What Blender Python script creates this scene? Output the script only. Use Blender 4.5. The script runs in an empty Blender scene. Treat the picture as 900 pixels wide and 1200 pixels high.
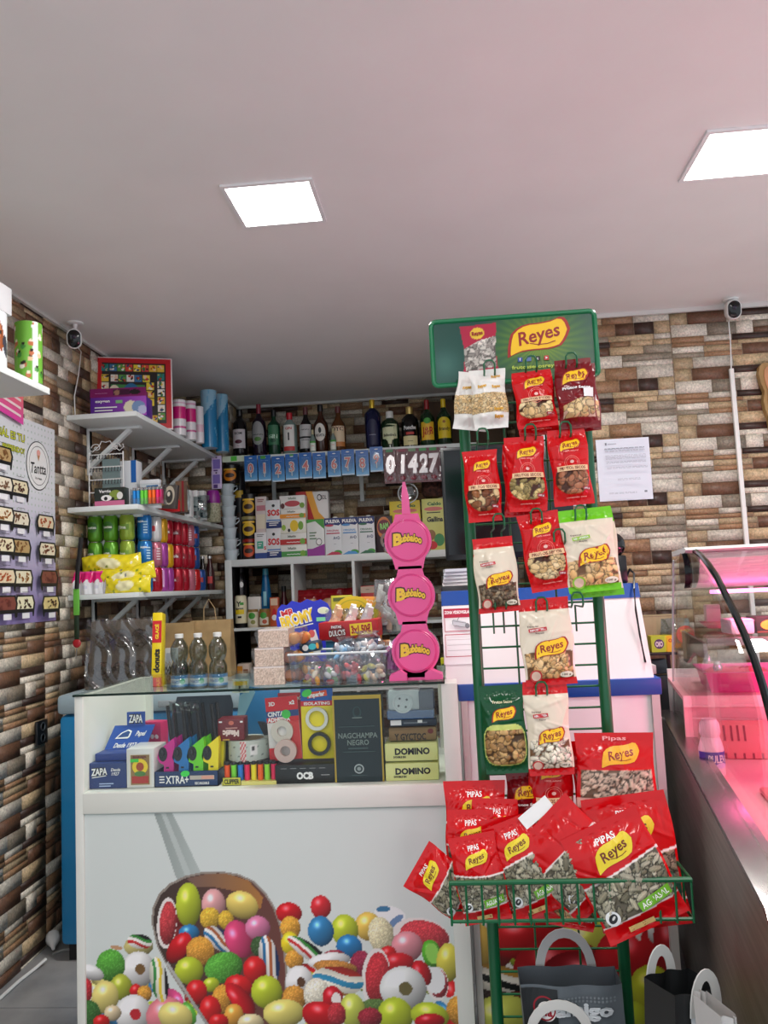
import bpy, bmesh, math, random
import numpy as np
from mathutils import Vector, Matrix, Euler
from mathutils.geometry import tessellate_polygon
rnd = random.Random(7)
scene = bpy.context.scene
COL = scene.collection
PI = math.pi
# ---------------------------------------------------------------- camera frame
YAW, PITCH, ROLL, FPX, EYE = 0.0804842, 0.0938, -0.04641832, 926.8, 1.31
_f = np.array([-math.sin(YAW)*math.cos(PITCH), math.cos(YAW)*math.cos(PITCH), math.sin(PITCH)])
_r = np.array([math.cos(YAW), math.sin(YAW), 0.0])
_u = np.cross(_r, _f)
_r, _u = _r*math.cos(ROLL)+_u*math.sin(ROLL), -_r*math.sin(ROLL)+_u*math.cos(ROLL)
def P(px, py, Y=None, X=None, Z=None):
    """the point of a photo pixel on the plane y=Y, x=X or z=Z of the room"""
    d = _r*(px-450)/FPX - _u*(py-600)/FPX + _f
    t = Y/d[1] if Y is not None else (X/d[0] if X is not None else (Z-EYE)/d[2])
    return Vector((d[0]*t, d[1]*t, EYE+d[2]*t))
# ---------------------------------------------------------------- materials
def lin(c):
    c = np.asarray(c, float)/255.0
    return np.where(c <= .04045, c/12.92, ((c+.055)/1.055)**2.4)
_mats = {}
def C(rgb, rough=.45, metal=0.0, alpha=None, spec=None, em=None, coat=0.0):
    key = (tuple(rgb), rough, metal, alpha, spec, em, coat)
    if key in _mats: return _mats[key]
    m = bpy.data.materials.new('paint_%d_%d_%d' % tuple(int(v) for v in rgb)); m.use_nodes = True
    b = m.node_tree.nodes['Principled BSDF']
    b.inputs['Base Color'].default_value = (*lin(rgb), 1)
    b.inputs['Roughness'].default_value = rough; b.inputs['Metallic'].default_value = metal
    if spec is not None: b.inputs['Specular IOR Level'].default_value = spec
    if coat: b.inputs['Coat Weight'].default_value = coat
    if em:
        b.inputs['Emission Color'].default_value = (*lin(em[0]), 1); b.inputs['Emission Strength'].default_value = em[1]
    _mats[key] = m
    return m
def vcol(name, rough=.35, noise=0.0, nscale=60.0, bump=0.0, bscale=150.0, spec=.5, hue=None, metal=0.0):
    if name in _mats: return _mats[name]
    m = bpy.data.materials.new(name); m.use_nodes = True
    nt = m.node_tree; b = nt.nodes['Principled BSDF']
    a = nt.nodes.new('ShaderNodeAttribute'); a.attribute_name = 'Col'
    out = a.outputs['Color']
    b.inputs['Roughness'].default_value = rough; b.inputs['Specular IOR Level'].default_value = spec; b.inputs['Metallic'].default_value = metal
    tc = nt.nodes.new('ShaderNodeTexCoord')
    if noise:
        n = nt.nodes.new('ShaderNodeTexNoise'); n.inputs['Scale'].default_value = nscale; n.inputs['Detail'].default_value = 6; n.inputs['Roughness'].default_value = .7
        nt.links.new(tc.outputs['Object'], n.inputs['Vector'])
        r = nt.nodes.new('ShaderNodeMapRange'); r.inputs['From Min'].default_value = .3; r.inputs['From Max'].default_value = .7
        r.inputs['To Min'].default_value = 1-noise; r.inputs['To Max'].default_value = 1+noise*.7
        nt.links.new(n.outputs['Fac'], r.inputs['Value'])
        mx = nt.nodes.new('ShaderNodeVectorMath'); mx.operation = 'SCALE'
        nt.links.new(out, mx.inputs[0]); nt.links.new(r.outputs['Result'], mx.inputs['Scale']); out = mx.outputs['Vector']
    if bump:
        n2 = nt.nodes.new('ShaderNodeTexNoise'); n2.inputs['Scale'].default_value = bscale; n2.inputs['Detail'].default_value = 4
        nt.links.new(tc.outputs['Object'], n2.inputs['Vector'])
        bp = nt.nodes.new('ShaderNodeBump'); bp.inputs['Strength'].default_value = bump; bp.inputs['Distance'].default_value = .004
        nt.links.new(n2.outputs['Fac'], bp.inputs['Height']); nt.links.new(bp.outputs['Normal'], b.inputs['Normal'])
    nt.links.new(out, b.inputs['Base Color'])
    _mats[name] = m
    return m
def noisy(name, c0, c1, scale, rough=.6, bump=0.0, metal=0.0, stretch=(1, 1, 1), detail=5):
    if name in _mats: return _mats[name]
    m = bpy.data.materials.new(name); m.use_nodes = True
    nt = m.node_tree; b = nt.nodes['Principled BSDF']
    tc = nt.nodes.new('ShaderNodeTexCoord'); mp = nt.nodes.new('ShaderNodeMapping'); mp.inputs['Scale'].default_value = stretch
    n = nt.nodes.new('ShaderNodeTexNoise'); n.inputs['Scale'].default_value = scale; n.inputs['Detail'].default_value = detail
    r = nt.nodes.new('ShaderNodeValToRGB'); r.color_ramp.elements[0].position = .35; r.color_ramp.elements[1].position = .65
    r.color_ramp.elements[0].color = (*lin(c0), 1); r.color_ramp.elements[1].color = (*lin(c1), 1)
    nt.links.new(tc.outputs['Object'], mp.inputs['Vector']); nt.links.new(mp.outputs['Vector'], n.inputs['Vector'])
    nt.links.new(n.outputs['Fac'], r.inputs['Fac']); nt.links.new(r.outputs['Color'], b.inputs['Base Color'])
    b.inputs['Roughness'].default_value = rough; b.inputs['Metallic'].default_value = metal
    if bump:
        bp = nt.nodes.new('ShaderNodeBump'); bp.inputs['Strength'].default_value = bump; bp.inputs['Distance'].default_value = .003
        nt.links.new(n.outputs['Fac'], bp.inputs['Height']); nt.links.new(bp.outputs['Normal'], b.inputs['Normal'])
    _mats[name] = m
    return m
def clear(name, tint=(255, 255, 255), gloss=.9, rough=.04, base=.04):
    """thin clear sheet: see-through, with a fresnel gloss"""
    if name in _mats: return _mats[name]
    m = bpy.data.materials.new(name); m.use_nodes = True
    nt = m.node_tree; nt.nodes.clear()
    o = nt.nodes.new('ShaderNodeOutputMaterial'); t = nt.nodes.new('ShaderNodeBsdfTransparent'); g = nt.nodes.new('ShaderNodeBsdfGlossy')
    t.inputs['Color'].default_value = (*lin(tint), 1); g.inputs['Roughness'].default_value = rough
    lw = nt.nodes.new('ShaderNodeLayerWeight'); lw.inputs['Blend'].default_value = .25
    r = nt.nodes.new('ShaderNodeMapRange'); r.inputs['To Min'].default_value = base; r.inputs['To Max'].default_value = gloss
    nt.links.new(lw.outputs['Facing'], r.inputs['Value'])
    mx = nt.nodes.new('ShaderNodeMixShader')
    nt.links.new(r.outputs['Result'], mx.inputs['Fac']); nt.links.new(t.outputs[0], mx.inputs[1]); nt.links.new(g.outputs[0], mx.inputs[2])
    nt.links.new(mx.outputs[0], o.inputs['Surface'])
    _mats[name] = m
    return m
WHITE = C((232, 233, 230), .4); BOARD = C((226, 232, 230), .45); BLACK = C((14, 14, 16), .35)
CLEAR = clear('clear_plastic', (246, 248, 248), .6, .08, .06)
GLASS = clear('clear_glass', (247, 251, 249), .4, .02, .015)
FOIL = C((190, 190, 195), .25, 1.0)
# ---------------------------------------------------------------- mesh builder
def rotm(rx=0, ry=0, rz=0): return Euler((rx, ry, rz)).to_matrix().to_4x4()
class MB:
    def __init__(s): s.v = []; s.f = []; s.m = []; s.mats = []
    def mi(s, mat):
        for i, k in enumerate(s.mats):
            if k is mat: return i
        s.mats.append(mat); return len(s.mats)-1
    def add(s, vs, fs, mat, T=None):
        n = len(s.v)
        if T is not None: vs = [T @ Vector(v) for v in vs]
        s.v.extend([tuple(v) for v in vs]); k = s.mi(mat)
        for f in fs: s.f.append(tuple(n+i for i in f)); s.m.append(k)
    def box(s, x0, x1, y0, y1, z0, z1, mat, T=None, ch=0.0):
        if ch:
            bm = bmesh.new(); bmesh.ops.create_cube(bm, size=1)
            for v in bm.verts: v.co = Vector((x0+(v.co.x+.5)*(x1-x0), y0+(v.co.y+.5)*(y1-y0), z0+(v.co.z+.5)*(z1-z0)))
            bmesh.ops.bevel(bm, geom=bm.edges[:], offset=min(ch, (x1-x0)*.4, (y1-y0)*.4, (z1-z0)*.4), segments=2, profile=.5, affect='EDGES')
            bm.verts.index_update(); s.add([v.co.copy() for v in bm.verts], [[v.index for v in f.verts] for f in bm.faces], mat, T); bm.free(); return
        s.add([(x0,y0,z0),(x1,y0,z0),(x1,y1,z0),(x0,y1,z0),(x0,y0,z1),(x1,y0,z1),(x1,y1,z1),(x0,y1,z1)],
              [(0,3,2,1),(4,5,6,7),(0,1,5,4),(1,2,6,5),(2,3,7,6),(3,0,4,7)], mat, T)
    def loft(s, rings, mat, T=None, cap=(True, True), closed=True):
        vs = [p for r in rings for p in r]; n = len(rings[0]); fs = []
        for i in range(len(rings)-1):
            for j in range(n if closed else n-1):
                a = i*n+j; b = i*n+(j+1) % n; fs.append((a, b, b+n, a+n))
        if cap[0]: fs.append(tuple(range(n-1, -1, -1)))
        if cap[1]: fs.append(tuple((len(rings)-1)*n+j for j in range(n)))
        s.add(vs, fs, mat, T)
    def lathe(s, prof, mat, c=(0, 0, 0), n=20, T=None, cap=(True, True), sx=1.0, sy=1.0):
        s.loft([[(c[0]+sx*r*math.cos(2*PI*j/n), c[1]+sy*r*math.sin(2*PI*j/n), c[2]+z) for j in range(n)] for r, z in prof], mat, T, cap)
    def tube(s, pts, r, mat, n=6, T=None, closed=False):
        pts = [Vector(p) for p in pts]; rings = []; up = Vector((0.13, 0.31, 1)).normalized()
        for i, p in enumerate(pts):
            a = pts[i-1] if (i > 0 or closed) else p; b = pts[(i+1) % len(pts)] if (i < len(pts)-1 or closed) else p
            d = (b-a).normalized(); x = d.cross(up)
            if x.length < .15: x = d.cross(Vector((1, .2, 0)))
            x.normalize(); y = d.cross(x)
            rings.append([p+x*(r*math.cos(2*PI*j/n))+y*(r*math.sin(2*PI*j/n)) for j in range(n)])
        if closed: rings.append(rings[0])
        s.loft(rings, mat, T, (not closed, not closed))
    def prism(s, poly, y0, y1, mat, T=None):
        """an outline in x,z given a thickness in y"""
        n = len(poly); vs = [(x, y0, z) for x, z in poly]+[(x, y1, z) for x, z in poly]
        tr = tessellate_polygon([[Vector((x, z, 0)) for x, z in poly]])
        fs = [tuple(t) for t in tr]+[tuple(i+n for i in reversed(t)) for t in tr]
        fs += [(i, (i+1) % n, n+(i+1) % n, n+i) for i in range(n)]
        s.add(vs, fs, mat, T)
    def ball(s, c, rx, ry, rz, mat, n=14, m=8, T=None):
        s.loft([[(c[0]+rx*math.sin(PI*i/m)*math.cos(2*PI*j/n), c[1]+ry*math.sin(PI*i/m)*math.sin(2*PI*j/n), c[2]-rz*math.cos(PI*i/m)) for j in range(n)]
                for i in range(m+1)], mat, T, (False, False))
    def build(s, name, parent=None, smooth=40, recalc=True):
        me = bpy.data.meshes.new(name); me.from_pydata(s.v, [], s.f)
        for m in s.mats: me.materials.append(m)
        me.polygons.foreach_set('material_index', s.m)
        if recalc:
            bm = bmesh.new(); bm.from_mesh(me); bmesh.ops.remove_doubles(bm, verts=bm.verts[:], dist=1e-6); bmesh.ops.recalc_face_normals(bm, faces=bm.faces[:]); bm.to_mesh(me); bm.free()
        if smooth and len(me.polygons):
            me.shade_smooth(); me.set_sharp_from_angle(angle=math.radians(smooth))
        o = bpy.data.objects.new(name, me); COL.objects.link(o)
        if parent is not None: o.parent = parent
        return o
def tag(o, label, cat, group=None, loc=None, rot=None, kind=None):
    o['label'] = label; o['category'] = cat
    if group: o['group'] = group
    if kind: o['kind'] = kind
    if loc is not None: o.location = loc
    if rot is not None: o.rotation_euler = rot
    return o
def E(name, label, cat, loc=(0, 0, 0), rot=(0, 0, 0), group=None):
    o = bpy.data.objects.new(name, None); o.empty_display_size = .02; COL.objects.link(o)
    return tag(o, label, cat, group, loc, rot)
def struct(o): o['kind'] = 'structure'; return o
def dup(src, loc=None, rot=None, label=None, parent=None):
    c = src.copy(); COL.objects.link(c)
    if parent is not None: c.parent = parent
    if loc is not None: c.location = loc
    if rot is not None: c.rotation_euler = rot
    if label: c['label'] = label
    for ch in list(src.children): dup(ch, parent=c)
    return c
# ---------------------------------------------------------------- lettering and flat graphics on a surface
_txt = {}
def text2d(s, bold=.0, shear=0.0):
    k = (s, bold, shear)
    if k in _txt: return _txt[k]
    cu = bpy.data.curves.new('lettering', 'FONT'); cu.body = s; cu.size = 1; cu.align_x = 'CENTER'; cu.offset = bold; cu.shear = shear; cu.resolution_u = 2; cu.fill_mode = 'FRONT'
    ob = bpy.data.objects.new('lettering', cu)
    me = bpy.data.meshes.new_from_object(ob)
    v = [(p.co.x/.7, p.co.y/.7) for p in me.vertices]; f = [tuple(p.vertices) for p in me.polygons]
    bpy.data.objects.remove(ob); bpy.data.curves.remove(cu); bpy.data.meshes.remove(me)
    if v:
        x0 = min(p[0] for p in v); x1 = max(p[0] for p in v); mid = (x0+x1)/2
        v = [(x-mid, y) for x, y in v]; wid = x1-x0
    else: wid = 1
    _txt[k] = (v, f, wid)
    return _txt[k]
class G:
    """flat graphics in local metres (a,b), mapped by fn(a,b,offset) onto a surface"""
    def __init__(s, fn, off=.0006, step=.0003): s.fn = fn; s.o = off; s.st = step; s.mb = MB()
    def nxt(s): s.o += s.st; return s.o
    def grid(s, rows, mat):
        o = s.nxt(); n = len(rows[0]); vs = [s.fn(a, b, o) for r in rows for a, b in r]
        fs = [(i*n+j, i*n+j+1, (i+1)*n+j+1, (i+1)*n+j) for i in range(len(rows)-1) for j in range(n-1)]
        s.mb.add(vs, fs, mat)
    def rect(s, a0, b0, a1, b1, mat, na=1, nb=1, ang=0):
        ca, cb = (a0+a1)/2, (b0+b1)/2; co, si = math.cos(ang), math.sin(ang)
        R = lambda a, b: (ca+(a-ca)*co-(b-cb)*si, cb+(a-ca)*si+(b-cb)*co)
        s.grid([[R(a0+(a1-a0)*j/na, b0+(b1-b0)*i/nb) for j in range(na+1)] for i in range(nb+1)], mat)
    def ell(s, ca, cb, ra, rb, mat, ang=0, r0=0.0, n=24, rings=3):
        co, si = math.cos(ang), math.sin(ang); rows = []
        for i in range(rings+1):
            q = max(r0+(1-r0)*i/rings, .001)
            rows.append([(ca+q*ra*math.cos(t)*co-q*rb*math.sin(t)*si, cb+q*ra*math.cos(t)*si+q*rb*math.sin(t)*co) for t in [2*PI*j/n for j in range(n+1)]])
        s.grid(rows, mat)
    def poly(s, pts, mat):
        o = s.nxt(); tr = tessellate_polygon([[Vector((a, b, 0)) for a, b in pts]])
        s.mb.add([s.fn(a, b, o) for a, b in pts], [tuple(t) for t in tr], mat)
    def line(s, pts, w, mat):
        for (a, b), (c, d) in zip(pts, pts[1:]):
            L = math.hypot(c-a, d-b) or 1e-9; nx, ny = -(d-b)/L*w/2, (c-a)/L*w/2
            s.grid([[(a-nx, b-ny), (c-nx, d-ny)], [(a+nx, b+ny), (c+nx, d+ny)]], mat)
    def text(s, t, ca, cb, h, mat, wmax=None, bold=.02, shear=0, ang=0, arch=0.0, w=None):
        """centred on (ca,cb), capital height h"""
        v, f, wid = text2d(t, bold, shear); o = s.nxt()
        sx = h
        if w is not None: sx = w/wid
        elif wmax and wid*h > wmax: sx = wmax/wid
        co, si = math.cos(ang), math.sin(ang); vs = []
        for x, y in v:
            a = x*sx; b = (y-.5)*h+arch*(1-(2*a/(wid*sx))**2)
            vs.append(s.fn(ca+a*co-b*si, cb+a*si+b*co, o))
        s.mb.add(vs, f, mat)
    def build(s, name, parent): return s.mb.build(name, parent, smooth=0, recalc=False)
LT = [(402,268),(408,200),(425,150),(465,112),(520,100),(580,98),(640,88),(695,68),(718,100)]
LB = [(404,274),(430,262),(470,248),(520,243),(580,242),(630,240),(680,225),(710,190),(730,140)]
def resamp(pts, n):
    out = []
    for i in range(n):
        t = i/(n-1)*(len(pts)-1); k = min(int(t), len(pts)-2); q = t-k
        out.append((pts[k][0]*(1-q)+pts[k+1][0]*q, pts[k][1]*(1-q)+pts[k+1][1]*q))
    return out
LOGO_Y = C((250, 200, 20), .35); LOGO_R = C((165, 28, 24), .35); LOGO_T = C((150, 22, 26), .35)
def logo(g, ca, cb, w, ang=0.0, border=True, name='Reyes', my=LOGO_Y, mt=LOGO_T, mr=LOGO_R):
    co, si = math.cos(ang), math.sin(ang)
    def tr(x, y, k):
        a = (x-566)/326*w*k; b = -(y-172)/326*w*k
        return (ca+a*co-b*si, cb+a*si+b*co)
    def shape(k, mat, n=13, m=5):
        T = resamp(LT, n); B = resamp(LB, n)
        g.grid([[tr(B[j][0]+(T[j][0]-B[j][0])*i/(m-1), B[j][1]+(T[j][1]-B[j][1])*i/(m-1), k) for j in range(n)] for i in range(m)], mat)
    if border: shape(1.0, mr); shape(.9, my)
    else: shape(1.0, my)
    g.text(name, ca-.0*w, cb+.04*w, .21*w, mt, bold=.02, shear=.18, ang=ang+.2, w=.68*w)
    g.line([tr(520, 205, 1), tr(560, 214, 1), tr(610, 212, 1), tr(650, 200, 1)], .014*w, mt)
# ---------------------------------------------------------------- painted grids
class Canvas:
    def __init__(s, w, h, nx, ny, bg=(255, 255, 255)):
        s.w, s.h, s.nx, s.ny = w, h, nx, ny
        s.X, s.Z = np.meshgrid(np.linspace(0, w, nx+1), np.linspace(0, h, ny+1))
        s.c = np.zeros((ny+1, nx+1, 3))+np.array(bg, float); s.hg = np.zeros((ny+1, nx+1)); s.win = np.zeros((ny+1, nx+1), bool)
    def put(s, m, c):
        s.c[m] = c if not callable(c) else c(s.X[m], s.Z[m])
    def rect(s, x0, z0, x1, z1, c): s.put((s.X >= x0) & (s.X <= x1) & (s.Z >= z0) & (s.Z <= z1), c)
    def sub(s, cx, cz, r):
        i0 = max(0, int((cz-r)/s.h*s.ny)); i1 = min(s.ny+1, int((cz+r)/s.h*s.ny)+2); j0 = max(0, int((cx-r)/s.w*s.nx)); j1 = min(s.nx+1, int((cx+r)/s.w*s.nx)+2)
        return (slice(i0, max(i0, i1)), slice(j0, max(j0, j1)))
    def ell(s, cx, cz, rx, rz, ang=0, c=(0, 0, 0), bump=0.0, top=False, r0=0.0, only=None, fn=None):
        q = s.sub(cx, cz, max(rx, rz)); X = s.X[q]-cx; Z = s.Z[q]-cz
        if X.size == 0: return
        co, si = math.cos(ang), math.sin(ang); a = (X*co+Z*si)/rx; b = (-X*si+Z*co)/rz; d = a*a+b*b; m = (d <= 1) & (d >= r0*r0)
        if only is not None: m &= only[q]
        if bump:
            hh = bump*np.sqrt(np.clip(1-d, 0, 1))
            if top: m &= hh > s.hg[q]
            s.hg[q] = np.where(m, hh, s.hg[q])
        cc = s.c[q]
        if fn is not None:
            col = fn(a, b); cc[m] = col[m]
        else: cc[m] = c
        s.c[q] = cc
    def poly(s, pts, c):
        m = s.inside(pts); s.put(m, c)
    def inside(s, pts):
        m = np.zeros(s.X.shape, bool); n = len(pts)
        for i in range(n):
            x1, z1 = pts[i]; x2, z2 = pts[(i+1) % n]
            if z1 == z2: continue
            cond = ((z1 > s.Z) != (z2 > s.Z)) & (s.X < (x2-x1)*(s.Z-z1)/(z2-z1)+x1)
            m ^= cond
        return m
    def nuts(s, mask, size, elong, pal, seed=1, bump=.003, edge=None, dens=2.0, angs=None):
        r = random.Random(seed); zz, xx = np.where(mask)
        if len(zz) == 0: return
        x0, x1 = s.X[0, xx.min()], s.X[0, xx.max()]; z0, z1 = s.Z[zz.min(), 0], s.Z[zz.max(), 0]
        n = int(dens*(x1-x0)*(z1-z0)/(size*size*elong))+6
        for k in range(n):
            cx, cz = r.uniform(x0, x1), r.uniform(z0, z1); a = r.uniform(0, PI) if angs is None else r.gauss(*angs); q = r.uniform(.8, 1.15)
            c = np.array(r.choice(pal), float)*r.uniform(.88, 1.1); e = edge
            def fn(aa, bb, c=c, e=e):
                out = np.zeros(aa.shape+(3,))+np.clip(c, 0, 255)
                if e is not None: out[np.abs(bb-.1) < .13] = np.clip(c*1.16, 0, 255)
                d = aa*aa+bb*bb; out[d > .68] = np.clip(c*(.42 if e is not None else .62), 0, 255)  # darker rim paints the shade in the gaps between nuts
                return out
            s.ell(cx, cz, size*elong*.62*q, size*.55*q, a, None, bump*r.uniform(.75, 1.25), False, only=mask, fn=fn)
def mesh_col(name, verts, faces, cols, mat, parent=None, smooth=True):
    """cols: one linear colour per vertex"""
    me = bpy.data.meshes.new(name)
    verts = np.asarray(verts, np.float32); faces = np.asarray(faces, np.int32)
    used = np.unique(faces); remap = -np.ones(len(verts), np.int32); remap[used] = np.arange(len(used))
    verts = verts[used]; faces = remap[faces]; cols = np.asarray(cols)[used]; k = faces.shape[1]
    me.vertices.add(len(verts)); me.vertices.foreach_set('co', verts.ravel())
    me.loops.add(faces.size); me.loops.foreach_set('vertex_index', faces.ravel())
    me.polygons.add(len(faces)); me.polygons.foreach_set('loop_start', np.arange(0, faces.size, k, dtype=np.int32)); me.polygons.foreach_set('loop_total', np.full(len(faces), k, np.int32))
    me.update(calc_edges=True)
    at = me.color_attributes.new('Col', 'FLOAT_COLOR', 'POINT')
    at.data.foreach_set('color', np.concatenate([cols, np.ones((len(cols), 1))], 1).astype(np.float32).ravel())
    me.materials.append(mat)
    if smooth: me.shade_smooth()
    o = bpy.data.objects.new(name, me); COL.objects.link(o)
    if parent is not None: o.parent = parent
    return o
def quads(nx, ny, keep=None):
    i, j = np.meshgrid(np.arange(ny), np.arange(nx), indexing='ij'); a = i*(nx+1)+j
    f = np.stack([a, a+1, a+nx+2, a+nx+1], -1).reshape(-1, 4)
    return f if keep is None else f[keep.ravel()]
def sheet(name, cv, fn, mat, parent=None):
    """a painted canvas laid on the surface fn(X,Z,H) -> three arrays"""
    x, y, z = fn(cv.X, cv.Z, cv.hg)
    return mesh_col(name, np.stack([x, y, z], -1).reshape(-1, 3), quads(cv.nx, cv.ny), lin(cv.c).reshape(-1, 3), mat, parent)
# ---------------------------------------------------------------- common things
def front(w, h): return lambda a, b, o: (a-w/2, -o, b)
def span(rect, Y):
    x0, y0, x1, y1 = rect; mx, my = (x0+x1)/2, (y0+y1)/2
    w = P(x1, my, Y=Y).x-P(x0, my, Y=Y).x; h = P(mx, y0, Y=Y).z-P(mx, y1, Y=Y).z; b = P(mx, y1, Y=Y)
    return w, h, b
def carton(name, label, cat, rect, Y, d, col, gfx=None, zb=None, rz=0, rx=0, ry=0, group=None, ch=.0025, rough=.4, printname='front_print', mat=None):
    w, h, b = span(rect, Y)
    if zb is not None: b.z = zb
    mb = MB(); mb.box(-w/2, w/2, 0, d, 0, h, mat or C(col, rough), ch=ch); o = mb.build(name)
    tag(o, label, cat, group, b, (rx, ry, rz))
    if gfx:
        g = G(front(w, h)); gfx(g, w, h); g.build(printname, o)
    return o
# ================================================================ THE SETTING
CEIL, WL, WR, WB = 2.485, -1.617, 3.55, 4.85
TILEPAL = [((226,217,200),.25), ((192,168,132),.23), ((158,122,90),.22), ((112,80,60),.13), ((66,46,38),.07), ((150,138,120),.10)]
def tile_strips(seed):
    r = random.Random(seed); rows = []; z = 0.0; deck = []
    while z < .257-.012:
        h = min(r.choice([.026, .036, .05, .056, .048]), .257-z)
        if .257-z-h < .014: h = .257-z
        x = 0.0; row = []
        while x < .43-.01:
            L = min(r.uniform(.07, .22), .43-x)
            if .43-x-L < .06: L = .43-x
            if not deck:
                deck = [c for c, p in TILEPAL for _ in range(int(p*24+.5))]; r.shuffle(deck)
            c = deck.pop()
            c = np.array(c)*r.uniform(.88, 1.08); y = r.uniform(.002, .008)
            if h > .042 and r.random() < .35:
                row.append((x, x+L, z, z+h*.45, y, c)); c2 = np.array(r.choice(TILEPAL)[0])*r.uniform(.9, 1.05); row.append((x, x+L, z+h*.45, z+h, y*.7, c2))
            else: row.append((x, x+L, z, z+h, y, c))
            x += L
        rows += row; z += h
    return rows
STONE = vcol('stone_cladding', rough=.42, noise=.5, nscale=120, bump=.35, bscale=110)
TV = [tile_strips(s) for s in (5, 14, 31)]
def stone_wall(name, org, ud, nd, width, height, phase=0.0, zph=0.0, seed=0):
    """split-face stone panels hung in columns; ud runs along the wall, nd points into the room"""
    ud = np.array(ud, float); nd = np.array(nd, float); org = np.array(org, float); up = np.array([0, 0, 1.0])
    V = []; F = []; Cc = []; r = random.Random(seed)
    def block(a0, a1, z0, z1, y, c):
        a0 = max(a0, 0); a1 = min(a1, width); z0 = max(z0, 0); z1 = min(z1, height)
        if a1-a0 < .004 or z1-z0 < .004: return
        g = .0011; n = len(V); j = [r.uniform(-.0012, .0012) for _ in range(4)]
        pts = [(a0+g, z0+g+j[0]), (a1-g, z0+g+j[1]), (a1-g, z1-g+j[2]), (a0+g, z1-g+j[3])]
        for q in (0, 1):
            for a, z in pts: V.append(org+ud*a+up*z+nd*(y if q else 0))
        for f in ((4,5,6,7),(0,1,5,4),(1,2,6,5),(2,3,7,6),(3,0,4,7)): F.append([n+i for i in f])
        cc = lin(np.clip(c, 0, 255))
        for _ in range(8): Cc.append(cc)
    n = len(V)
    for a, z in ((0, 0), (width, 0), (width, height), (0, height)): V.append(org+ud*a+up*z); Cc.append(lin((150, 132, 112)))
    F.append([n, n+1, n+2, n+3])
    for a, z in ((0, 0), (width, 0), (width, height), (0, height)): V.append(org+ud*a+up*z-nd*.12); Cc.append(lin((150, 132, 112)))
    F += [[n+5, n+4, n+7, n+6], [n+4, n, n+3, n+7], [n+1, n+5, n+6, n+2]]
    col = 0; a = -phase
    while a < width:
        z = -zph; k = col*1
        while z < height:
            for x0, x1, z0, z1, y, c in TV[k % 3]: block(a+x0+.0012, a+x1-.0005, z+z0, z+z1, y, c)
            z += .257; k += 3
        a += .432; col += 1
    o = mesh_col(name, V, F, Cc, STONE, smooth=False)
    return struct(o)
stone_wall('wall_left', (WL, 0.6, 0), (0, 1, 0), (1, 0, 0), 3.90, CEIL, phase=.432-(3.038-.6) % .432, zph=.1)
stone_wall('trim_1', (WL, 4.5, 0), (1, 0, 0), (0, -1, 0), .317, CEIL, zph=.1, seed=4)
stone_wall('trim_2', (-1.30, 4.5, 0), (0, 1, 0), (1, 0, 0), .35, CEIL, zph=.05, seed=5)
stone_wall('wall_back', (-1.30, WB, 0), (1, 0, 0), (0, -1, 0), 1.8, CEIL, phase=.2, zph=.13, seed=6)
stone_wall('wall_right', (.44, WR, 0), (1, 0, 0), (0, -1, 0), 2.3, CEIL, phase=.432-(1.036-.44) % .432, zph=.257-(2.329 % .257), seed=8)
m = MB(); m.box(.44, .56, WR+.125, WB, 0, CEIL, C((120, 100, 80), .7)); struct(m.build('trim_3'))
m = MB(); m.box(-1.8, 2.8, -1.6, 5.0, CEIL, CEIL+.1, noisy('ceiling_paint', (238, 236, 233), (242, 240, 237), 3, .75)); struct(m.build('ceiling'))
# floor: grey porcelain tiles with joints
m = MB(); fl = noisy('floor_tile', (132, 134, 136), (160, 160, 160), 6, .35); m.box(-1.8, 2.8, -1.6, 5.0, -.1, -.003, C((95, 95, 95), .8))
for i in range(8):
    for j in range(11):
        m.box(-1.8+i*.6+.002, -1.8+(i+1)*.6-.002, -1.6+j*.6+.002, -1.6+(j+1)*.6-.002, -.003, 0, fl)
struct(m.build('floor'))
# white coving strips between wall and ceiling
wp = C((215, 215, 210), .5)
m = MB(); m.box(WL+.008, WL+.022, .6, 4.49, CEIL-.012, CEIL-.0005, wp); struct(m.build('trim_4'))
m = MB(); m.box(.42, 2.7, WR-.022, WR-.009, CEIL-.02, CEIL-.0005, wp); struct(m.build('trim_5'))
m = MB(); m.box(-1.29, .43, WB-.022, WB-.009, CEIL-.016, CEIL-.0005, wp); struct(m.build('trim_6'))
m = MB(); m.box(-1.291, -1.279, 4.5, WB-.03, CEIL-.016, CEIL-.0005, wp); struct(m.build('trim_7'))
# cable duct on the right wall
p0, p1 = P(857, 432, Y=3.53), P(874, 640, Y=3.53)
m = MB(); m.box(p0.x-.009, p0.x+.009, WR-.026, WR-.0085, .02, p0.z, C((236, 236, 232), .4), ch=.002); struct(m.build('trim_8'))
# ================================================================ LIGHT
def ceiling_panel(x0, y0, s, label, group, power):
    o = E('ceiling_light', label, 'light', (x0+s/2, y0+s/2, CEIL), (0, 0, 0), group)
    m = MB(); t = .012
    for a0, a1, b0, b1 in ((-s/2, s/2, -s/2, -s/2+t), (-s/2, s/2, s/2-t, s/2), (-s/2, -s/2+t, -s/2+t, s/2-t), (s/2-t, s/2, -s/2+t, s/2-t)): m.box(a0, a1, b0, b1, -.008, -.0005, C((240, 240, 240), .4))
    m.build('frame', o)
    m = MB(); m.box(-s/2+t, s/2-t, -s/2+t, s/2-t, -.006, -.001, C((255, 255, 255), .5, em=((255, 252, 246), 9.0))); m.build('diffuser', o)
    L = bpy.data.lights.new('panel_lamp', 'AREA'); L.shape = 'SQUARE'; L.size = s*.9; L.energy = power; L.color = (1, .97, .93)
    lo = bpy.data.objects.new('panel_lamp', L); COL.objects.link(lo); lo.location = (0, 0, -.02); lo.parent = o
    return o
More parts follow.
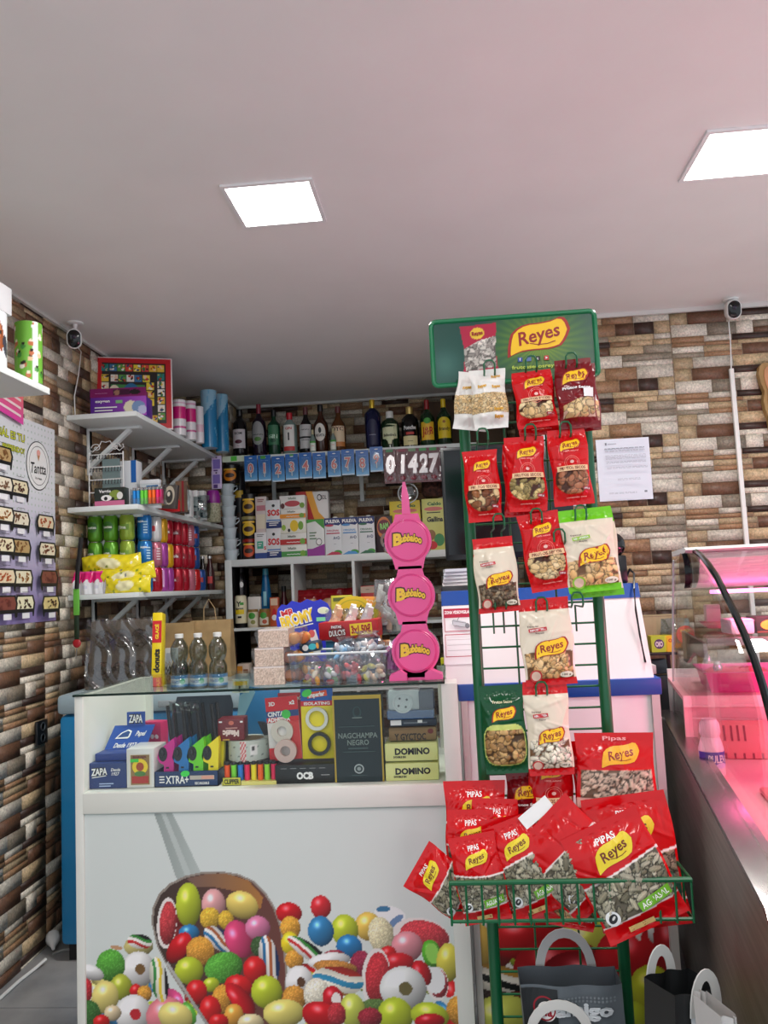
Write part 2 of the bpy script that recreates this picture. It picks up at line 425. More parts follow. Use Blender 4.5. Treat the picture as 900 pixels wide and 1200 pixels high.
ceiling_panel(-.605, 2.14, .27, 'square lit ceiling panel above the sweets counter, the left one', None, 17)
ceiling_panel(.745, 2.08, .27, 'square lit ceiling panel at the upper right edge', None, 16)
for x, y in ((-.6, .3), (.745, .3), (-.6, -1.0), (.745, -1.0)):
    ceiling_panel(x, y, .27, 'unseen square lit panel added to the ceiling nearer the shop entrance', 'added ceiling panels behind the viewer', 7.5)  # out-of-view panels added to light the room from behind the viewer
w = bpy.data.worlds.new('shop_daylight'); scene.world = w; w.use_nodes = True
w.node_tree.nodes['Background'].inputs['Color'].default_value = (.86, .92, 1.0, 1); w.node_tree.nodes['Background'].inputs['Strength'].default_value = 1.15
# ================================================================ CAMERA
cd = bpy.data.cameras.new('camera'); cam = bpy.data.objects.new('camera', cd); COL.objects.link(cam)
cd.sensor_fit = 'VERTICAL'; cd.sensor_height = 36; cd.lens = 36*FPX/1200; cd.clip_start = .02
mw = Matrix([[_r[i], _u[i], -_f[i], 0] for i in range(3)]+[[0, 0, 0, 1]]); mw[2][3] = EYE; cam.matrix_world = mw
scene.camera = cam
scene.view_settings.view_transform = 'Standard'; scene.view_settings.look = 'None'; scene.view_settings.gamma = 1; scene.view_settings.use_curve_mapping = False
scene.view_settings.exposure = 0.0
# ================================================================ SECURITY CAMERAS
def security_camera(px, py, by, label, cable_px, yaw, Yc):
    top = P(px, py, Z=CEIL)
    o = E('security_camera', label, 'camera', top)
    wh = C((235, 235, 232), .35)
    m = MB(); m.lathe([(.034, -.0005), (.034, -.006), (.03, -.009)], wh, n=24); m.lathe([(.012, -.008), (.008, -.02), (.008, -.045)], wh, n=12); m.build('mount', o)
    bz = P(px, by, Y=top.y).z-top.z
    T = Matrix.Translation((0, -.01, bz)) @ rotm(.28, 0, yaw)
    m = MB(); rings = []
    def ov(rx, rz, y, n=24):   # rounded upright capsule
        out = []
        for j in range(n):
            t = 2*PI*j/n; out.append((rx*math.cos(t), y, (rz-rx)*(1 if math.sin(t) > 0 else -1)+rx*math.sin(t)))
        return out
    m.loft([ov(.012, .016, .045), ov(.026, .036, .036), ov(.031, .042, .015), ov(.031, .042, -.03), ov(.028, .039, -.036)], wh, T); m.build('housing', o)
    m = MB(); m.loft([ov(.0255, .0365, -.034), ov(.0255, .0365, -.0385), ov(.022, .033, -.041)], C((10, 10, 12), .12), T); f = m.build('face_plate', o)
    m = MB(); m.lathe([(.009, 0), (.009, .004), (.006, .006)], C((40, 30, 50), .1), n=16, T=T @ Matrix.Translation((0, -.040, .008)) @ rotm(PI/2, 0, 0)); m.build('lens', f)
    m = MB(); pts = [Vector((.0, .03, bz-.03))]+[Vector(q)-top for q in cable_px]; m.tube(pts, .0025, wh); m.build('cable', o)
    return o
lc = P(88, 378, Z=CEIL)
security_camera(88, 378, 398, 'white security camera under the ceiling by the left wall', [P(95, 412, X=-1.59), P(92, 440, X=-1.60), P(87, 465, X=-1.605), P(88, 486, X=-1.607)], .45, 3.2)
security_camera(856, 351, 364, 'white security camera above the cable duct on the right wall', [P(854, 378, Y=3.52), P(856, 400, Y=3.53), P(857, 434, Y=3.528)], -.12, 3.5)
# ================================================================ LEFT WALL: poster, leaflet, socket
def wallpt(px, py, X=WL+.011): p = P(px, py, X=X); return p.y, p.z
cv_y0, cv_y1, cv_z0, cv_z1 = 2.40, 3.115, 1.235, 2.02
PX0 = WL+.0095
cv = Canvas(cv_y1-cv_y0, cv_z1-cv_z0, 240, 264, (222, 226, 232))
t = np.clip((cv.Z-.02)/.5, 0, 1)[..., None]; cv.c = np.array((150, 134, 190.))*(1-t)+np.array((226, 230, 234.))*t
dots = (((cv.X % .026)-.013)**2+((cv.Z % .026)-.013)**2 < .004**2) & (cv.Z > .36) & (cv.X > .4); cv.c[dots] = (176, 196, 184)
o = sheet('menu_poster', cv, lambda X, Z, H: (PX0+0*X, cv_y0+X, cv_z0+Z), vcol('poster_paper', .35))
tag(o, 'lilac dessert menu poster with rows of pictured trays on the left wall', 'poster')
pf = lambda a, b, off: (PX0+off, a, b)
g = G(pf, .0006, .0002); ink = C((24, 24, 26), .5); yl = C((214, 222, 60), .5)
def pp(px, py): return wallpt(px, py, PX0)
for s, px, py, h in (('¿CUÁL ES TU', 24, 513, .028), ('PREFERIDO?', 30, 530, .020)):
    a, b = pp(px, py)
    g.text(s, a-.085, b, h*1.0, ink, bold=.07); g.text(s, a-.085, b, h*1.0, yl, bold=.02)
ca, cb = pp(44.5, 546); ca2, _ = pp(62, 546); R = .098
g.ell(ca, cb, R*.92, R, ink, n=40); g.ell(ca, cb, R*.88, R*.96, C((240, 242, 240), .5), n=40); g.ell(ca, cb, R*.72, R*.8, ink, r0=.97, n=40); 
g.text('Tantta', ca, cb-.01, .042, ink, bold=.015, shear=.25, w=.115, ang=.05); g.text('ice cream', ca, cb-.05, .010, C((90, 90, 90)), w=.05)
g.poly([(ca-.012, cb+.045), (ca, cb+.018), (ca+.012, cb+.045)], C((190, 130, 80))); g.ell(ca, cb+.052, .014, .012, C((236, 170, 160)))
o['label']; g.build('lettering', o)
g = G(pf, .0026, .0002)
trays = [(22, 575, 0), (22, 612, 1), (51, 616, 2), (21, 645, 3), (51, 648, 4), (21, 681, 5), (51, 681, 6), (21, 711, 7), (51, 711, 8), (-4, 545, 3), (-4, 578, 1), (-4, 612, 5), (-4, 646, 0), (-4, 681, 2), (-4, 711, 6),
         (-30, 578, 4), (-30, 612, 2), (-30, 646, 7), (-30, 681, 1), (-30, 711, 3)]
creams = [((238, 228, 190), (90, 50, 36)), ((236, 228, 204), (120, 84, 60)), ((232, 214, 180), (176, 84, 44)), ((190, 160, 110), (130, 90, 50)), ((236, 226, 196), (120, 66, 44)), ((238, 230, 200), (150, 96, 40)), ((130, 70, 60), (110, 54, 48)), ((240, 236, 200), (60, 34, 26)), ((226, 206, 140), (70, 44, 24))]
for px, py, k in trays:
    a, b = pp(px, py) if px > 0 else (pp(px+26, py)[0]-.172, pp(px+26, py)[1])
    if a-.075 < cv_y0+.01: continue
    c0, c1 = creams[k]; W, Hh = .072, .042
    g.poly([(a-W, b+.012), (a-W*.8, b+Hh), (a+W*.8, b+Hh), (a+W, b+.012), (a+W*.93, b-.008), (a+W*.85, b-.038), (a+W*.74, b-.038), (a+W*.7, b-.022), (a-W*.7, b-.022), (a-W*.74, b-.038), (a-W*.85, b-.038), (a-W*.93, b-.008)], ink)
    g.poly([(a-W*.84, b+.012), (a-W*.68, b+Hh*.86), (a+W*.68, b+Hh*.86), (a+W*.84, b+.012), (a+W*.76, b-.009), (a-W*.76, b-.009)], C(c0, .5))
    r = random.Random(px*7+py)
    for q in range(14): g.ell(a+r.uniform(-.55, .55)*W, b+.012+r.uniform(-.4, .4)*Hh, r.uniform(.004, .011), r.uniform(.003, .005), C(c1, .5), r.uniform(-1, 1), n=8, rings=1)
    g.rect(a-W*.35, b-.044, a+W*.35, b-.024, C((240, 240, 244), .5))
    g.text(r.choice(['Nutella', 'Oreo', 'Kit Kat', 'Lotus', 'Filipinos', 'Pistacho', 'Caramelo']) if False else '~~~~', a, b+Hh+.012, .009, ink, w=.05)
g.build('tray_print', o)
# orange leaflet
a0, b1 = wallpt(0, 446); a1, b0 = wallpt(24, 497)
m = MB(); X0 = WL+.02
cv = Canvas(.26, .17, 40, 30, (236, 80, 150)); t = np.clip(cv.Z/.17, 0, 1)[..., None]; cv.c = np.array((226, 70, 170.))*(1-t)+np.array((250, 150, 90.))*t
ya = a1-.26
lo = sheet('price_leaflet', cv, lambda X, Z, H: (X0+.004*np.sin(X*9), ya+X, b0+.03+Z-(X/.26)*.035), vcol('leaflet_paper', .4)); tag(lo, 'orange and pink leaflet fixed above the menu poster', 'leaflet')
g = G(lambda a, b, off: (X0+.004*math.sin(a*9)+off, ya+a, b0+.03+b-(a/.26)*.035), .0008)
for i in range(5): g.rect(.02, .022+i*.03, .24, .032+i*.03, C((250, 226, 226)), na=8)
g.build('lettering', lo)
# wall socket + plug + cord
q = P(47, 858, X=WL+.01)
o = E('wall_outlet', 'black double wall outlet on the stone left wall', 'outlet', (WL+.009, q.y, q.z))
m = MB(); m.box(0, .012, -.04, .04, -.045, .045, C((28, 30, 34), .3), ch=.004); m.build('cover_plate', o)
m = MB()
for s in (-1, 1): m.lathe([(.017, 0), (.017, .004), (.013, .004), (.012, .001)], C((70, 78, 84), .3), n=16, T=Matrix.Translation((.011, 0, s*.021)) @ rotm(0, PI/2, 0))
m.build('sockets', o)
q = P(50, 1112, Z=.0)
o = E('power_cord', 'white mains plug and cord lying on the floor at the left wall', 'cord', (q.x+.03, q.y, 0))
m = MB(); m.lathe([(.012, 0), (.024, .006), (.026, .03), (.018, .045), (.009, .062), (.006, .075)], C((230, 230, 228), .35), n=18, T=Matrix.Translation((0, .02, .045)) @ rotm(PI*.62, 0, .5)); m.build('plug', o)
pts = [P(54, 1124, Z=.02), P(40, 1136, Z=.006), P(22, 1150, Z=.006), P(0, 1170, Z=.006), P(-30, 1190, Z=.006)]
m = MB(); m.tube([Vector(p)-Vector((q.x+.03, q.y, 0)) for p in pts], .006, C((226, 228, 226), .4)); m.build('cable', o)
o = E('grey_cord', 'thin grey cord running along the floor behind the plug', 'cord', (0, 0, 0))
m = MB(); m.tube([P(62, 1118, Z=.005), P(75, 1113, Z=.005), P(90, 1112, Z=.005), P(110, 1112, Z=.005)], .005, C((150, 152, 150), .5)); m.build('cable', o)
# ================================================================ SMALL HIGH SHELF (upper left)
zs = 2.0
o = E('high_shelf', 'white wall shelf at the upper left edge holding kitchen rolls', 'shelf', (WL+.009, 2.0, zs))
m = MB(); m.box(0, .345, -.5, .42, -.022, 0, BOARD, ch=.002); m.build('board', o)
for yy in (-.2, .3):
    m = MB(); m.box(.0, .012, yy-.01, yy+.01, -.18, -.0225, BOARD); m.box(.0, .2, yy-.01, yy+.01, -.034, -.0225, BOARD); m.build('bracket', o)
def roll(name, label, rect, Y, paint, zb, cap=(240, 240, 240), group=None, n=64, core=True):
    w, h, b = span(rect, Y); r = w/2; b.z = zb
    cv = Canvas(2*PI*r, h, n, max(8, int(n*h/(2*PI*r))), (240, 240, 240)); paint(cv, 2*PI*r, h)
    rr = r
    fn = lambda X, Z, H: (rr*np.sin(X/rr-PI), -rr*np.cos(X/rr-PI)*1.0, Z)
    o = sheet(name, cv, lambda X, Z, H: (rr*np.sin(X/rr-PI), -rr*np.cos(X/rr-PI), Z), vcol('printed_film', .25)); tag(o, label, 'kitchen roll', group, b)
    m = MB(); m.lathe([(r*.99, h*.998), (r*.8, h+.003), (.02, h+.001), (.018, h-.03)], C(cap, .4), n=24, cap=(False, True)); m.lathe([(r*.99, .0005), (r*.5, .0005)], C(cap, .4), n=24, cap=(False, True)); m.build('roll_end', o)
    return o, r, h
def dogpaint(cv, W, h):
    c = W/2
    cv.c[:] = (226, 230, 234); cv.rect(c-.03, 0, c-.012, h, (240, 244, 246))
    cv.ell(c-.03, h*.5, .03, h*.34, 0, (150, 80, 40)); cv.ell(c-.028, h*.62, .016, h*.16, 0, (196, 120, 66)); cv.ell(c-.044, h*.6, .012, h*.2, 0, (40, 30, 26)); cv.ell(c+.010, h*.38, .014, h*.2, .2, (60, 62, 72)); cv.ell(c-.02, h*.16, .02, .02, 0, (236, 226, 226)); cv.ell(c-.016, h*.6, .006, .008, 0, (20, 14, 12))
r_, rr_, hh_ = roll('kitchen_roll', 'kitchen roll with a brown dog photo, left on the high shelf', (-22, 366, 23, 430), 2.16, dogpaint, zs, n=90)
r_.location.x = -1.325; r_.rotation_euler.z = 1.55
def farmpaint(cv, W, h):
    cv.c[:] = (112, 178, 62); r = random.Random(4); cv.rect(W/2+.012, 0, W/2+.03, h, (214, 226, 214))
    for k in range(48):
        x, z = r.uniform(0, W), r.uniform(.015, h-.015); c = r.choice([(236, 232, 214), (226, 190, 150), (190, 110, 70), (240, 240, 240), (70, 140, 60)])
        cv.ell(x, z, .008, .009, 0, c); cv.ell(x, z+.009, .005, .005, 0, r.choice([(40, 34, 30), (236, 226, 200), (180, 90, 50)]))
r_, a, b = roll('kitchen_roll', 'green kitchen roll with farm animal print on the high shelf', (23, 377, 52, 447), 2.36, farmpaint, zs, n=80); r_.location.x = -1.302; r_.rotation_euler.z = .5
carton('paper_pack', 'white and red pack lying on top of the dog kitchen roll', 'pack', (-34, 333, 12, 366), 2.12, .09, (222, 224, 226), lambda g, w, h: (g.rect(0, h*.72, w, h, C((176, 40, 70))), g.line([(w*.6, h*.3), (w*.7, h*.55), (w*.85, h*.35)], .006, C((190, 60, 70))), g.text('K', w*.9, h*.25, .02, C((60, 60, 60)))), zb=zs+hh_+.004).location.x = -1.33
# ================================================================ CORNER WALL SHELVES
SH1, SH2, SH3 = 2.105, 1.705, 1.334
def corner_shelf(z, label, ys=(3.42, 3.93, 4.36)):
    o = E('wall_shelf', label, 'shelf', (WL+.009, 3.22, z))
    m = MB(); m.box(0, .308, 0, 1.25, -.022, 0, BOARD, ch=.002); m.build('board', o)
    for y in ys:
        yy = y-3.22; m = MB(); m.box(0, .014, yy-.013, yy+.013, -.235, -.0225, BOARD, ch=.001); m.box(.014, .25, yy-.013, yy+.013, -.034, -.0225, BOARD, ch=.001)
        p = [(.008, yy, -.2), (.2, yy, -.034)]; d = (Vector(p[1])-Vector(p[0])); L = d.length; ang = math.atan2(d.z, d.x)
        m.box(0, L, -.012, .012, -.009, .009, BOARD, T=Matrix.Translation(p[0]) @ rotm(0, -ang, 0)); m.build('bracket', o)
    return o
corner_shelf(SH1, 'top white corner shelf carrying the board game and paper rolls')
corner_shelf(SH2, 'middle white corner shelf carrying lighters and small hardware')
corner_shelf(SH3, 'lowest white corner shelf carrying the drink cans', (3.45, 3.95, 4.36))
# ================================================================ BACK SHELVING UNIT
UY = 4.42
o = E('shelving_unit', 'white open cube shelving unit against the back wall', 'shelving', (-1.28, UY, 0))
UT = 1.50
m = MB(); m.box(0, .04, 0, .38, 0, UT, BOARD, ch=.002); m.box(1.43, 1.47, 0, .38, 0, UT, BOARD, ch=.002); m.box(.04, 1.43, 0, .38, UT-.04, UT, BOARD, ch=.002); m.box(.04, 1.43, 0, .38, 0, .04, BOARD, ch=.002); m.build('frame', o)
for k in range(3): m = MB(); x = .04+(k+1)*.3475; m.box(x-.008, x+.008, .002, .378, .04, UT-.04, BOARD); m.build('divider', o)
for k in range(3): m = MB(); z = .04+(k+1)*.355; m.box(.04, .3795, .002, .378, z-.008, z+.008, BOARD); m.box(.3955, .727, .002, .378, z-.008, z+.008, BOARD); m.box(.743, 1.0745, .002, .378, z-.008, z+.008, BOARD); m.box(1.0905, 1.43, .002, .378, z-.008, z+.008, BOARD); m.build('inner_shelf', o)
BZ = 2.09
o = E('bottle_shelf', 'long white wall shelf under the ceiling carrying the liquor bottles', 'shelf', (-1.27, 4.40, BZ))
m = MB(); m.box(0, 1.46, 0, .44, -.024, 0, BOARD, ch=.002); m.build('board', o)
for x in (.2, .75, 1.3): m = MB(); m.box(x-.012, x+.012, .42, .44, -.25, -.0245, BOARD); m.box(x-.012, x+.012, .1, .42, -.038, -.0245, BOARD); m.build('bracket', o)
m = MB(); m.box(0, .16, -.004, -.0005, -.03, .004, C((206, 220, 196), .4)); m.box(.05, .085, -.0055, -.004, -.026, .002, C((90, 200, 70), .4)); m.build('price_rail', o)
# brown board behind the bottles
# ================================================================ DISPLAY COUNTER (left, candy panel)
CY, CL, CR, CT, CB = 2.0, -.985, 0.0, 1.0635, .80
WB2 = C((228, 230, 222), .35)
o = E('display_counter', 'white shop counter with glass display top and sweets picture front', 'counter', ((CL+CR)/2, CY, 0))
cx = (CL+CR)/2; a0, a1 = CL-cx, CR-cx
for q0, q1 in ((a0, a0+.022), (a1-.04, a1)): m = MB(); m.box(q0, q1, 0, .44, .0, CT, WB2, ch=.002); m.build('side_panel', o)
m = MB(); m.box(a0+.022, a1-.04, 0, .44, CB-.0, CB+.022, WB2, ch=.002); m.box(a0+.022, a1-.04, -.004, .012, CB-.03, CB+.021, WB2, ch=.002); m.build('display_shelf', o)
m = MB(); m.box(a0+.022, a1-.04, .008, .02, .04, CB-.03, C((214, 222, 218), .4)); m.box(a0+.03, a1-.05, .02, .04, 0, .04, BLACK); fp = m.build('front_panel', o)
m = MB(); m.box(a0+.001, a1-.03, -.006, .445, CT, CT+.006, GLASS); m.build('glass_top', o)
m = MB(); m.add([(a0+.0225,.006,CB+.022),(a1-.0405,.006,CB+.022),(a1-.0405,.006,CT-.002),(a0+.0225,.006,CT-.002)],[(0,1,2,3)],GLASS); m.build('front_glass', o, recalc=False)
m = MB(); m.tube([(a0+.0, -.0065, CT+.003), (a1-.03, -.0065, CT+.003)], .0032, C((14, 40, 34), .15)); m.build('glass_edge', o)
m = MB(); m.box(a0+.022, a0+.04, .42, .438, CB+.022, CT, WB2); m.box(a1-.058, a1-.04, .42, .438, CB+.022, CT, WB2); m.build('corner_post', o)
# --- the printed sweets picture
S = CY/FPX
CA = math.cos(.0465); SA = math.sin(.0465)
def candy_canvas(o, name, x0, x1, z1, Yp, items, bg, cell=.0026):
    W = x1-x0; cv = Canvas(W, z1-.05, int(W/cell), int((z1-.05)/cell), bg)
    s = Yp/FPX
    def loc(px, py): p = P(px, py, Y=Yp); return p.x-x0, p.z-.05
    r = random.Random(5)
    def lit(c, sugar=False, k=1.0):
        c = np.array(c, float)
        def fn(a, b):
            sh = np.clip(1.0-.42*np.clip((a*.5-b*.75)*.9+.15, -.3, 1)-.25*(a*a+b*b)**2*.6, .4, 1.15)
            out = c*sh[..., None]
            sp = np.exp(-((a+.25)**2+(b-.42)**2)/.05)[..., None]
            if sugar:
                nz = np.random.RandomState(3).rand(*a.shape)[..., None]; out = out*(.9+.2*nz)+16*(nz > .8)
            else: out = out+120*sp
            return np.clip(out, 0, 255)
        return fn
    for it in items:
        k = it[0]
        if k == 'poly': cv.poly([loc(*q) for q in it[1]], it[2]); continue
        if k == 'grad':
            msk = cv.inside([loc(*q) for q in it[1]]); xs = cv.X[msk]; t = ((xs-xs.min())/max(np.ptp(xs), 1e-6))[:, None] if msk.any() else 0
            cv.c[msk] = np.array(it[2])*(1-t)+np.array(it[3])*t; continue
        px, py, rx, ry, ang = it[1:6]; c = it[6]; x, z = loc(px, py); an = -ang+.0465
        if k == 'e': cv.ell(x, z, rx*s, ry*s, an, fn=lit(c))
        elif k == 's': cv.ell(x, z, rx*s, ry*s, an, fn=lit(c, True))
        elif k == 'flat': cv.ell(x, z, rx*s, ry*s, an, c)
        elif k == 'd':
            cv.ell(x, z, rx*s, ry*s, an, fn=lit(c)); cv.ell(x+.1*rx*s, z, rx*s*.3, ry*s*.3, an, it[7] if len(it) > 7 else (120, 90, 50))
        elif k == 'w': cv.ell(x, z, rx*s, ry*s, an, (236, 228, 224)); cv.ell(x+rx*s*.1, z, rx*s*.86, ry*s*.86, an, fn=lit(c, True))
        elif k == 'st':
            cols = it[7]
            def fn(a, b, cols=cols):
                q = (np.clip((b+1)/2+.12*np.sin(a*2.5), 0, .999)*len(cols)).astype(int); out = np.array(cols, float)[q]
                return np.clip(out*np.clip(1.05-.3*np.abs(b)-.1*a, .5, 1.1)[..., None], 0, 255)
            cv.ell(x, z, rx*s, ry*s, an, fn=fn)
    sh = sheet(name, cv, lambda X, Z, H: (x0+X-o.location.x, 0*X+Yp-o.location.y, Z+.05), vcol('photo_print', .3), o)
    return sh
YG, RED, PNK, PYL, ORG, GRN, BLU, WHT = (190, 206, 50), (214, 30, 34), (226, 80, 140), (238, 222, 130), (226, 160, 60), (90, 170, 60), (50, 130, 184), (236, 236, 234)
TRI = [(240, 236, 230), (46, 120, 170), (240, 236, 230), (176, 96, 50), (240, 236, 230), (30, 60, 110)]
TR2 = [(240, 236, 230), (200, 40, 40), (240, 236, 230), (60, 150, 60), (30, 30, 30)]
TR3 = [(240, 240, 220), (60, 150, 70), (240, 240, 220), (236, 210, 60), (240, 240, 230), (20, 20, 20)]
TR4 = [(190, 130, 60), (240, 236, 220), (50, 140, 180), (240, 236, 220), (190, 50, 40)]
def zA(L): return [tuple([i[0], 80+i[1]*.2889, 930+i[2]*.2889, i[3]*.2889, i[4]*.2889]+list(i[5:])) for i in L]
def zB(L): return [tuple([i[0], 320+i[1]*.3111, 1000+i[2]*.3111, i[3]*.3111, i[4]*.3111]+list(i[5:])) for i in L]
pA = lambda pts: [(80+x*.2889, 930+y*.2889) for x, y in pts]
candy = []
rr = random.Random(9)
# candy heap below and behind, then the scoop, then the sweets that show
for k in range(120):
    x = rr.uniform(90, 560); y = 1125+rr.uniform(0, 160)+(40 if 180 < x < 330 else 0)
    if x > 330 or x < 170: y = max(y, 1105+rr.uniform(0, 60))
    candy.append(('e' if rr.random() < .6 else 's', x, y, rr.uniform(9, 17), rr.uniform(9, 17), rr.uniform(0, 3), rr.choice([YG, RED, PNK, PYL, ORG, GRN, BLU, WHT, RED, YG])))
candy += zA([('e', 285, 620, 60, 40, 0, (200, 190, 120)), ('st', 290, 600, 52, 28, .2, RED, TR2), ('d', 285, 712, 68, 68, 0, WHT), ('s', 172, 697, 60, 62, .3, GRN), ('w', 60, 800, 40, 68, .1, (206, 50, 60)), ('e', 215, 785, 45, 50, 0, (180, 190, 60)), ('e', 150, 825, 55, 62, .2, PYL), ('e', 92, 725, 55, 28, .4, WHT), ('e', 275, 800, 26, 26, 0, RED), ('s', 310, 810, 30, 30, 0, ORG),
               ('d', 265, 895, 74, 74, 0, WHT, (190, 40, 50)), ('s', 82, 905, 52, 62, .2, (60, 110, 50)), ('e', 180, 890, 35, 30, 0, (230, 210, 170)), ('e', 400, 905, 85, 75, 0, (226, 130, 140)), ('e', 135, 925, 34, 26, 0, RED), ('e', 435, 905, 70, 55, .3, PYL), ('flat', 195, 625, 25, 8, .2, (196, 150, 110)), ('flat', 50, 650, 12, 14, .8, (200, 200, 80))])
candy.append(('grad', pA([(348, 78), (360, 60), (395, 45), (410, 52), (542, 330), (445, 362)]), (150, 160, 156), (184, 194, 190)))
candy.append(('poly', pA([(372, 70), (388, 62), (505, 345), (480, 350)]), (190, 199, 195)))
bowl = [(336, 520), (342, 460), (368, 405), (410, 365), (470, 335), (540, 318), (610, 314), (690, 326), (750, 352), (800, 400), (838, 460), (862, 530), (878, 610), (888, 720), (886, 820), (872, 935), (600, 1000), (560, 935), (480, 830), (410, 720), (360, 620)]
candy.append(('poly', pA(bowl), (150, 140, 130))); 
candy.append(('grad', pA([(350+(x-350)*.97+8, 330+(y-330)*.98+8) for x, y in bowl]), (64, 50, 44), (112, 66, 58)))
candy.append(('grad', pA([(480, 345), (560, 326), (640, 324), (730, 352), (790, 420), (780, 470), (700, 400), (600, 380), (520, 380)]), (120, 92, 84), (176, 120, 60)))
candy += zA([('e', 430, 530, 50, 60, 0, (120, 30, 30)), ('s', 470, 600, 60, 60, 0, (120, 40, 40)), ('w', 400, 525, 40, 98, .15, (196, 60, 66)), ('e', 487, 452, 51, 86, .05, YG), ('e', 590, 450, 48, 60, 0, (232, 170, 170)), ('s', 575, 505, 42, 42, 0, (230, 186, 60)), ('s', 640, 512, 32, 36, 0, (230, 186, 60)), ('e', 705, 452, 66, 52, .4, (240, 214, 110)), ('e', 490, 565, 42, 32, 0, BLU), ('e', 448, 625, 38, 68, .7, (206, 20, 30)), ('st', 610, 590, 68, 38, .65, RED, TRI), ('e', 693, 590, 56, 74, -.4, (220, 70, 120)), ('e', 768, 545, 50, 46, 0, (224, 130, 170)), ('s', 780, 620, 40, 40, 0, (60, 90, 50)), ('s', 535, 640, 57, 57, .3, ORG), ('s', 630, 705, 78, 58, -.2, GRN), ('e', 490, 718, 58, 52, 0, YG), ('st', 815, 672, 90, 38, 1.45, RED, TRI), ('e', 757, 715, 47, 52, 0, RED), ('e', 690, 782, 56, 44, .2, RED), ('e', 805, 805, 62, 62, 0, YG), ('e', 580, 775, 34, 28, 0, YG), ('e', 520, 805, 44, 48, .2, RED), ('s', 620, 835, 38, 56, .2, ORG), ('e', 577, 878, 44, 54, 0, RED), ('e', 698, 832, 36, 76, -.75, (206, 24, 36)), ('e', 672, 898, 38, 42, 0, (236, 170, 70)), ('st', 368, 755, 86, 36, 1.45, RED, TR3), ('e', 740, 930, 52, 34, 0, (236, 220, 170)), ('e', 610, 925, 40, 30, 0, RED), ('e', 875, 895, 66, 46, 0, (238, 224, 110))])
candy.append(('grad', pA([(395, 690), (403, 680), (570, 935), (556, 935)]), (190, 190, 186), (150, 150, 146)))
candy += zB([('flat', 440, 235, 58, 34, .2, (238, 240, 240)), ('flat', 415, 210, 26, 10, 0, (60, 120, 160)), ('flat', 462, 255, 34, 12, -.6, (110, 140, 180)), ('e', 60, 225, 48, 38, .1, (206, 20, 30)), ('e', 180, 202, 38, 41, 0, (212, 40, 50)), ('e', 358, 275, 48, 50, 0, (236, 200, 90)), ('e', 270, 290, 50, 56, 0, YG), ('e', 180, 293, 48, 53, 0, BLU), ('s', 410, 312, 48, 68, -.2, (230, 222, 180)), ('e', 287, 352, 48, 42, .2, (40, 124, 184)), ('w', 560, 312, 104, 62, .25, (206, 60, 70)), ('e', 505, 350, 57, 52, 0, (232, 150, 160)), ('e', 597, 377, 34, 48, -.1, (90, 180, 40)), ('flat', 600, 377, 24, 36, -.1, (150, 214, 90)), ('e', 660, 410, 42, 66, .1, (226, 214, 80)), ('e', 770, 372, 44, 70, 0, (236, 196, 90)), ('e', 435, 380, 30, 30, 0, RED), ('e', 470, 415, 60, 38, 0, (206, 24, 36)), ('s', 330, 420, 40, 50, .3, (150, 40, 70)), ('s', 230, 385, 40, 20, 0, (160, 40, 60)), ('w', 388, 470, 52, 104, .15, (200, 50, 60)), ('s', 65, 280, 38, 40, 0, (236, 170, 60)), ('e', 65, 340, 34, 42, 0, (236, 214, 40)), ('s', 80, 400, 34, 34, 0, ORG), ('st', 130, 365, 84, 28, .62, RED, TR2), ('e', 210, 405, 78, 28, -.05, WHT), ('s', 235, 430, 80, 26, .15, (190, 130, 60)), ('st', 240, 482, 98, 52, .1, RED, TR4), ('w', 618, 490, 40, 58, 0, (200, 60, 70)), ('flat', 610, 478, 36, 46, 0, (238, 238, 238)), ('e', 560, 450, 32, 46, -.4, (206, 20, 34)), ('d', 490, 510, 84, 77, 0, WHT, (110, 100, 60)), ('d', 100, 485, 52, 58, 0, WHT, (90, 60, 40)), ('s', 80, 545, 44, 44, 0, (214, 150, 60)), ('s', 165, 532, 48, 58, .1, (236, 230, 210)), ('e', 225, 545, 38, 42, 0, (196, 20, 36)), ('flat', 238, 548, 17, 22, 0, (240, 230, 226)), ('e', 40, 602, 76, 48, 0, (236, 222, 120)), ('s', 385, 580, 50, 30, .1, (90, 120, 60)), ('e', 300, 595, 46, 62, 0, (206, 214, 90)), ('e', 460, 612, 64, 64, 0, YG), ('e', 590, 612, 68, 46, .2, YG), ('e', 180, 612, 70, 48, .3, (200, 20, 30)), ('s', 365, 618, 44, 34, 0, (160, 40, 56)), ('e', 590, 632, 54, 26, 0, (196, 20, 34)), ('s', 240, 605, 34, 40, 0, (190, 50, 60))])
candy_canvas(o, 'sweets_print', CL+.022, CR-.04, .765, CY+.0065, candy, (216, 224, 220))
# ================================================================ SERVICE COUNTER (right of it, behind the rack)
SY = 2.07; BLUE = C((18, 74, 160), .35); HW = C((232, 230, 230), .4)
o = E('service_counter', 'white service counter with blue edged top behind the snack stand', 'counter', (.26, SY, 0))
m = MB(); m.box(-.252, .246, .012, .55, .0, 1.008, HW, ch=.002); m.build('body', o)
m = MB(); m.box(-.258, .252, 0, .56, 1.008, 1.05, BLUE, ch=.003); m.build('worktop', o)
m = MB(); m.box(.226, .246, .002, .0118, .02, 1.008, C((206, 206, 202), .4)); m.box(-.252, -.236, .002, .0118, .02, 1.008, C((206, 206, 202), .4)); m.build('edge_trim', o)
c2 = []
rr = random.Random(2)
for k in range(70): c2.append(('e' if rr.random() < .7 else 's', rr.uniform(545, 810), rr.uniform(1085, 1330), rr.uniform(12, 24), rr.uniform(12, 24), rr.uniform(0, 3), rr.choice([YG, RED, RED, (150, 20, 26), PYL, (120, 30, 30), (60, 40, 36), WHT])))
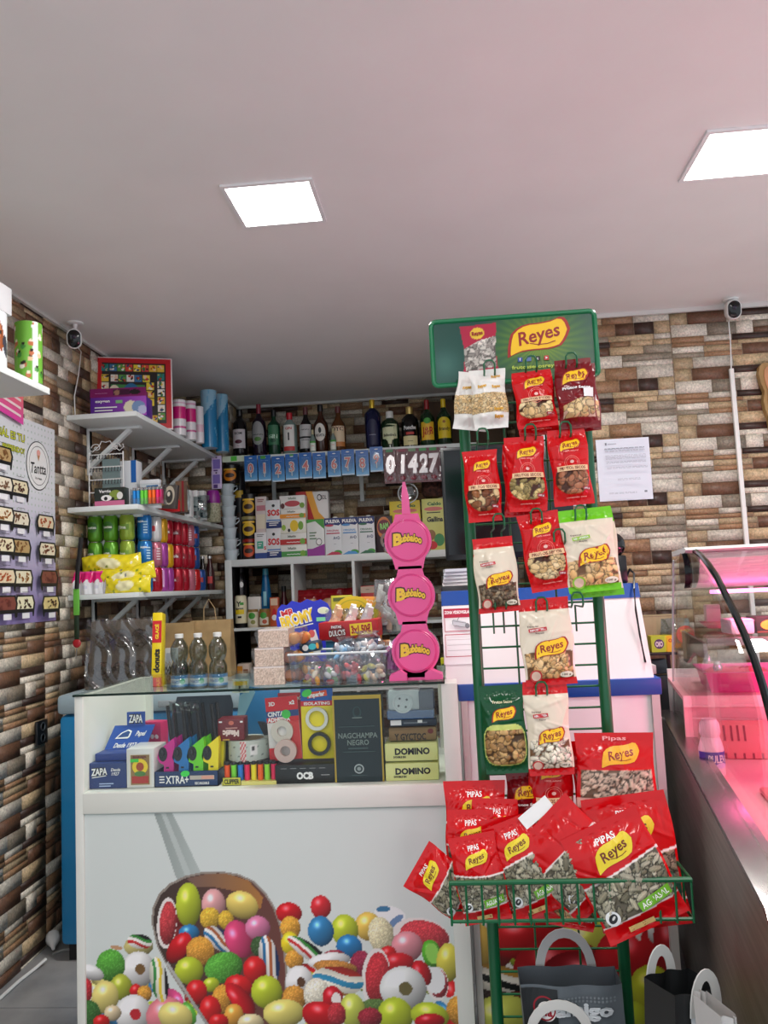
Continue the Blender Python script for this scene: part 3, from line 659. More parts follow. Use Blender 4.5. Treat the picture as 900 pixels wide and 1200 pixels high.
c2 += [('e', 615, 1098, 44, 24, 0, (190, 24, 30)), ('e', 562, 1110, 16, 26, 0, (236, 196, 90)), ('e', 690, 1104, 36, 24, 0, (200, 206, 80)), ('e', 655, 1135, 50, 34, 0, (160, 24, 30)), ('st', 580, 1146, 40, 14, .2, RED, [(240, 236, 220), (20, 20, 20), (240, 236, 220), (200, 150, 60)]), ('e', 690, 1150, 50, 30, .3, (130, 20, 28)), ('e', 738, 1128, 38, 38, .5, (196, 24, 34)), ('poly', [(712, 1088), (734, 1082), (762, 1084), (752, 1094), (750, 1104), (740, 1092), (722, 1098)], (240, 232, 226)), ('e', 772, 1092, 12, 14, .3, (240, 236, 236)), ('e', 788, 1110, 20, 40, 0, (170, 20, 30)), ('e', 764, 1160, 24, 26, 0, (196, 204, 50)), ('e', 742, 1200, 20, 24, 0, YG), ('e', 590, 1195, 40, 26, 0, (200, 206, 90)), ('s', 800, 1150, 14, 40, 0, ORG), ('e', 545, 1185, 20, 20, 0, WHT)]
candy_canvas(o, 'sweets_print', .01, .485, .52, SY+.0115, c2, (226, 220, 214), .003)
# raised back panel with blue cap
o = E('counter_hutch', 'white raised back panel with blue cap standing on the service counter', 'counter panel', (.235, SY+.01, 1.05))
m = MB(); y1 = .12
def slab(x0, x1, ya, za, yb, zb, d, mat): m.add([(x0, ya, za), (x1, ya, za), (x1, ya+d, za), (x0, ya+d, za), (x0, yb, zb), (x1, yb, zb), (x1, yb+d, zb), (x0, yb+d, zb)], [(0,3,2,1),(4,5,6,7),(0,1,5,4),(1,2,6,5),(2,3,7,6),(3,0,4,7)], mat)
slab(-.262, .262, 0, .0, .098, .205, .02, HW); slab(-.262, -.25, .02, 0, .118, .2, .09, HW); slab(.25, .262, .02, 0, .118, .2, .09, HW); m.build('panel', o)
m = MB(); slab(-.265, .265, .094, .2, .11, .238, .12, BLUE); m.build('cap', o)
hu = o
HF = lambda a, b, off: (a, b*.4785-off*.9, b-.0+off*.43)
# notice stuck on the hutch
q = P(518, 714, Y=2.17)
def hutch_pt(px, py):
    d0 = 2.1
    for _ in range(12):
        p = P(px, py, Y=d0); d0 = SY+.01+(p.z-1.05)*.4785
    return p.x-.235, p.z-1.05
a0, b1 = hutch_pt(517.5, 711); a1, b0 = hutch_pt(561, 778)
n = E('video_notice', 'white and red video surveillance notice stuck on the counter panel', 'notice', hu.location)
HF2 = lambda a, b, off: HF(a, b, off+.0012)
g = G(HF2, .0002); g.rect(a0, b0, a1, b1, C((238, 236, 238), .4)); g.build('sheet', n)
g = G(HF2, .0008); rd = C((176, 24, 60), .4); W = a1-a0; H = b1-b0
g.rect(a0+.05*W, b1-.2*H, a1-.02*W, b1-.05*H, rd); g.text('ZONA VIDEOVIGILADA', (a0+a1)/2, b1-.115*H, .008, C((250, 240, 240)), bold=.04, w=.85*W)
for z0, z1 in ((.55, .8), (.12, .5)):
    for u0, v0, u1, v1 in ((.06, z0, .96, z0+.012), (.06, z1-.012, .96, z1), (.06, z0, .075, z1), (.945, z0, .96, z1)): g.rect(a0+u0*W, b0+v0*H, a0+u1*W, b0+v1*H, rd)
for v in (.22, .31, .4): g.rect(a0+.12*W, b0+v*H, a0+.9*W, b0+(v+.008)*H, C((190, 186, 190)))
gy = C((120, 122, 128), .4); g.rect(a0+.3*W, b0+.64*H, a0+.7*W, b0+.73*H, C((196, 200, 206)), ang=-.25); g.line([(a0+.3*W, b0+.73*H), (a0+.7*W, b0+.68*H), (a0+.72*W, b0+.6*H), (a0+.32*W, b0+.65*H), (a0+.3*W, b0+.73*H)], .0012, gy); g.ell(a0+.74*W, b0+.63*H, .006, .007, gy); g.line([(a0+.45*W, b0+.72*H), (a0+.5*W, b0+.78*H)], .0015, gy); g.build('lettering', n)
# ================================================================ MEAT DISPLAY CASE (right)
STEEL = noisy('brushed_steel', (150, 142, 134), (172, 164, 156), 3, .38, metal=.8, stretch=(1, 1, 30)); STEEL2 = C((170, 165, 165), .25, 1.0)
PHI = math.radians(9.7); CASE = Vector((.44, 1.261, 0)); RZ = .81; SL = 1.81; WD = 1.5
o = E('meat_display_case', 'curved glass refrigerated counter with steel side lit pink inside', 'display case', CASE, (0, 0, -PHI))
def case_pt(x, s, z=0): return Vector((CASE.x+x*math.cos(PHI)+s*math.sin(PHI), CASE.y-x*math.sin(PHI)+s*math.cos(PHI), z))
def yz(X0, X1, pts, mat, mb):
    n = len(pts); vs = [(X0, y, z) for y, z in pts]+[(X1, y, z) for y, z in pts]
    tr = tessellate_polygon([[Vector((y, z, 0)) for y, z in pts]])
    mb.add(vs, [tuple(t) for t in tr]+[tuple(i+n for i in reversed(t)) for t in tr]+[(i, (i+1) % n, n+(i+1) % n, n+i) for i in range(n)], mat)
m = MB(); yz(0, .03, [(SL, .0), (SL, RZ-.012), (-.02, RZ-.012), (-.05, RZ-.05), (-.05, 0)], STEEL, m); m.build('side_panel', o)
m = MB(); m.box(.03, WD, -.05, -.03, 0, RZ-.05, STEEL); m.build('front_panel', o)
m = MB(); m.box(WD, WD+.03, -.05, SL, 0, RZ, STEEL); m.build('end_panel', o)
m = MB(); yz(-.004, .062, [(SL+.004, RZ-.012), (SL+.004, RZ), (0, RZ), (-.055, RZ-.035), (-.055, RZ-.05), (0, RZ-.012)], STEEL2, m)
m.box(.062, WD, -.055, .04, RZ-.02, RZ, STEEL2); m.build('rim', o)
INN = C((240, 170, 180), .35); ZD = .757; ZS = .93; SS = 1.3  # deck colour carries the pink glow of the case lamps
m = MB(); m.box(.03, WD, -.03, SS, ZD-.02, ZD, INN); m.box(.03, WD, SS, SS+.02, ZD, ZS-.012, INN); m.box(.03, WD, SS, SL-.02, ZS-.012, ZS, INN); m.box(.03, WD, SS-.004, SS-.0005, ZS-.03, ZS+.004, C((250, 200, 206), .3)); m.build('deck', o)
m = MB(); m.box(.03, WD, SL-.02, SL, 0, ZS+.03, C((226, 220, 220), .35)); m.build('back_panel', o)
XG = .041; kz = lambda z: 1.31+(z-1.31)*.82
GL = [(.82*s, kz(z)) for s, z in [(1.50, 1.380), (1.21, 1.380), (1.06, 1.362), (.925, 1.331), (.772, 1.29), (.645, 1.241), (.531, 1.199), (.431, 1.156), (.344, 1.11), (.271, 1.058), (.208, .996), (.155, .93), (.12, .84), (.105, .74), (.10, .701)]]
m = MB(); yz(XG, XG+.006, GL+[(1.76, RZ+.001), (1.60, 1.05), (1.45, 1.23), (1.34, 1.345)], GLASS, m); m.build('side_glass', o)
m = MB(); vs = []
for y, z in GL[1:]: vs += [(XG+.02, y, z), (WD, y, z)]
m.add(vs, [(2*i, 2*i+1, 2*i+3, 2*i+2) for i in range(len(GL)-2)], GLASS); m.build('curved_glass', o, recalc=False)
m = MB(); yz(XG-.006, WD, [(1.34, 1.362), (1.34, 1.377), (1.0, 1.378), (.96, 1.37), (1.0, 1.364)], C((226, 230, 228), .3), m); m.build('top_rail', o)
m = MB(); yz(XG+.03, WD, [(1.3, 1.36), (1.0, 1.362), (.98, 1.345), (1.03, 1.29), (1.12, 1.265), (1.3, 1.26)], C((206, 214, 212), .3), m); m.build('light_canopy', o)
DG = C((20, 28, 30), .12, .3)
m = MB(); m.tube([(XG+.02, y, z) for y, z in GL[1:]], .0075, DG, n=8); m.build('glass_edge_seal', o)
m = MB(); ring = [(1.08+.07*math.cos(t), 1.315+.05*math.sin(t)) for t in [2*PI*i/20 for i in range(20)]]
m.loft([[(XG-.008, y, z) for y, z in ring], [(XG+.012, y, z) for y, z in ring]], DG); m.build('end_cap', o)
m = MB(); m.tube([(XG-.003, 1.76, RZ), (XG-.003, 1.60, 1.05), (XG-.003, 1.45, 1.23), (XG-.003, 1.34, 1.35)], .003, C((214, 222, 222), .1)); m.build('back_edge', o)
m = MB(); m.box(XG+.03, WD, .98, 1.5, 1.12, 1.129, GLASS); m.box(XG+.03, WD, .968, .98, 1.112, 1.131, C((150, 140, 136), .3, .8)); m.build('glass_shelf', o)
m = MB(); yz(XG+.02, XG+.03, [(.98, 1.075), (.98, 1.118), (1.5, 1.118), (1.5, 1.02), (1.42, 1.02), (1.2, 1.075)], C((150, 146, 146), .3, .9), m); m.build('shelf_bracket', o)
m = MB()
for y in (.97, 1.16): m.lathe([(.010, 0), (.012, .01), (.007, .026)], STEEL2, T=Matrix.Translation((XG+.05, y, 1.045)), n=12)
m.build('clips', o)
PKE = C((255, 120, 190), .4, em=((255, 110, 190), 6.0))
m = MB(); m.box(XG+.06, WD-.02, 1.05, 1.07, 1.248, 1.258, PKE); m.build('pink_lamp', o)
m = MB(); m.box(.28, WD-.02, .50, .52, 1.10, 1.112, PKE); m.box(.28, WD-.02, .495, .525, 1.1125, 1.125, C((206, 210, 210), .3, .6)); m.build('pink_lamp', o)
for nm, loc, en, tgt in (('case_lamp', (.75, 1.06, 1.243), 9, (.75, 1.0, .7)), ('front_case_lamp', (.55, .51, 1.095), 5, (-.25, .72, .8))):
    L = bpy.data.lights.new(nm, 'AREA'); L.shape = 'RECTANGLE'; L.size = 1.2 if nm == 'case_lamp' else .4; L.size_y = .06; L.energy = en; L.color = (1, .10, .30)
    lo = bpy.data.objects.new(nm, L); COL.objects.link(lo); lo.location = loc; lo.parent = o
    d_ = Vector(tgt)-Vector(loc); lo.rotation_euler = (math.atan2(d_.y, -d_.z), 0, 0) if nm == 'case_lamp' else d_.to_track_quat('-Z', 'Y').to_euler()
# ================================================================ SNACK STAND
GREEN = C((10, 92, 54), .3); GREEN2 = C((16, 118, 74), .3)
RY = 1.74
SX = .18
o = E('snack_stand', 'green wire display stand with header sign hung with snack bags', 'display stand', (SX, RY, 0))
stand = o
XL, XR = .047, .312
for x in (XL, XR):
    m = MB(); m.tube([(x-SX, 0, .02), (x-SX, 0, 1.76)], .0125, GREEN, n=10); m.build('post', o)
m = MB()
for x in (XL, XR): m.box(x-SX-.015, x-SX+.015, -.2, .2, 0, .025, GREEN, ch=.004)
m.box(XL-SX, XR-SX, -.012, .012, .03, .05, GREEN); m.build('base', o)
m = MB(); z = .1
while z < 1.72: m.tube([(XL-SX, .002, z), (XR-SX, .002, z)], .0024, GREEN, n=5); z += .0445
for q in (.33, .67): x = XL+(XR-XL)*q-SX; m.tube([(x, .006, .08), (x, .006, 1.72)], .0024, GREEN, n=5)
m.build('wire_grid', o)
# header sign
sx0, sx1, sz0, sz1 = -.015-SX, .347-SX, 1.750, 1.897
s = MB(); s.box(sx0, sx1, .0, .006, sz0, sz1, GREEN2, ch=.002); sign = s.build('header_sign', o)
m = MB(); rc = .012; pts = []
for cxx, czz, t0 in ((sx1-rc, sz1-rc, 0), (sx0+rc, sz1-rc, PI/2), (sx0+rc, sz0+rc, PI), (sx1-rc, sz0+rc, 1.5*PI)):
    pts += [(cxx+rc*math.cos(t0+k*PI/8), .0, czz+rc*math.sin(t0+k*PI/8)) for k in range(5)]
m.tube(pts, .0055, GREEN2, n=8, closed=True); m.build('sign_frame', sign)
W, H = sx1-sx0-.012, sz1-sz0-.012
cv = Canvas(W, H, 180, 70, (16, 74, 58))
d = np.hypot((cv.X-W*.66)/1.25, cv.Z-H*.55); an = np.arctan2(cv.Z-H*.55, cv.X-W*.66); t = np.clip(1-d/.115, 0, 1)[..., None]*(.82+.18*np.sin(an*34)[..., None])
cv.c = np.array((16, 70, 60.))*(1-t)+np.array((150, 176, 40.))*t
q = np.exp(-((cv.X-W*.06)**2+(cv.Z-H*.3)**2)/.0012)[..., None]; cv.c = cv.c*(1-q*.35)+np.array((120, 160, 150.))*q*.35
bx = lambda u: W*u
bag = [(W*.165, H*.93), (W*.4, H*.96), (W*.385, H*.5), (W*.4, H*.06), (W*.17, H*.02), (W*.19, H*.5)]
cv.poly(bag, (176, 20, 60)); mk = cv.inside([(W*.185, H*.55), (W*.29, H*.68), (W*.39, H*.74), (W*.385, H*.22), (W*.19, H*.16)])
cv.c[mk] = (90, 84, 78); cv.nuts(mk, .008, 1.9, [(196, 190, 180), (214, 206, 196), (150, 142, 134)], 3, .0008)
cv.ell(W*.275, H*.8, W*.045, H*.1, .1, (236, 196, 60))
sheet('sign_print', cv, lambda X, Z, Hh: (sx0+.006+X, -.0004-Hh*.2, sz0+.006+Z), vcol('sign_gloss', .28), sign)
g = G(lambda a, b, off: (sx0+.006+a, -.0008-off, sz0+.006+b))
logo(g, W*.66, H*.67, W*.40); g.text('Reyes', W*.275, H*.8, .008, LOGO_T, w=W*.07, bold=.04, ang=.1)
for k, c in enumerate(((50, 80, 160), (90, 120, 170), (20, 20, 24), (200, 50, 50))):
    g.rect(W*(.535+k*.055)-.005, H*.3-.005, W*(.535+k*.055)+.005, H*.3+.005, C(c, .4))
for ch, k in (('f', 0), ('t', 2)): g.text(ch, W*(.535+k*.055), H*.3, .006, C((240, 240, 240)), bold=.03)
g.poly([(W*.7-.002, H*.3-.003), (W*.7+.003, H*.3), (W*.7-.002, H*.3+.003)], C((240, 240, 240)))
g.text('frutossecosreyes', W*.63, H*.17, .008, C((196, 220, 80)), w=W*.3, bold=.02)
g.build('lettering', sign)
# basket
bx0, bx1, by0, by1, bz0, bz1 = -.033-SX, .402-SX, -.215, -.012, .688, .758
m = MB()
m.tube([(bx0, by0, bz1), (bx1, by0, bz1), (bx1, by1, bz1+.0), (bx0, by1, bz1+.0)], .0048, GREEN, n=8, closed=True)
m.tube([(bx0, by0+.004, bz0), (bx1, by0+.004, bz0), (bx1, by1, bz0), (bx0, by1, bz0)], .0035, GREEN, n=6, closed=True)
bk = m.build('basket', o)
m = MB(); k = 0; x = bx0+.0
while x < bx1+.001:
    m.tube([(x, by0, bz1), (x, by0+.002, bz0-.006), (x, by0+.03, bz0-.002), (x, by1, bz0), (x, by1, bz1)], .0022, GREEN, n=5); x += (bx1-bx0)/15
for y in (-.16, -.11, -.06):
    for xx in (bx0, bx1): m.tube([(xx, y, bz1), (xx, y, bz0)], .0022, GREEN, n=5)
    m.tube([(bx0, y, bz0), (bx1, y, bz0)], .0022, GREEN, n=5)
m.build('wires', bk)
m = MB(); m.box(bx1-.06, bx1-.012, by0+.02, by1-.01, bz0+.004, bz0+.058, C((12, 66, 46), .4), ch=.003); m.build('end_bracket', bk)
# hooks: px of loop top, y of the bar on the grid
def hook(px, py, Yf=1.63, drop=.03, wd=.011):
    p = P(px, py, Y=Yf); x, z = p.x-SX, p.z; yf = Yf-RY; m = MB(); pts = []
    zb = z-drop
    pts += [(x-wd, -.001, zb-.055), (x-wd, -.001, zb), (x-wd, yf+.012, zb), (x-wd, yf, zb+.006), (x-wd, yf, z-.008), (x-wd*.6, yf, z-.001), (x, yf, z), (x+wd*.6, yf, z-.001), (x+wd, yf, z-.008), (x+wd, yf, zb+.006), (x+wd, yf+.012, zb), (x+wd, -.001, zb), (x+wd, -.001, zb-.055)]
    m.tube(pts, .0021, GREEN, n=6); m.build('hook', stand)
for h in ((573, 422), (622, 417), (669, 413), (565, 502), (621, 497), (662, 494), (584, 602), (628, 596), (680, 592), (586, 697), (634, 700), (676, 694), (634, 799), (655, 620)): hook(*h)
# ---------------------------------------------------------------- snack bags
RB = vcol('bag_film', .15, spec=.38); NUTM = vcol('nuts_seen_through_film', .3, spec=.3)
WT = C((245, 242, 240), .4); TAN = C((238, 196, 150), .4); DKR = C((110, 20, 20), .4)
P_MIX = [(150, 96, 60), (196, 150, 100), (110, 66, 44), (222, 190, 140)]; P_CASH = [(226, 182, 126), (216, 170, 112), (232, 194, 142)]; P_ALM = [(170, 110, 80), (150, 96, 66), (186, 130, 96)]
P_PIP = [(158, 152, 130), (140, 134, 112), (120, 114, 94), (172, 166, 146)]; P_WAL = [(176, 136, 84), (150, 112, 66), (196, 158, 104)]; P_PEA = [(222, 190, 140), (208, 172, 120), (232, 206, 160)]; P_PUM = [(236, 226, 206), (226, 214, 190)]; P_DARK = [(120, 100, 80), (150, 130, 104), (90, 72, 56)]
def snack_bag(name, label, w, h, style, loc, rot, seed=1, pal=P_MIX, nut=.011, el=1.35, bulge=.017, group=None, nu=58, text=True, fold=0.0, base=(204, 10, 18)):
    """loc is the middle of the top edge; the bag hangs down from it"""
    nv = int(nu*h/w); r = random.Random(seed); cv = Canvas(w, h, nu, nv, base); X, Z = cv.X, cv.Z; U, V = X/w, Z/h
    red = base; edge = None
    if style == 'frutos':
        m = (V > .14) & (V < .44) & (np.abs(U-.5) < .44-.25*np.clip((V-.36)/.08, 0, 1)*0) & ((U-.5)**2/.2+(V-.34)**2/.045 < 1.0)
        cv.c[m] = (70, 36, 24); cv.nuts(m, nut, el, pal, seed, .0034); cv.win = m
    elif style == 'cream':
        cv.c[:] = (232, 218, 196); cv.rect(0, h*.86, w, h, red); cv.rect(0, 0, w, h*.075, red)
        m = (V > .075) & (V < .37+.03*np.sin(U*3)) & (U > .05) & (U < .95); cv.c[m] = (110, 76, 48); cv.nuts(m, nut, el, pal, seed, .004); cv.win = m
    elif style == 'green':
        cv.c[:] = (8, 74, 40); m = (((U-.5)/.44)**4+((V-.33)/.22)**4 < 1) & (V < .5); cv.c[m] = (70, 48, 28); cv.nuts(m, nut, el, pal, seed, .004); cv.win = m
        rg = (((U-.5)/.46)**4+((V-.33)/.235)**4 < 1) & ~m; cv.c[rg] = (196, 206, 110)
    elif style == 'pipas':
        top = .56+.05*np.sin(U*2.2+seed); m = (V < top) & (V > .16+.04*U) & (U > .03) & (U < .97)
        cv.c[:] = red; rim = (V < top+.016) & (V >= top-.004); cv.c[rim] = (240, 226, 222); rim = (V > .145+.04*U) & (V <= .16+.04*U); cv.c[rim] = (240, 226, 222)
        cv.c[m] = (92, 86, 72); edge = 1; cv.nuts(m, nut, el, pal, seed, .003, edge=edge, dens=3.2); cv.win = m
    elif style == 'peek':
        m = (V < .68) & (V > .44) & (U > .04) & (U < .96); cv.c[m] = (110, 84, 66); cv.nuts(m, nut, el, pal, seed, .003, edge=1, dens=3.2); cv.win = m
        q = (V <= .44) & (V > .36); cv.c[q] = (240, 180, 170)
    elif style == 'white':
        cv.c[:] = (236, 232, 226); m = (V > .24) & (V < .58); cv.c[m] = (226, 206, 160); cv.nuts(m, nut, el, pal, seed, .0022, dens=3.2); cv.win = m
    elif style == 'dark':
        cv.c[:] = (120, 12, 22); m = (V > .14) & (V < .42) & (U > .1) & (U < .95) & (V < .3+.2*U); cv.c[m] = (210, 170, 150); cv.nuts(m, nut, el, pal, seed, .0034); cv.win = m
    # film form: flat seals, full belly, creases
    cr = [(r.uniform(0, w), r.uniform(0, h), r.uniform(0, PI), r.uniform(.0012, .0032)*(1 if r.random() < .6 else -1), r.uniform(.012, .045), r.uniform(.0022, .005)) for _ in range(26)]
    sd = seed*1.7
    def form(A, B):
        u, v = np.clip(A/w, 0, 1), np.clip(B/h, 0, 1)
        e = np.clip(np.minimum(v-.04, .93-v)/.16, 0, 1); e = e*e*(3-2*e)
        y = bulge*(np.sin(PI*u)**.75)*e*(1.08-.35*v)
        seal = np.exp(-np.abs(.93-v)/.07)+np.exp(-np.abs(v-.04)/.06)
        y = y+.0012*np.sin(u*38+sd)*seal*np.sin(PI*u)*(v < .93)*(v > .04)
        for cx, cz, t, am, L, wd in cr:
            dx, dz = A-cx, B-cz; a = dx*math.cos(t)+dz*math.sin(t); b = -dx*math.sin(t)+dz*math.cos(t)
            y = y+am*.8*np.exp(-(a/L)**2-(b/wd)**2)*e
        return y+.0004
    def pos(A, B, off):
        y = form(A, B); v = B/h
        side = .004*np.sin(v*9+sd)*(A/w-.5)
        bend = fold*((v-.5)**2)
        return A-w/2+side, -(y+off)-bend, B-h
    x, y, z = pos(X, Z, cv.hg); V3 = np.stack([x, y, z], -1).reshape(-1, 3); cols = lin(cv.c).reshape(-1, 3)
    wv = cv.win; keep = ~(wv[:-1, :-1] & wv[1:, :-1] & wv[:-1, 1:] & wv[1:, 1:])
    f1 = quads(nu, nv, keep); nb = len(V3)
    xb, yb, zb = pos(X, Z, 0); yb2 = form(X, Z)*.7-fold*((Z/h-.5)**2)+.0006; Vb = np.stack([xb, yb2, zb], -1).reshape(-1, 3); fb = quads(nu, nv)[:, ::-1]+nb
    cb = np.repeat(lin(np.array([[red if style not in ('green', 'white') else tuple(cv.c[-1, 0])]], float)).reshape(1, 3), nb, 0)
    body = mesh_col(name, np.concatenate([V3, Vb]), np.concatenate([f1, fb]), np.concatenate([cols, cb]), RB)
    tag(body, label, 'snack bag', group, loc, rot)
    if wv.any(): mesh_col('window', V3, quads(nu, nv, ~keep), cols, NUTM, body)
    def fn(a, b, off):
        A = np.float64(a); B = np.float64(b); x, y, z = pos(A, B, off); return (float(x), float(y), float(z))
    g = G(fn, .0044 if style == 'cream' else .0012, .00035)
    if style == 'frutos':
        logo(g, w*.53, h*.775, w*.56); g.rect(w*.12, h*.435, w*.95, h*.5, TAN, na=10, nb=2); g.text('FRUTOS SECOS', w*.53, h*.468, h*.036, DKR, w=w*.7, bold=.02)
        for k in (1.0, .78): g.ell(w*.53, h*.53, w*.2*k, w*.2*k, C((232, 120, 110), .4), r0=.94, n=28, rings=1)
        g.ell(w*.53, h*.55, w*.05, w*.04, C((240, 190, 180), .4)); g.rect(w*.12, h*.435, w*.95, h*.5, TAN, na=10, nb=2) ; g.text('FRUTOS SECOS', w*.53, h*.468, h*.036, DKR, w=w*.7, bold=.02)
        g.text('100% natural', w*.53, h*.69, h*.018, C((250, 170, 160), .4), w=w*.36); g.text('contenido neto', w*.55, h*.095, h*.016, C((250, 180, 170), .4), w=w*.5)
        g.rect(w*.72, h*.17, w*.92, h*.215, C((150, 20, 30)), na=4); g.text('100 g', w*.82, h*.192, h*.02, WT, w=w*.14)
    elif style == 'cream':
        logo(g, w*.55, h*.43, w*.66)
        rdm = C((196, 40, 50), .4) if base[0] > 150 else C((150, 200, 40), .4)
        g.text('Especial', w*.24, h*.685, h*.016, C((60, 40, 36)), w=w*.2); g.rect(w*.16, h*.625, w*.5, h*.665, rdm, na=4, ang=.08); g.text('REPOSTERÍA', w*.33, h*.645, h*.02, WT, w=w*.29, bold=.03, ang=.08); g.text('Reyes', w*.36, h*.605, h*.014, C((60, 40, 36)), w=w*.15)
        g.ell(w*.2, h*.12, w*.12, w*.12, C((200, 60, 60) if base[0] > 150 else (150, 200, 60), .4)); g.ell(w*.2, h*.12, w*.09, w*.09, C((236, 200, 180), .4)); g.ell(w*.8, h*.12, w*.13, w*.06, C((240, 236, 214), .4)); g.text('100 g', w*.8, h*.12, h*.02, C((80, 60, 40)), w=w*.18)
    elif style == 'green':
        logo(g, w*.52, h*.68, w*.6); g.text('Frutos Secos', w*.5, h*.82, h*.03, C((220, 214, 170)), w=w*.45, bold=.02)
    elif style == 'pipas':
        a = r.uniform(-.03, .05)
        if text: g.text('PIPAS', w*.5, h*.86, h*.055, WT, w=w*.24, bold=.02, ang=a); logo(g, w*.52, h*.73, w*.52, ang=a, border=False, my=C((236, 210, 40), .35), mt=C((110, 40, 20), .35))
        g.ell(w*.16, h*.22, w*.085, w*.085, C((236, 238, 238), .4)); g.ell(w*.16, h*.22, w*.06, w*.045, C((40, 40, 44), .4), ang=.6); g.ell(w*.17, h*.225, w*.03, w*.014, C((214, 214, 210), .4), ang=.6)
        g.rect(w*.5, h*.2, w*.92, h*.285, C((110, 176, 40), .4), na=6, nb=2, ang=.12); g.text('AGUASAL', w*.71, h*.243, h*.05, WT, w=w*.36, bold=.015, ang=.12)
        g.rect(w*.28, h*.05, w*.6, h*.1, C((240, 200, 130), .4), na=4); g.text('SIN GLUTEN', w*.44, h*.075, h*.028, C((150, 20, 20)), w=w*.28, bold=.04)
    elif style == 'peek':
        logo(g, w*.56, h*.81, w*.5, border=False, my=C((246, 180, 30), .35)); g.text('Pipas', w*.5, h*.955, h*.035, C((250, 170, 170)), w=w*.3)
    elif style == 'white':
        for q in ((.72, .86), (.3, .7), (.72, .68), (.72, .3), (.72, .17)): g.text('Reyes', w*q[0], h*q[1], h*.05, C((214, 160, 40)), w=w*.26, bold=.05, shear=.15, ang=.15)
    elif style == 'dark':
        logo(g, w*.5, h*.73, w*.72); g.text('Frutos Secos', w*.5, h*.56, h*.035, WT, w=w*.7, bold=.04); g.rect(w*.66, h*.42, w*.92, h*.55, WT, na=4, nb=3)
    g.build('lettering', body)
    return body
def hung(label, rect, style, tilt=0.0, Yf=1.645, **k):
    x0, y0, x1, y1 = rect; w, h, b = span(rect, Yf); top = P((x0+x1)/2, y0, Y=Yf)
    return snack_bag('snack_bag', label, w, h, style, top, (k.pop('lean', -.03), tilt, k.pop('turn', 0)), group=None, **k)
hung('white seed bag with small yellow logos behind, tilted on the top left hook', (537, 437, 577, 505), 'white', .16, Yf=1.675, seed=2, pal=P_PEA, nut=.006)
hung('white seed bag with yellow logos hung in front on the top left hook', (550, 433, 591, 503), 'white', -.02, seed=3, pal=P_PEA, nut=.006)
hung('small red peanut bag on the top middle hook', (599, 435, 645, 502), 'frutos', -.06, seed=4, pal=P_PEA, nut=.012)
hung('red bag showing its lower edge behind the top middle peanut bag', (602, 446, 647, 511), 'frutos', -.05, Yf=1.672, seed=41, pal=P_PEA)
hung('dark maroon nut bag on the top right hook', (648, 421, 693, 503), 'dark', -.03, seed=5, pal=P_PEA, nut=.013)
hung('second dark maroon nut bag behind the first on the top right hook', (651, 428, 696, 507), 'dark', -.05, Yf=1.675, seed=51, pal=P_PEA)
hung('red mixed nut bag on the second row left hook', (541, 528, 582, 612), 'frutos', -.03, seed=6, pal=P_MIX, nut=.014)
hung('red seed bag on the second row middle hook', (591, 512, 636, 600), 'frutos', .0, seed=7, pal=[(206, 180, 120), (186, 160, 100), (150, 130, 80)], nut=.009, el=1.7)
hung('red bag behind the second row seed bag', (588, 520, 634, 606), 'frutos', .01, Yf=1.672, seed=71)
hung('red almond bag on the second row right hook', (640, 503, 685, 593), 'frutos', -.05, seed=8, pal=P_ALM, nut=.012)
hung('cream bag of small dark seeds with red top hung on the left', (552, 630, 601, 718), 'cream', -.05, seed=9, pal=P_DARK, nut=.006, el=1.8)
hung('red cashew bag tilted in the middle of the third row', (605, 601, 653, 693), 'frutos', -.12, seed=10, pal=P_PEA, nut=.011)
hung('cream cashew bag with bright green top and bottom', (654, 596, 715, 694), 'cream', -.06, seed=11, pal=P_CASH, nut=.0125, el=1.5, base=(112, 200, 20))
hung('second green topped cashew bag just behind the first', (658, 600, 718, 700), 'cream', -.05, Yf=1.675, seed=12, pal=P_CASH, base=(112, 200, 20))
hung('cream peanut bag with red top in the middle of the fourth row', (605, 701, 666, 803), 'cream', -.04, seed=13, pal=P_CASH, nut=.011)
hung('dark green walnut bag low on the left', (561, 803, 612, 906), 'green', -.02, seed=14, pal=P_WAL, nut=.011)
hung('cream pumpkin seed bag with red top below the peanut bag', (612, 798, 663, 908), 'cream', -.02, seed=15, pal=P_PUM, nut=.009, el=1.7)
hung('red bag with yellow logo showing under the pumpkin seed bag', (618, 880, 668, 985), 'frutos', .0, Yf=1.69, seed=16)
hung('maroon bag standing behind the basket under the walnut bag', (592, 905, 640, 985), 'dark', .0, Yf=1.70, seed=17, pal=P_PEA)
# basket bags: loose, tilted
def loose(label, cx, cy, wpx, hpx, ang, Y, style='pipas', **k):
    """photo centre, size and turn of a bag lying in the basket"""
    s = Y/FPX; w, h = wpx*s, hpx*s; c = P(cx, cy, Y=Y); a = ang-.0465
    top = c+Vector((h/2*math.sin(a), 0, h/2*math.cos(a)))
    return snack_bag('sunflower_seed_bag', label, w, h, style, top, (k.pop('lean', -.12), a, 0), **k)
loose('red seed bag upright at the back right of the basket', 722, 925, 86, 124, .07, 1.665, 'peek', seed=21, pal=[(196, 170, 150), (170, 146, 128)], nut=.010, el=2.0, lean=-.06)
loose('red seed bag hidden behind the upright one at the back right', 708, 925, 66, 110, .0, 1.695, 'peek', seed=22, pal=P_PIP, lean=-.03)
loose('red seed bag standing behind the biggest bag at the right', 742, 1006, 94, 138, -.06, 1.63, 'pipas', seed=23, pal=[(150, 132, 112), (120, 104, 88)], nut=.012, el=2.1, nu=84)
loose('biggest red sunflower seed bag leaning at the basket front right', 729, 1023, 94, 118, -.36, 1.552, 'pipas', seed=24, pal=P_PIP, nut=.011, el=2.1, nu=88)
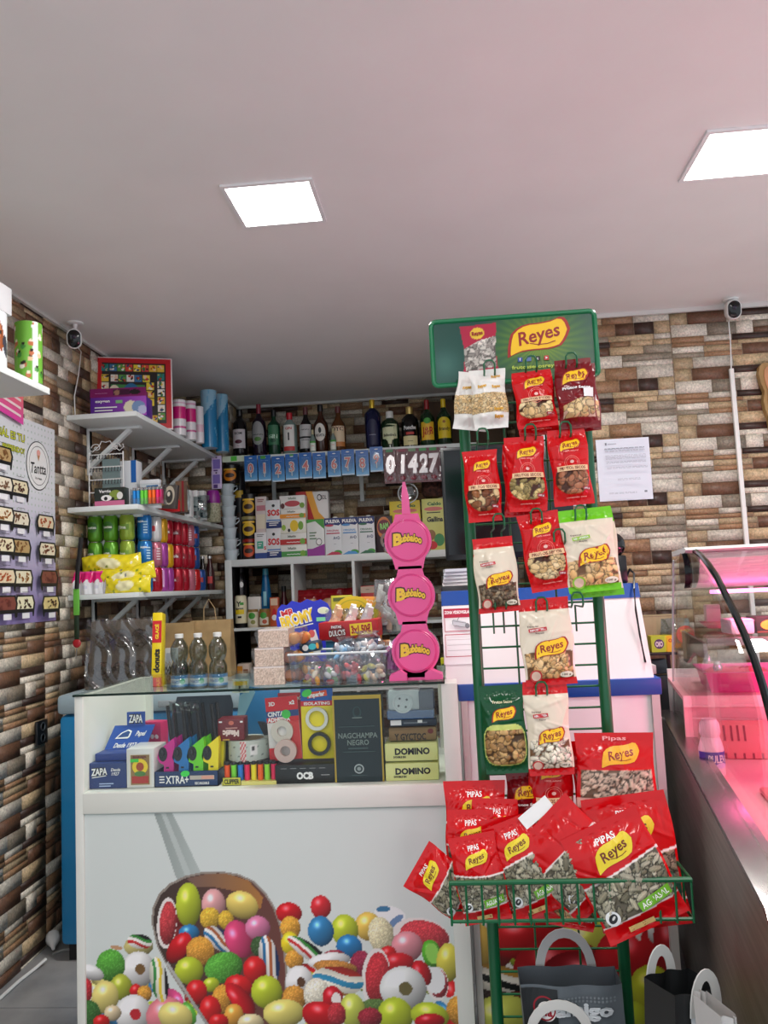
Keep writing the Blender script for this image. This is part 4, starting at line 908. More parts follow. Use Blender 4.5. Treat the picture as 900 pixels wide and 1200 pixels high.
loose('red seed bag at the back left of the basket', 558, 968, 68, 100, .05, 1.68, 'pipas', seed=25, pal=P_PIP, nut=.009, el=2.0)
loose('small red seed bag second from the back left', 580, 985, 50, 92, .1, 1.655, 'pipas', seed=26, pal=P_PIP, nut=.009, el=2.0)
loose('red seed bag in the middle of the left heap', 553, 1000, 54, 96, .06, 1.628, 'pipas', seed=27, pal=P_PIP, nut=.009, el=2.0)
loose('red seed bag in front at the left of the basket', 562, 1027, 54, 92, -.12, 1.575, 'pipas', seed=28, pal=P_PIP, nut=.009, el=2.0, nu=64)
loose('red seed bag sticking out over the left end of the basket', 521, 1033, 56, 74, -.95, 1.60, 'pipas', seed=29, pal=P_PIP, nut=.009, el=2.0)
loose('red seed bag between the left heap and the slanted bag', 600, 1016, 50, 110, -.1, 1.61, 'pipas', seed=30, pal=P_PIP, nut=.009, el=2.0)
loose('red seed bag leaning under the white paper strip left of the slanted bag', 614, 1014, 62, 104, -.3, 1.585, 'pipas', seed=31, pal=P_PIP, nut=.009, el=2.0)
loose('red seed bag slanting across the basket middle', 670, 1004, 92, 104, -.72, 1.574, 'pipas', seed=32, pal=P_PIP, nut=.010, el=2.1, nu=84, text=False)
q = P(628, 952, Y=1.578)
cvw = MB(); cvw.box(-.034, .034, -.0005, .0005, -.013, .013, WT); tag(cvw.build('paper_strip'), 'blank white paper strip lying on the slanted seed bag', 'paper strip', None, q, (-.1, -.66, 0))
loose('red bag lying low in the basket behind the wires', 672, 1050, 50, 64, .25, 1.60, 'frutos', seed=33)
# ================================================================ GOODS
TX = lambda c: C(c, .45)
INK = TX((26, 26, 30)); WH = TX((242, 242, 240)); REDP = TX((206, 30, 40)); YEL = TX((246, 214, 40)); NAVY = TX((20, 44, 110)); GRNP = TX((70, 160, 60))
def stub(g, w, h, a, b, ww, n, mat, gap=.05, t=.018):
    """rows of print too small to read"""
    for i in range(n): g.rect(w*a, h*(b-i*gap), w*(a+ww*(1 if i % 2 == 0 else .8)), h*(b-i*gap+t), mat)
# ---------------------------------------------------------------- liquor bottles
def bottle(label, px, yt, yb, Y, prof, rad, glass, cap, lab=None, text=(), name='liquor_bottle', zb=None, group=None, neck=None, cat='bottle', extra=None):
    b = P(px, yb, Y=Y); h = P(px, yt, Y=Y).z-b.z
    if zb is not None: b.z = zb
    o = E(name, label, cat, b, (0, 0, 0), group)
    pr = [(r*rad, z*h) for r, z in prof]
    m = MB(); m.lathe([(pr[0][0]*.9, 0)]+pr, glass, n=24); m.build('glass_body', o)
    rn = pr[-1][0]
    cz0, cc = cap[0], cap[1]
    m = MB(); m.lathe([(rn*1.18, cz0*h), (rn*1.25, cz0*h+.002), (rn*1.22, h-.001), (rn*1.05, h+.0005)], cc, n=18); m.build('cap', o)
    if neck: m = MB(); m.lathe([(rn*1.15, neck[0]*h), (rn*1.15, neck[1]*h)], neck[2], n=18); m.build('neck_foil', o)
    if lab:
        z0, z1, half, mat, shape = lab; R = rad+.0008
        fn = lambda a, bb, off: ((R+off)*math.sin(a/R), -(R+off)*math.cos(a/R), bb)
        g = G(fn, 0, .0003); W = half*R; zc = (z0+z1)/2*h; H2 = (z1-z0)/2*h
        if shape == 'oval': g.ell(0, zc, W, H2, mat, n=28, rings=4)
        elif shape == 'arch': g.rect(-W, z0*h, W, zc+H2*.4, mat, na=12); g.ell(0, zc+H2*.4, W, H2*.6, mat, n=28, rings=4)
        elif shape == 'shield': g.grid([[(-W*.15+W*.3*j/8, z0*h) for j in range(9)], [(-W+2*W*j/8, z0*h+H2*.6) for j in range(9)], [(-W+2*W*j/8, z1*h-H2*.3) for j in range(9)], [(-W*.3+W*1.3*j/8, z1*h) for j in range(9)]], mat)
        else: g.rect(-W, z0*h, W, z1*h, mat, na=12)
        for t in text: g.text(t[0], t[4]*W if len(t) > 4 else 0, t[1]*h, t[2]*h, t[3], bold=.03, wmax=W*1.6)
        if extra: extra(g, W, h)
        g.build('paper_label', o)
    return o
PR_WINE = [(1, .02), (1, .58), (.92, .66), (.5, .74), (.3, .8), (.27, .98)]; PR_WHI = [(1, .02), (1, .55), (.9, .62), (.45, .74), (.32, .8), (.3, .96)]; PR_GIN = [(.95, .02), (1, .62), (.95, .69), (.5, .76), (.34, .8), (.32, .97)]; PR_SQ = [(1, .02), (1.02, .6), (.92, .72), (.5, .8), (.36, .84), (.34, .97)]; PR_TALL = [(.9, .02), (1, .55), (1, .72), (.7, .78), (.3, .84), (.28, .99)]; PR_JIM = [(.9, .02), (1, .12), (1, .55), (.8, .72), (.4, .82), (.36, .97)]
DKG = C((14, 12, 14), .12); GRB = C((20, 60, 40), .12); CLG = C((120, 140, 134), .08); AMB = C((86, 50, 20), .1); AMB2 = C((60, 30, 16), .1); NVB = C((16, 20, 60), .12); GR2 = C((24, 50, 28), .12); PRP = C((30, 14, 34), .12); YLW = C((236, 200, 30), .35)
BY = 4.5
def decA(c): return lambda g, W, h: (g.ell(0, .33*h, W*.5, .04*h, TX(c)), g.text('~~', 0, .25*h, .03*h, TX(c)))
LB_ = [
 ('dark rum bottle with a white label, leftmost on the bottle shelf', 282, 478, 536, PR_SQ, .042, DKG, (.86, BLACK), (.2, .58, 1.0, TX((206, 200, 204)), 'rect'), [('ROM', .5, .05, INK)], decA((90, 30, 50))),
 ('tall dark vermouth bottle with burgundy cap and grey oval label', 304.5, 470, 533, PR_WINE, .042, PRP, (.82, C((130, 30, 50), .35)), (.22, .66, .95, TX((150, 150, 150)), 'oval'), [('~~~~', .42, .06, INK)], decA((80, 130, 60))),
 ('green tinted gin bottle with black cap', 322, 477, 532, PR_GIN, .038, GRB, (.86, BLACK), (.24, .66, .9, TX((60, 120, 84)), 'rect'), [('GIN', .42, .08, TX((200, 230, 210)))], decA((24, 80, 56))),
 ('clear gin bottle with red cap and white label', 340.5, 479.5, 530, PR_SQ, .042, CLG, (.84, C((190, 30, 44), .35)), (.1, .7, .8, TX((226, 226, 220)), 'rect'), [('GIN', .62, .06, TX((190, 40, 50))), ('~~', .16, .06, TX((190, 40, 50)))], lambda g, W, h: (g.rect(-W*.12, .34*h, W*.12, .52*h, INK), g.rect(-W, .1*h, W, .2*h, TX((196, 60, 60)), na=8))),
 ('dark bottle with a wide white label and maroon cap', 359.5, 472.5, 528.5, PR_WHI, .040, DKG, (.84, C((90, 40, 44), .35)), (.12, .62, .95, TX((196, 196, 196)), 'rect'), [('~~~', .52, .07, INK), ('~~~~', .3, .05, INK)], lambda g, W, h: g.rect(-W, .33*h, W, .37*h, INK, na=8)),
 ('dark rum bottle with an oval white label and black stopper', 377, 469, 527, PR_WHI, .044, AMB2, (.86, BLACK), (.24, .6, .75, TX((224, 222, 214)), 'oval'), [('NEGRITA', .36, .05, INK)], lambda g, W, h: g.ell(0, .46*h, W*.25, .06*h, INK)),
 ('amber whisky bottle with cream label, rightmost of the left bottle cluster', 397.5, 472, 526.5, PR_WHI, .043, AMB, (.86, C((100, 40, 40), .35)), (.2, .56, 1.0, TX((222, 200, 168)), 'rect'), [('DYC', .5, .09, TX((70, 50, 40)))], lambda g, W, h: g.rect(-W, .12*h, W, .22*h, TX((190, 120, 60)), na=8)),
 ('tall dark navy bottle with gold neck', 438, 463, 523, PR_TALL, .047, NVB, (.72, C((214, 180, 60), .3, .6)), (.1, .6, .7, TX((26, 30, 70)), 'arch'), [('~~~', .3, .05, TX((170, 170, 190)))], None),
 ('green whisky bottle with white cap and shield label', 458, 476, 521, PR_SQ, .052, GR2, (.8, WHITE), (.12, .64, .9, TX((214, 220, 180)), 'shield'), [("Ballantine's", .36, .07, TX((60, 60, 40)))], None),
 ('black squat bottle with gold cap and cream label', 481.5, 470.5, 519.5, PR_SQ, .050, DKG, (.78, C((206, 180, 110), .3, .5)), (.06, .28, .9, TX((224, 214, 160)), 'rect'), [('Ponche', .48, .09, WH), ('~~~', .16, .05, INK)], lambda g, W, h: g.rect(-W*.5, .31*h, W*.5, .37*h, TX((190, 60, 50)), na=6)),
 ('dark bottle with red cap and yellow label with big red letters', 502, 462, 518, PR_WINE, .043, GR2, (.8, C((150, 34, 40), .35)), (.14, .52, .95, TX((236, 190, 50)), 'rect'), [('J&B', .33, .16, TX((180, 30, 36)))], lambda g, W, h: g.ell(0, .54*h, W*.5, .06*h, GRNP)),
 ('dark bottle with bright yellow cap and yellow arched label', 521.5, 461, 517, PR_WINE, .043, GR2, (.82, YLW), (.16, .6, .95, TX((222, 196, 30)), 'arch'), [('Brandy', .36, .07, TX((90, 70, 20)))], lambda g, W, h: g.ell(0, .5*h, W*.2, .03*h, TX((150, 100, 20)))),
]
for lab, px, yt, yb, pr, rad, gl, cap, lb, tx, ex in LB_: bottle(lab, px, yt, yb, BY, pr, rad, gl, cap, lb, tx, zb=BZ+.0005, extra=ex)
for px, yt, lab in ((367, 501, 'miniature bottle with white and green label left of the rum bottle'), (391, 501, 'miniature bottle with white and green label right of the rum bottle')):
    bottle(lab, px, yt, 528, 4.44, PR_WHI, .017, CLG, (.8, C((200, 190, 150), .4)), (.08, .5, 1.1, TX((224, 230, 220)), 'rect'), [('~~', .3, .08, REDP)], zb=BZ+.0005, name='miniature_bottle', extra=lambda g, W, h: g.rect(-W, .42*h, W, .5*h, GRNP, na=6))
m = MB(); m.box(-.17, .33, 0, .006, 0, .33, noisy('brown_card', (78, 60, 44), (92, 72, 54), 8, .7), ch=.001); tag(m.build('brown_board'), 'brown board standing against the wall behind the right bottles', 'board', None, (.05, 4.72, BZ+.0005), (-.12, 0, 0))
# ---------------------------------------------------------------- number candles clipped along the shelf edge
CB1 = vcol('candle_card', .35)
for k in range(10):
    xs = [293.5, 309.5, 325.5, 341.5, 357.5, 373.5, 391, 407, 424, 440.5]; px = xs[k]; top = [534, 533.5, 533, 532, 530.5, 530, 528.5, 527.5, 526.5, 525]; dy = [0, .0, 1.5, 0, 0, .5, 0, -1, 1, -1.5]
    p = P(px, top[k]+dy[k], Y=4.385+.0015*(k % 3)); w = .0155*4.385/.927*1.0; h = (31 if k != 9 else 30)*4.385/FPX
    o = E('number_candle_pack', 'blue card with a number %d birthday candle hung on the shelf edge' % k, 'candle', p, (0, -.0, 0), 'number candle cards')
    cv = Canvas(w, h, 12, 24, (28, 110, 190)); t = (cv.Z/h)[..., None]; cv.c = np.array((120, 186, 226.))*(1-t)**2+np.array((20, 96, 176.))*(1-(1-t)**2)
    sheet('card', cv, lambda X, Z, H: (X-w/2, 0*X, Z-h), CB1, o)
    g = G(lambda a, b, off: (a-w/2, -off, b-h), .0006)
    g.ell(w*.5, h*.9, w*.14, h*.02, WH); g.text('~~~~', w*.5, h*.8, h*.05, TX((150, 190, 230)), w=w*.6); g.rect(w*.03, 0, w*.97, h*.05, TX((200, 220, 236)))
    if k == 3: g.rect(w*.35, h*.93, w*.65, h*.99, GRNP)
    if k == 1: g.rect(w*.2, h*.86, w*.6, h*.98, GRNP)
    g.build('card_print', o)
    m = MB(); v, f, wd = text2d(str(k), .06); sc = h*.36
    mm = MB()
    for off, mt, s2 in ((-.004, WH, .1), (-.0065, C((226, 120, 120), .4), .0)):
        v, f, wd = text2d(str(k), .07 if s2 else .015); mm.add([(x*sc*.85, off, (y-.5)*sc-h*.5) for x, y in v], f, mt)
    mm.tube([(0, -.004, -h*.62), (0, -.004, -h*.86)], .0028, WH, n=8); mm.build('candle', o)
    bm_ = MB(); bm_.loft([[(w*.38*math.cos(t), -.001, -h*.54+h*.34*math.sin(t)) for t in [2*PI*i/16 for i in range(16)]], [(w*.34*math.cos(t), -.012, -h*.54+h*.31*math.sin(t)) for t in [2*PI*i/16 for i in range(16)]]], CLEAR, cap=(False, True)); bm_.build('blister', o)
# ---------------------------------------------------------------- silver foil balloon packs
for k, (px, ch_) in enumerate(((456, '0'), (470.5, '1'), (482.5, '4'), (495, '2'), (507, '7'), (518, '3'))):
    p = P(px, 526.5-.6*k, Y=4.385+.003*(k % 2)); w = .0145*4.385/.927*(.98 if k < 5 else .7); h = 41*4.385/FPX; r = random.Random(k)
    o = E('balloon_pack', 'silver foil number balloon pack, %s of the row right of the candles' % ['first', 'second', 'third', 'fourth', 'fifth', 'last'][k], 'balloon pack', p)
    m = MB(); m.box(-w/2, w/2, .0, .003, -h, 0, C((110, 56, 66), .4)); m.build('backing_card', o)
    m = MB(); n = 10; rows = [[(-w*.47+w*.94*j/n, -.004-.010*math.sin(PI*j/n)*math.sin(PI*min(i/14, 1))-r.uniform(0, .0035), -h*.1-h*.85*i/14) for j in range(n+1)] for i in range(15)]
    vs = [q for rw in rows for q in rw]; m.add(vs, [(i*(n+1)+j, i*(n+1)+j+1, (i+1)*(n+1)+j+1, (i+1)*(n+1)+j) for i in range(14) for j in range(n)], CLEAR); m.build('wrapper', o)
    mm = MB(); v, f, wd = text2d(ch_, .05, .1); mm.add([(x*h*.5*.72+.003, -.003, (y-.55)*h*.5-h*.42) for x, y in v], f, C((176, 168, 170), .3, .9)); mm.ball((0, -.004, -h*.86), w*.25, .004, h*.07, C((150, 40, 60), .35)); mm.build('foil_number', o)
    mm = MB(); mm.box(-w*.3, w*.3, -.002, -.0002, -h*.09, -h*.005, C([(60, 130, 80), (130, 30, 60), (110, 150, 110), (60, 150, 80), (60, 150, 80), (150, 140, 140)][k], .4)); mm.build('header', o)
# ---------------------------------------------------------------- stack of white cups, tins
q0 = P(271, 655, Y=4.5); 
cupm = C((206, 220, 226), .35)
for k in range(7):
    z = UT+.0005+k*.0635
    o = E('white_cup', 'white plastic cup, %s from the bottom of the leaning cup stack' % ['first', 'second', 'third', 'fourth', 'fifth', 'sixth', 'seventh'][k], 'cup', (q0.x-.002*k, 4.5, z), (0, 0, rnd.uniform(0, 3)), 'stacked white cups')
    m = MB(); m.lathe([(.030, 0), (.032, .002), (.041, .058), (.046, .06), (.0465, .0632), (.043, .063), (.04, .058), (.031, .004)], cupm, n=28, cap=(True, True)); m.build('body', o)
    m = MB(); m.tube([(.038, 0, .05), (.056, 0, .055), (.058, 0, .038), (.036, 0, .02)], .003, cupm, n=6); m.build('lug', o)
def tin(label, rect, Y, body, lid, face, zb, name='cocoa_tin', txt=None, cat='tin'):
    w, h, b = span(rect, Y); R = w/2
    o = E(name, label, cat, (b.x, b.y, zb))
    m = MB(); m.lathe([(R*.97, 0), (R, .003), (R, h*.84), (R*.97, h*.85)], body, n=24); m.build('body', o)
    m = MB(); m.lathe([(R*1.03, h*.845), (R*1.04, h*.98), (R*.98, h), (R*.9, h*.995)], lid, n=24); m.build('lid', o)
    g = G(lambda a, bb, off: ((R+off)*math.sin(a/R), -(R+off)*math.cos(a/R), bb), .0004)
    g.ell(0, h*.42, R*.85, h*.3, face, n=24, rings=4); g.ell(0, h*.42, R*.6, h*.12, TX((60, 40, 30)), n=16); g.rect(-R*.8, h*.7, R*.8, h*.78, TX((236, 190, 60)), na=8)
    if txt: g.text(txt, 0, h*.42, h*.12, YEL, bold=.04, wmax=R*1.3)
    g.build('paper_label', o); return h
TY = 4.52
h1 = tin('red and black tin at the bottom of the tin stack', (285, 629, 302, 653), TY, C((30, 16, 16), .3), C((150, 40, 30), .35), TX((206, 80, 40)), UT+.0005)
h2 = tin('black tin with gold face in the middle of the tin stack', (284, 602, 303, 628), TY, C((24, 20, 22), .3), C((150, 140, 90), .3), TX((220, 180, 40)), UT+.001+h1+.001)
h3 = tin('black tin with gold face on top of the tin stack', (284, 576, 302, 602), TY, C((24, 20, 22), .3), BLACK, TX((214, 164, 40)), UT+.003+h1+h2)
tin('black and gold tin on top of the leaning cups', (262, 541, 281, 563), 4.5, C((30, 24, 24), .3), BLACK, TX((220, 130, 30)), UT+.0005+7*.0635+.001)
tin('tall dark storage jar behind the cup stack', (276, 545, 290, 650), 4.66, C((26, 30, 36), .35), C((40, 44, 50), .3), TX((36, 40, 46)), UT+.0005, name='storage_jar', cat='jar')
# ---------------------------------------------------------------- packets on the shelving unit top
SY_ = 4.46
def sos(g, w, h): g.text('SOS', w*.5, h*.55, h*.2, REDP, bold=.05, w=w*.8); g.rect(0, 0, w, h*.22, NAVY); g.ell(w*.5, h*.8, w*.1, h*.05, INK); g.rect(w*.05, h*.26, w*.95, h*.3, TX((60, 120, 190))); stub(g, w, h, .2, .16, .6, 2, WH, .07, .03)
_, hA, _ = span((313, 617, 330, 652), SY_); _, hB, _ = span((312, 583, 330, 616), SY_)
carton('rice_pack', 'white rice pack with red capitals and navy base, lower of two', 'rice pack', (313, 617, 330, 652), SY_, .06, (224, 226, 228), sos, zb=UT+.0005)
carton('rice_pack', 'white rice pack with red capitals and navy base, upper of two', 'rice pack', (312, 583, 330, 616), SY_, .06, (224, 226, 228), sos, zb=UT+.001+hA)
def pinkp(g, w, h): g.rect(w*.1, h*.6, w*.9, h*.75, TX((190, 120, 130))); g.rect(w*.1, h*.1, w*.9, h*.5, TX((224, 214, 190))); stub(g, w, h, .2, .9, .6, 2, TX((150, 60, 60)), .05, .02)
def aquap(g, w, h): g.rect(w*.2, h*.38, w*.72, h*.66, TX((60, 170, 140))); g.rect(0, 0, w, h*.22, TX((40, 70, 140))); g.text('S', w*.86, h*.4, h*.12, REDP, bold=.04); stub(g, w, h, .2, .9, .6, 2, INK, .06, .02); stub(g, w, h, .3, .56, .3, 2, WH, .08, .03)
_, hC, _ = span((299, 622, 313, 653), SY_)
carton('rice_pack', 'small white pack with aqua square and blue base beside the tins', 'rice pack', (299, 622, 313, 653), SY_+.005, .06, (226, 228, 228), aquap, zb=UT+.0005)
carton('rice_pack', 'pale pink pack standing on the aqua marked pack', 'rice pack', (300, 579, 313, 621), SY_+.012, .06, (214, 200, 196), pinkp, zb=UT+.001+hC)
z = UT+.0005
for k, (y0, y1, c, lab, bc) in enumerate(((637, 651, (70, 150, 70), 'green banded tea box, bottom of the stack of five', (236, 238, 230)), (623, 637, (190, 40, 40), 'red banded tea box, second from the bottom', (230, 232, 224)), (606, 623, (236, 200, 40), 'yellow lemon tea box in the middle of the stack', (236, 236, 220)), (595, 606, (236, 150, 40), 'orange banded tea box, second from the top', (236, 236, 228)), (579, 595, (190, 70, 80), 'red fruit tea box on top of the stack of five', (236, 234, 230)))):
    rect = (328.5-.2*k, y0, 360-.6*k, y1); _, hh, _ = span(rect, SY_)
    def teag(g, w, h, c=c, k=k):
        if k == 2: g.ell(w*.55, h*.5, w*.16, h*.4, TX(c)); g.ell(w*.8, h*.5, w*.1, h*.3, TX((120, 170, 60))); g.ell(w*.35, h*.2, w*.05, h*.12, INK); g.ell(w*.15, h*.4, w*.08, h*.2, TX((150, 190, 70)))
        elif k == 4: g.ell(w*.5, h*.4, w*.3, h*.22, TX(c)); g.ell(w*.12, h*.25, w*.08, h*.2, TX((90, 40, 40))); g.ell(w*.88, h*.25, w*.1, h*.2, TX((120, 160, 60))); g.text('Infusión', w*.5, h*.8, h*.16, TX((60, 100, 60)), w=w*.3)
        else: g.rect(w*.0, h*.05, w, h*.5, TX(c)); g.ell(w*.85, h*.3, w*.1, h*.25, TX((120, 170, 60))); g.text('~~~~', w*.5, h*.28, h*.3, WH, w=w*.5); g.text('Infusión', w*.45, h*.75, h*.2, TX((60, 80, 60)), w=w*.3)
    carton('tea_box', lab, 'tea box', rect, SY_, .075, bc, teag, zb=z, group='stacked tea boxes'); z += hh+.0005
def pap(g, w, h):
    g.poly([(0, 0), (w, 0), (w, h*.35), (w*.55, h*.55), (w*.3, h), (0, h)], TX((190, 26, 30))); g.poly([(w*.3, h), (w*.55, h*.55), (w, h*.35), (w, h*.5), (w*.68, h*.68), (w*.5, h)], TX((240, 170, 50)))
    g.ell(w*.72, h*.9, w*.07, h*.05, INK, r0=.7); g.text('SOL', w*.86, h*.9, h*.06, INK, w=w*.16); g.text('PAPAS', w*.62, h*.3, h*.09, WH, bold=.04, w=w*.4); g.text('COCIDAS', w*.66, h*.17, h*.12, WH, bold=.04, w=w*.6); stub(g, w, h, .4, .07, .5, 1, WH)
o = carton('crisps_bag', 'big red white and orange bag standing behind the milk cartons', 'bag', (349, 563, 387, 640), 4.58, .07, (226, 224, 222), pap, zb=UT+.0005, ch=.012)
def greenbox(g, w, h): g.poly([(0, h), (w, h), (w, h*.72), (w*.5, h*.95), (0, h*.9)], GRNP); g.rect(0, 0, w, h*.2, TX((150, 50, 150))); g.poly([(w*.3, h*.2), (w, h*.2), (w, h*.32)], TX((150, 50, 150))); g.ell(w*.68, h*.38, w*.17, h*.1, INK); g.ell(w*.68, h*.38, w*.14, h*.08, WH); stub(g, w, h, .15, .62, .4, 3, TX((90, 130, 90)), .08, .03)
carton('food_box', 'white box with green top and purple foot left of the milk cartons', 'box', (360.5, 606, 381, 649), SY_, .07, (230, 234, 230), greenbox, zb=UT+.0005)
def milk(c):
    def f(g, w, h):
        g.poly([(0, h), (w, h), (w, h*.84), (w*.85, h*.79), (w*.5, h*.82), (w*.2, h*.77), (0, h*.8)], NAVY); g.text('PULEVA', w*.5, h*.91, h*.085, WH, bold=.05, w=w*.86); g.ell(w*.3, h*.8, w*.25, h*.03, TX(c))
        g.text('ORIGINAL', w*.5, h*.66, h*.05, TX(c), w=w*.75, bold=.02); g.rect(w*.1, h*.57, w*.9, h*.6, TX(c)); g.text('A+D', w*.7, h*.46, h*.08, TX((60, 80, 120)), w=w*.4); g.text('~~', w*.6, h*.3, h*.04, TX((120, 130, 140)))
        g.ell(w*.75, h*.06, w*.25, h*.07, GRNP, n=16); g.poly([(0, 0), (w, 0), (w*.8, h*.08), (w*.4, h*.09)], TX(c))
    return f
for k, (x0, x1, c, lab) in enumerate(((381.5, 401, (190, 50, 80), 'milk carton with pink print, left of three'), (401, 420.5, (80, 150, 210), 'milk carton with light blue print, middle of three'), (421, 440, (50, 110, 80), 'milk carton with green print, right of three'))):
    o = carton('milk_carton', lab, 'milk carton', (x0, 603.5-k*.8, x1, 647-k*.8), SY_, .075, (232, 236, 238), milk(c), zb=UT+.0005, group='milk cartons')
    w, h, b = span((x0, 603.5, x1, 647), SY_); m = MB(); m.lathe([(.014, h), (.014, h+.008), (.012, h+.0095)], WHITE, c=(0.01, .035, 0), n=16); m.build('screw_cap', o)
def ram(g, w, h): g.ell(w*.5, h*.68, w*.42, h*.3, TX((206, 120, 60)), n=20); g.ell(w*.5, h*.7, w*.38, h*.2, TX((110, 30, 50))); g.text('RAM', w*.52, h*.72, h*.16, TX((150, 220, 120)), bold=.05, w=w*.5, ang=.1); g.ell(w*.55, h*.33, w*.3, h*.2, TX((150, 130, 120)), r0=.5); g.ell(w*.6, h*.2, w*.25, h*.08, TX((150, 150, 150)))
carton('cocoa_box', 'dark brown cocoa box right of the milk cartons', 'box', (441.5, 603, 461, 646), SY_, .07, (44, 22, 30), ram, zb=UT+.0005)
def soup(g, w, h): g.text('Caldo', w*.55, h*.9, h*.06, TX((40, 110, 60)), bold=.04, w=w*.6); g.ell(w*.5, h*.8, w*.4, h*.04, TX((220, 120, 110))); g.text('Gallina', w*.55, h*.6, h*.09, INK, bold=.04, w=w*.7, shear=.1); stub(g, w, h, .2, .72, .6, 1, INK); g.ell(w*.35, h*.3, w*.2, h*.1, TX((150, 110, 60))); g.ell(w*.7, h*.2, w*.22, h*.12, TX((60, 140, 80))); g.ell(w*.4, h*.1, w*.2, h*.08, REDP)
carton('soup_box', 'yellow soup carton behind the pink dispenser, left one', 'soup carton', (459, 590, 495, 650), 4.5, .06, (230, 206, 60), soup, zb=UT+.0005)
carton('soup_box', 'yellow green soup carton right of the pink dispenser', 'soup carton', (497, 589, 524, 650), 4.5, .06, (214, 214, 120), soup, zb=UT+.0005)
def jar_like(name, label, cat, px, y0, y1, wpx, Y, prof, mat, zb, capm=None, cap=None, gfx=None):
    w, h, b = span((px-wpx/2, y0, px+wpx/2, y1), Y); R = w/2; o = E(name, label, cat, (b.x, b.y, zb))
    m = MB(); m.lathe([(r*R, z*h) for r, z in prof], mat, n=24); m.build('body', o)
    if cap: m = MB(); m.lathe([(r*R, z*h) for r, z in cap], capm, n=20); m.build('cap', o)
    if gfx: g = G(lambda a, bb, off: ((R+off)*math.sin(a/R), -(R+off)*math.cos(a/R), bb), .0005); gfx(g, R, h); g.build('paper_label', o)
    return o, R, h
BR = C((60, 34, 28), .35)
for k, (px, rr2) in enumerate(((508, 20),)):
    o, R, h = jar_like('brown_plush', 'dark brown fluffy item on top of the right soup carton', 'toy', 508, 563, 589, 28, 4.53, [(.3, 0), (.8, .1), (1, .4), (.9, .8), (.4, 1)], noisy('plush', (40, 20, 18), (90, 52, 42), 60, .9, .6), UT+.002+span((497, 589, 524, 650), 4.5)[1])
m = MB(); pts = [(0.055*math.cos(t), 0, .055*math.sin(t)) for t in [2*PI*i/24 for i in range(24)]]; m.tube(pts, .004, C((190, 196, 196), .2), n=8, closed=True); m.ball((0, .004, 0), .05, .006, .05, CLEAR)
tag(m.build('clear_lid'), 'round clear plastic lid hanging behind the pink dispenser spike', 'lid', None, P(478, 578, Y=4.41))
# ---------------------------------------------------------------- left cube: sauces
DZ = .04+3*.355+.0085; CYY = 4.5
o, R, h = jar_like('mayonnaise_bottle', 'upside down cream sauce squeeze bottle with green and yellow label', 'sauce bottle', 283, 695, 733, 14, CYY-.03, [(.55, 0), (.8, .02), (1, .16), (.98, .5), (1, .8), (.9, .97), (.6, 1)], C((236, 230, 196), .35), DZ+.0001, BLACK, [(.85, -.0), (.9, .0), (1.0, .14), (.7, .15)], lambda g, R, h: (g.rect(-R*.75, h*.42, R*.75, h*.56, YEL, na=8), g.text('Y', -R*.1, h*.74, h*.16, INK, bold=.02), g.rect(R*.1, h*.7, R*.7, h*.78, GRNP, na=4), g.text('ligeresa', 0, h*.6, h*.06, INK, wmax=R*1.3), g.rect(-R*.3, h*.3, R*.3, h*.36, INK, na=4)))
o, R, h = jar_like('sauce_bottle', 'black bottle with green label at the back left of the sauce cube', 'sauce bottle', 283.5, 667, 735, 13, CYY+.12, [(.9, 0), (1, .02), (1, .8), (.5, .95), (.4, 1)], C((24, 20, 24), .25), DZ+.0001, BLACK, [(.6, .93), (.6, 1.0)], lambda g, R, h: (g.ell(-R*.3, h*.78, R*.4, h*.07, GRNP), g.ell(R*.4, h*.72, R*.35, h*.05, WH)))
o, R, h = jar_like('sauce_bottle', 'blue sauce bottle with pale lettering behind the small jars', 'sauce bottle', 313, 668, 735, 12, CYY+.08, [(.8, 0), (1, .03), (1, .55), (.75, .75), (.55, .93), (.5, 1)], C((24, 100, 150), .25), DZ+.0001, C((70, 160, 180), .3), [(.6, .88), (.55, 1)], lambda g, R, h: (g.rect(-R*.5, h*.1, R*.5, h*.3, TX((110, 190, 210)), na=6), g.rect(-R*.3, h*.35, R*.3, h*.6, TX((150, 210, 226)), na=4)))
def olives(c): return lambda g, R, h: (g.rect(-R*.9, h*.12, R*.9, h*.55, TX((226, 220, 200)), na=8), g.ell(0, h*.65, R*.6, h*.18, GRNP), g.ell(R*.2, h*.3, R*.4, h*.12, TX(c)))
for px, c, bc, lab in ((297, (150, 150, 80), (214, 206, 180), 'small jar with green and white label in front in the sauce cube'), (310.5, (190, 90, 60), (150, 100, 50), 'small brown jar with green label beside the chilli sauce box')):
    jar_like('preserve_jar', lab, 'jar', px, 713, 734, 13, CYY-.04, [(.9, 0), (1, .05), (1, .8), (.85, .88)], C(bc, .3), DZ+.0001, C((150, 120, 60), .35), [(.92, .86), (.92, 1)], olives(c))
carton('orange_box', 'white and orange packet behind the small jars', 'packet', (291, 690, 306, 725), CYY+.04, .05, (230, 226, 220), lambda g, w, h: (g.rect(w*.2, h*.15, w, h*.5, TX((220, 120, 60))), g.rect(w*.3, h*.2, w*.6, h*.3, WH)), zb=DZ+.0001)
carton('sauce_box', 'tall narrow orange chilli sauce box', 'sauce box', (317, 700, 327, 734), CYY-.03, .04, (196, 90, 50), lambda g, w, h: (g.rect(w*.1, h*.72, w*.9, h*.96, TX((230, 200, 170))), g.ell(w*.5, h*.4, w*.25, h*.22, REDP), g.ell(w*.5, h*.3, w*.3, h*.1, WH)), zb=DZ+.0001)
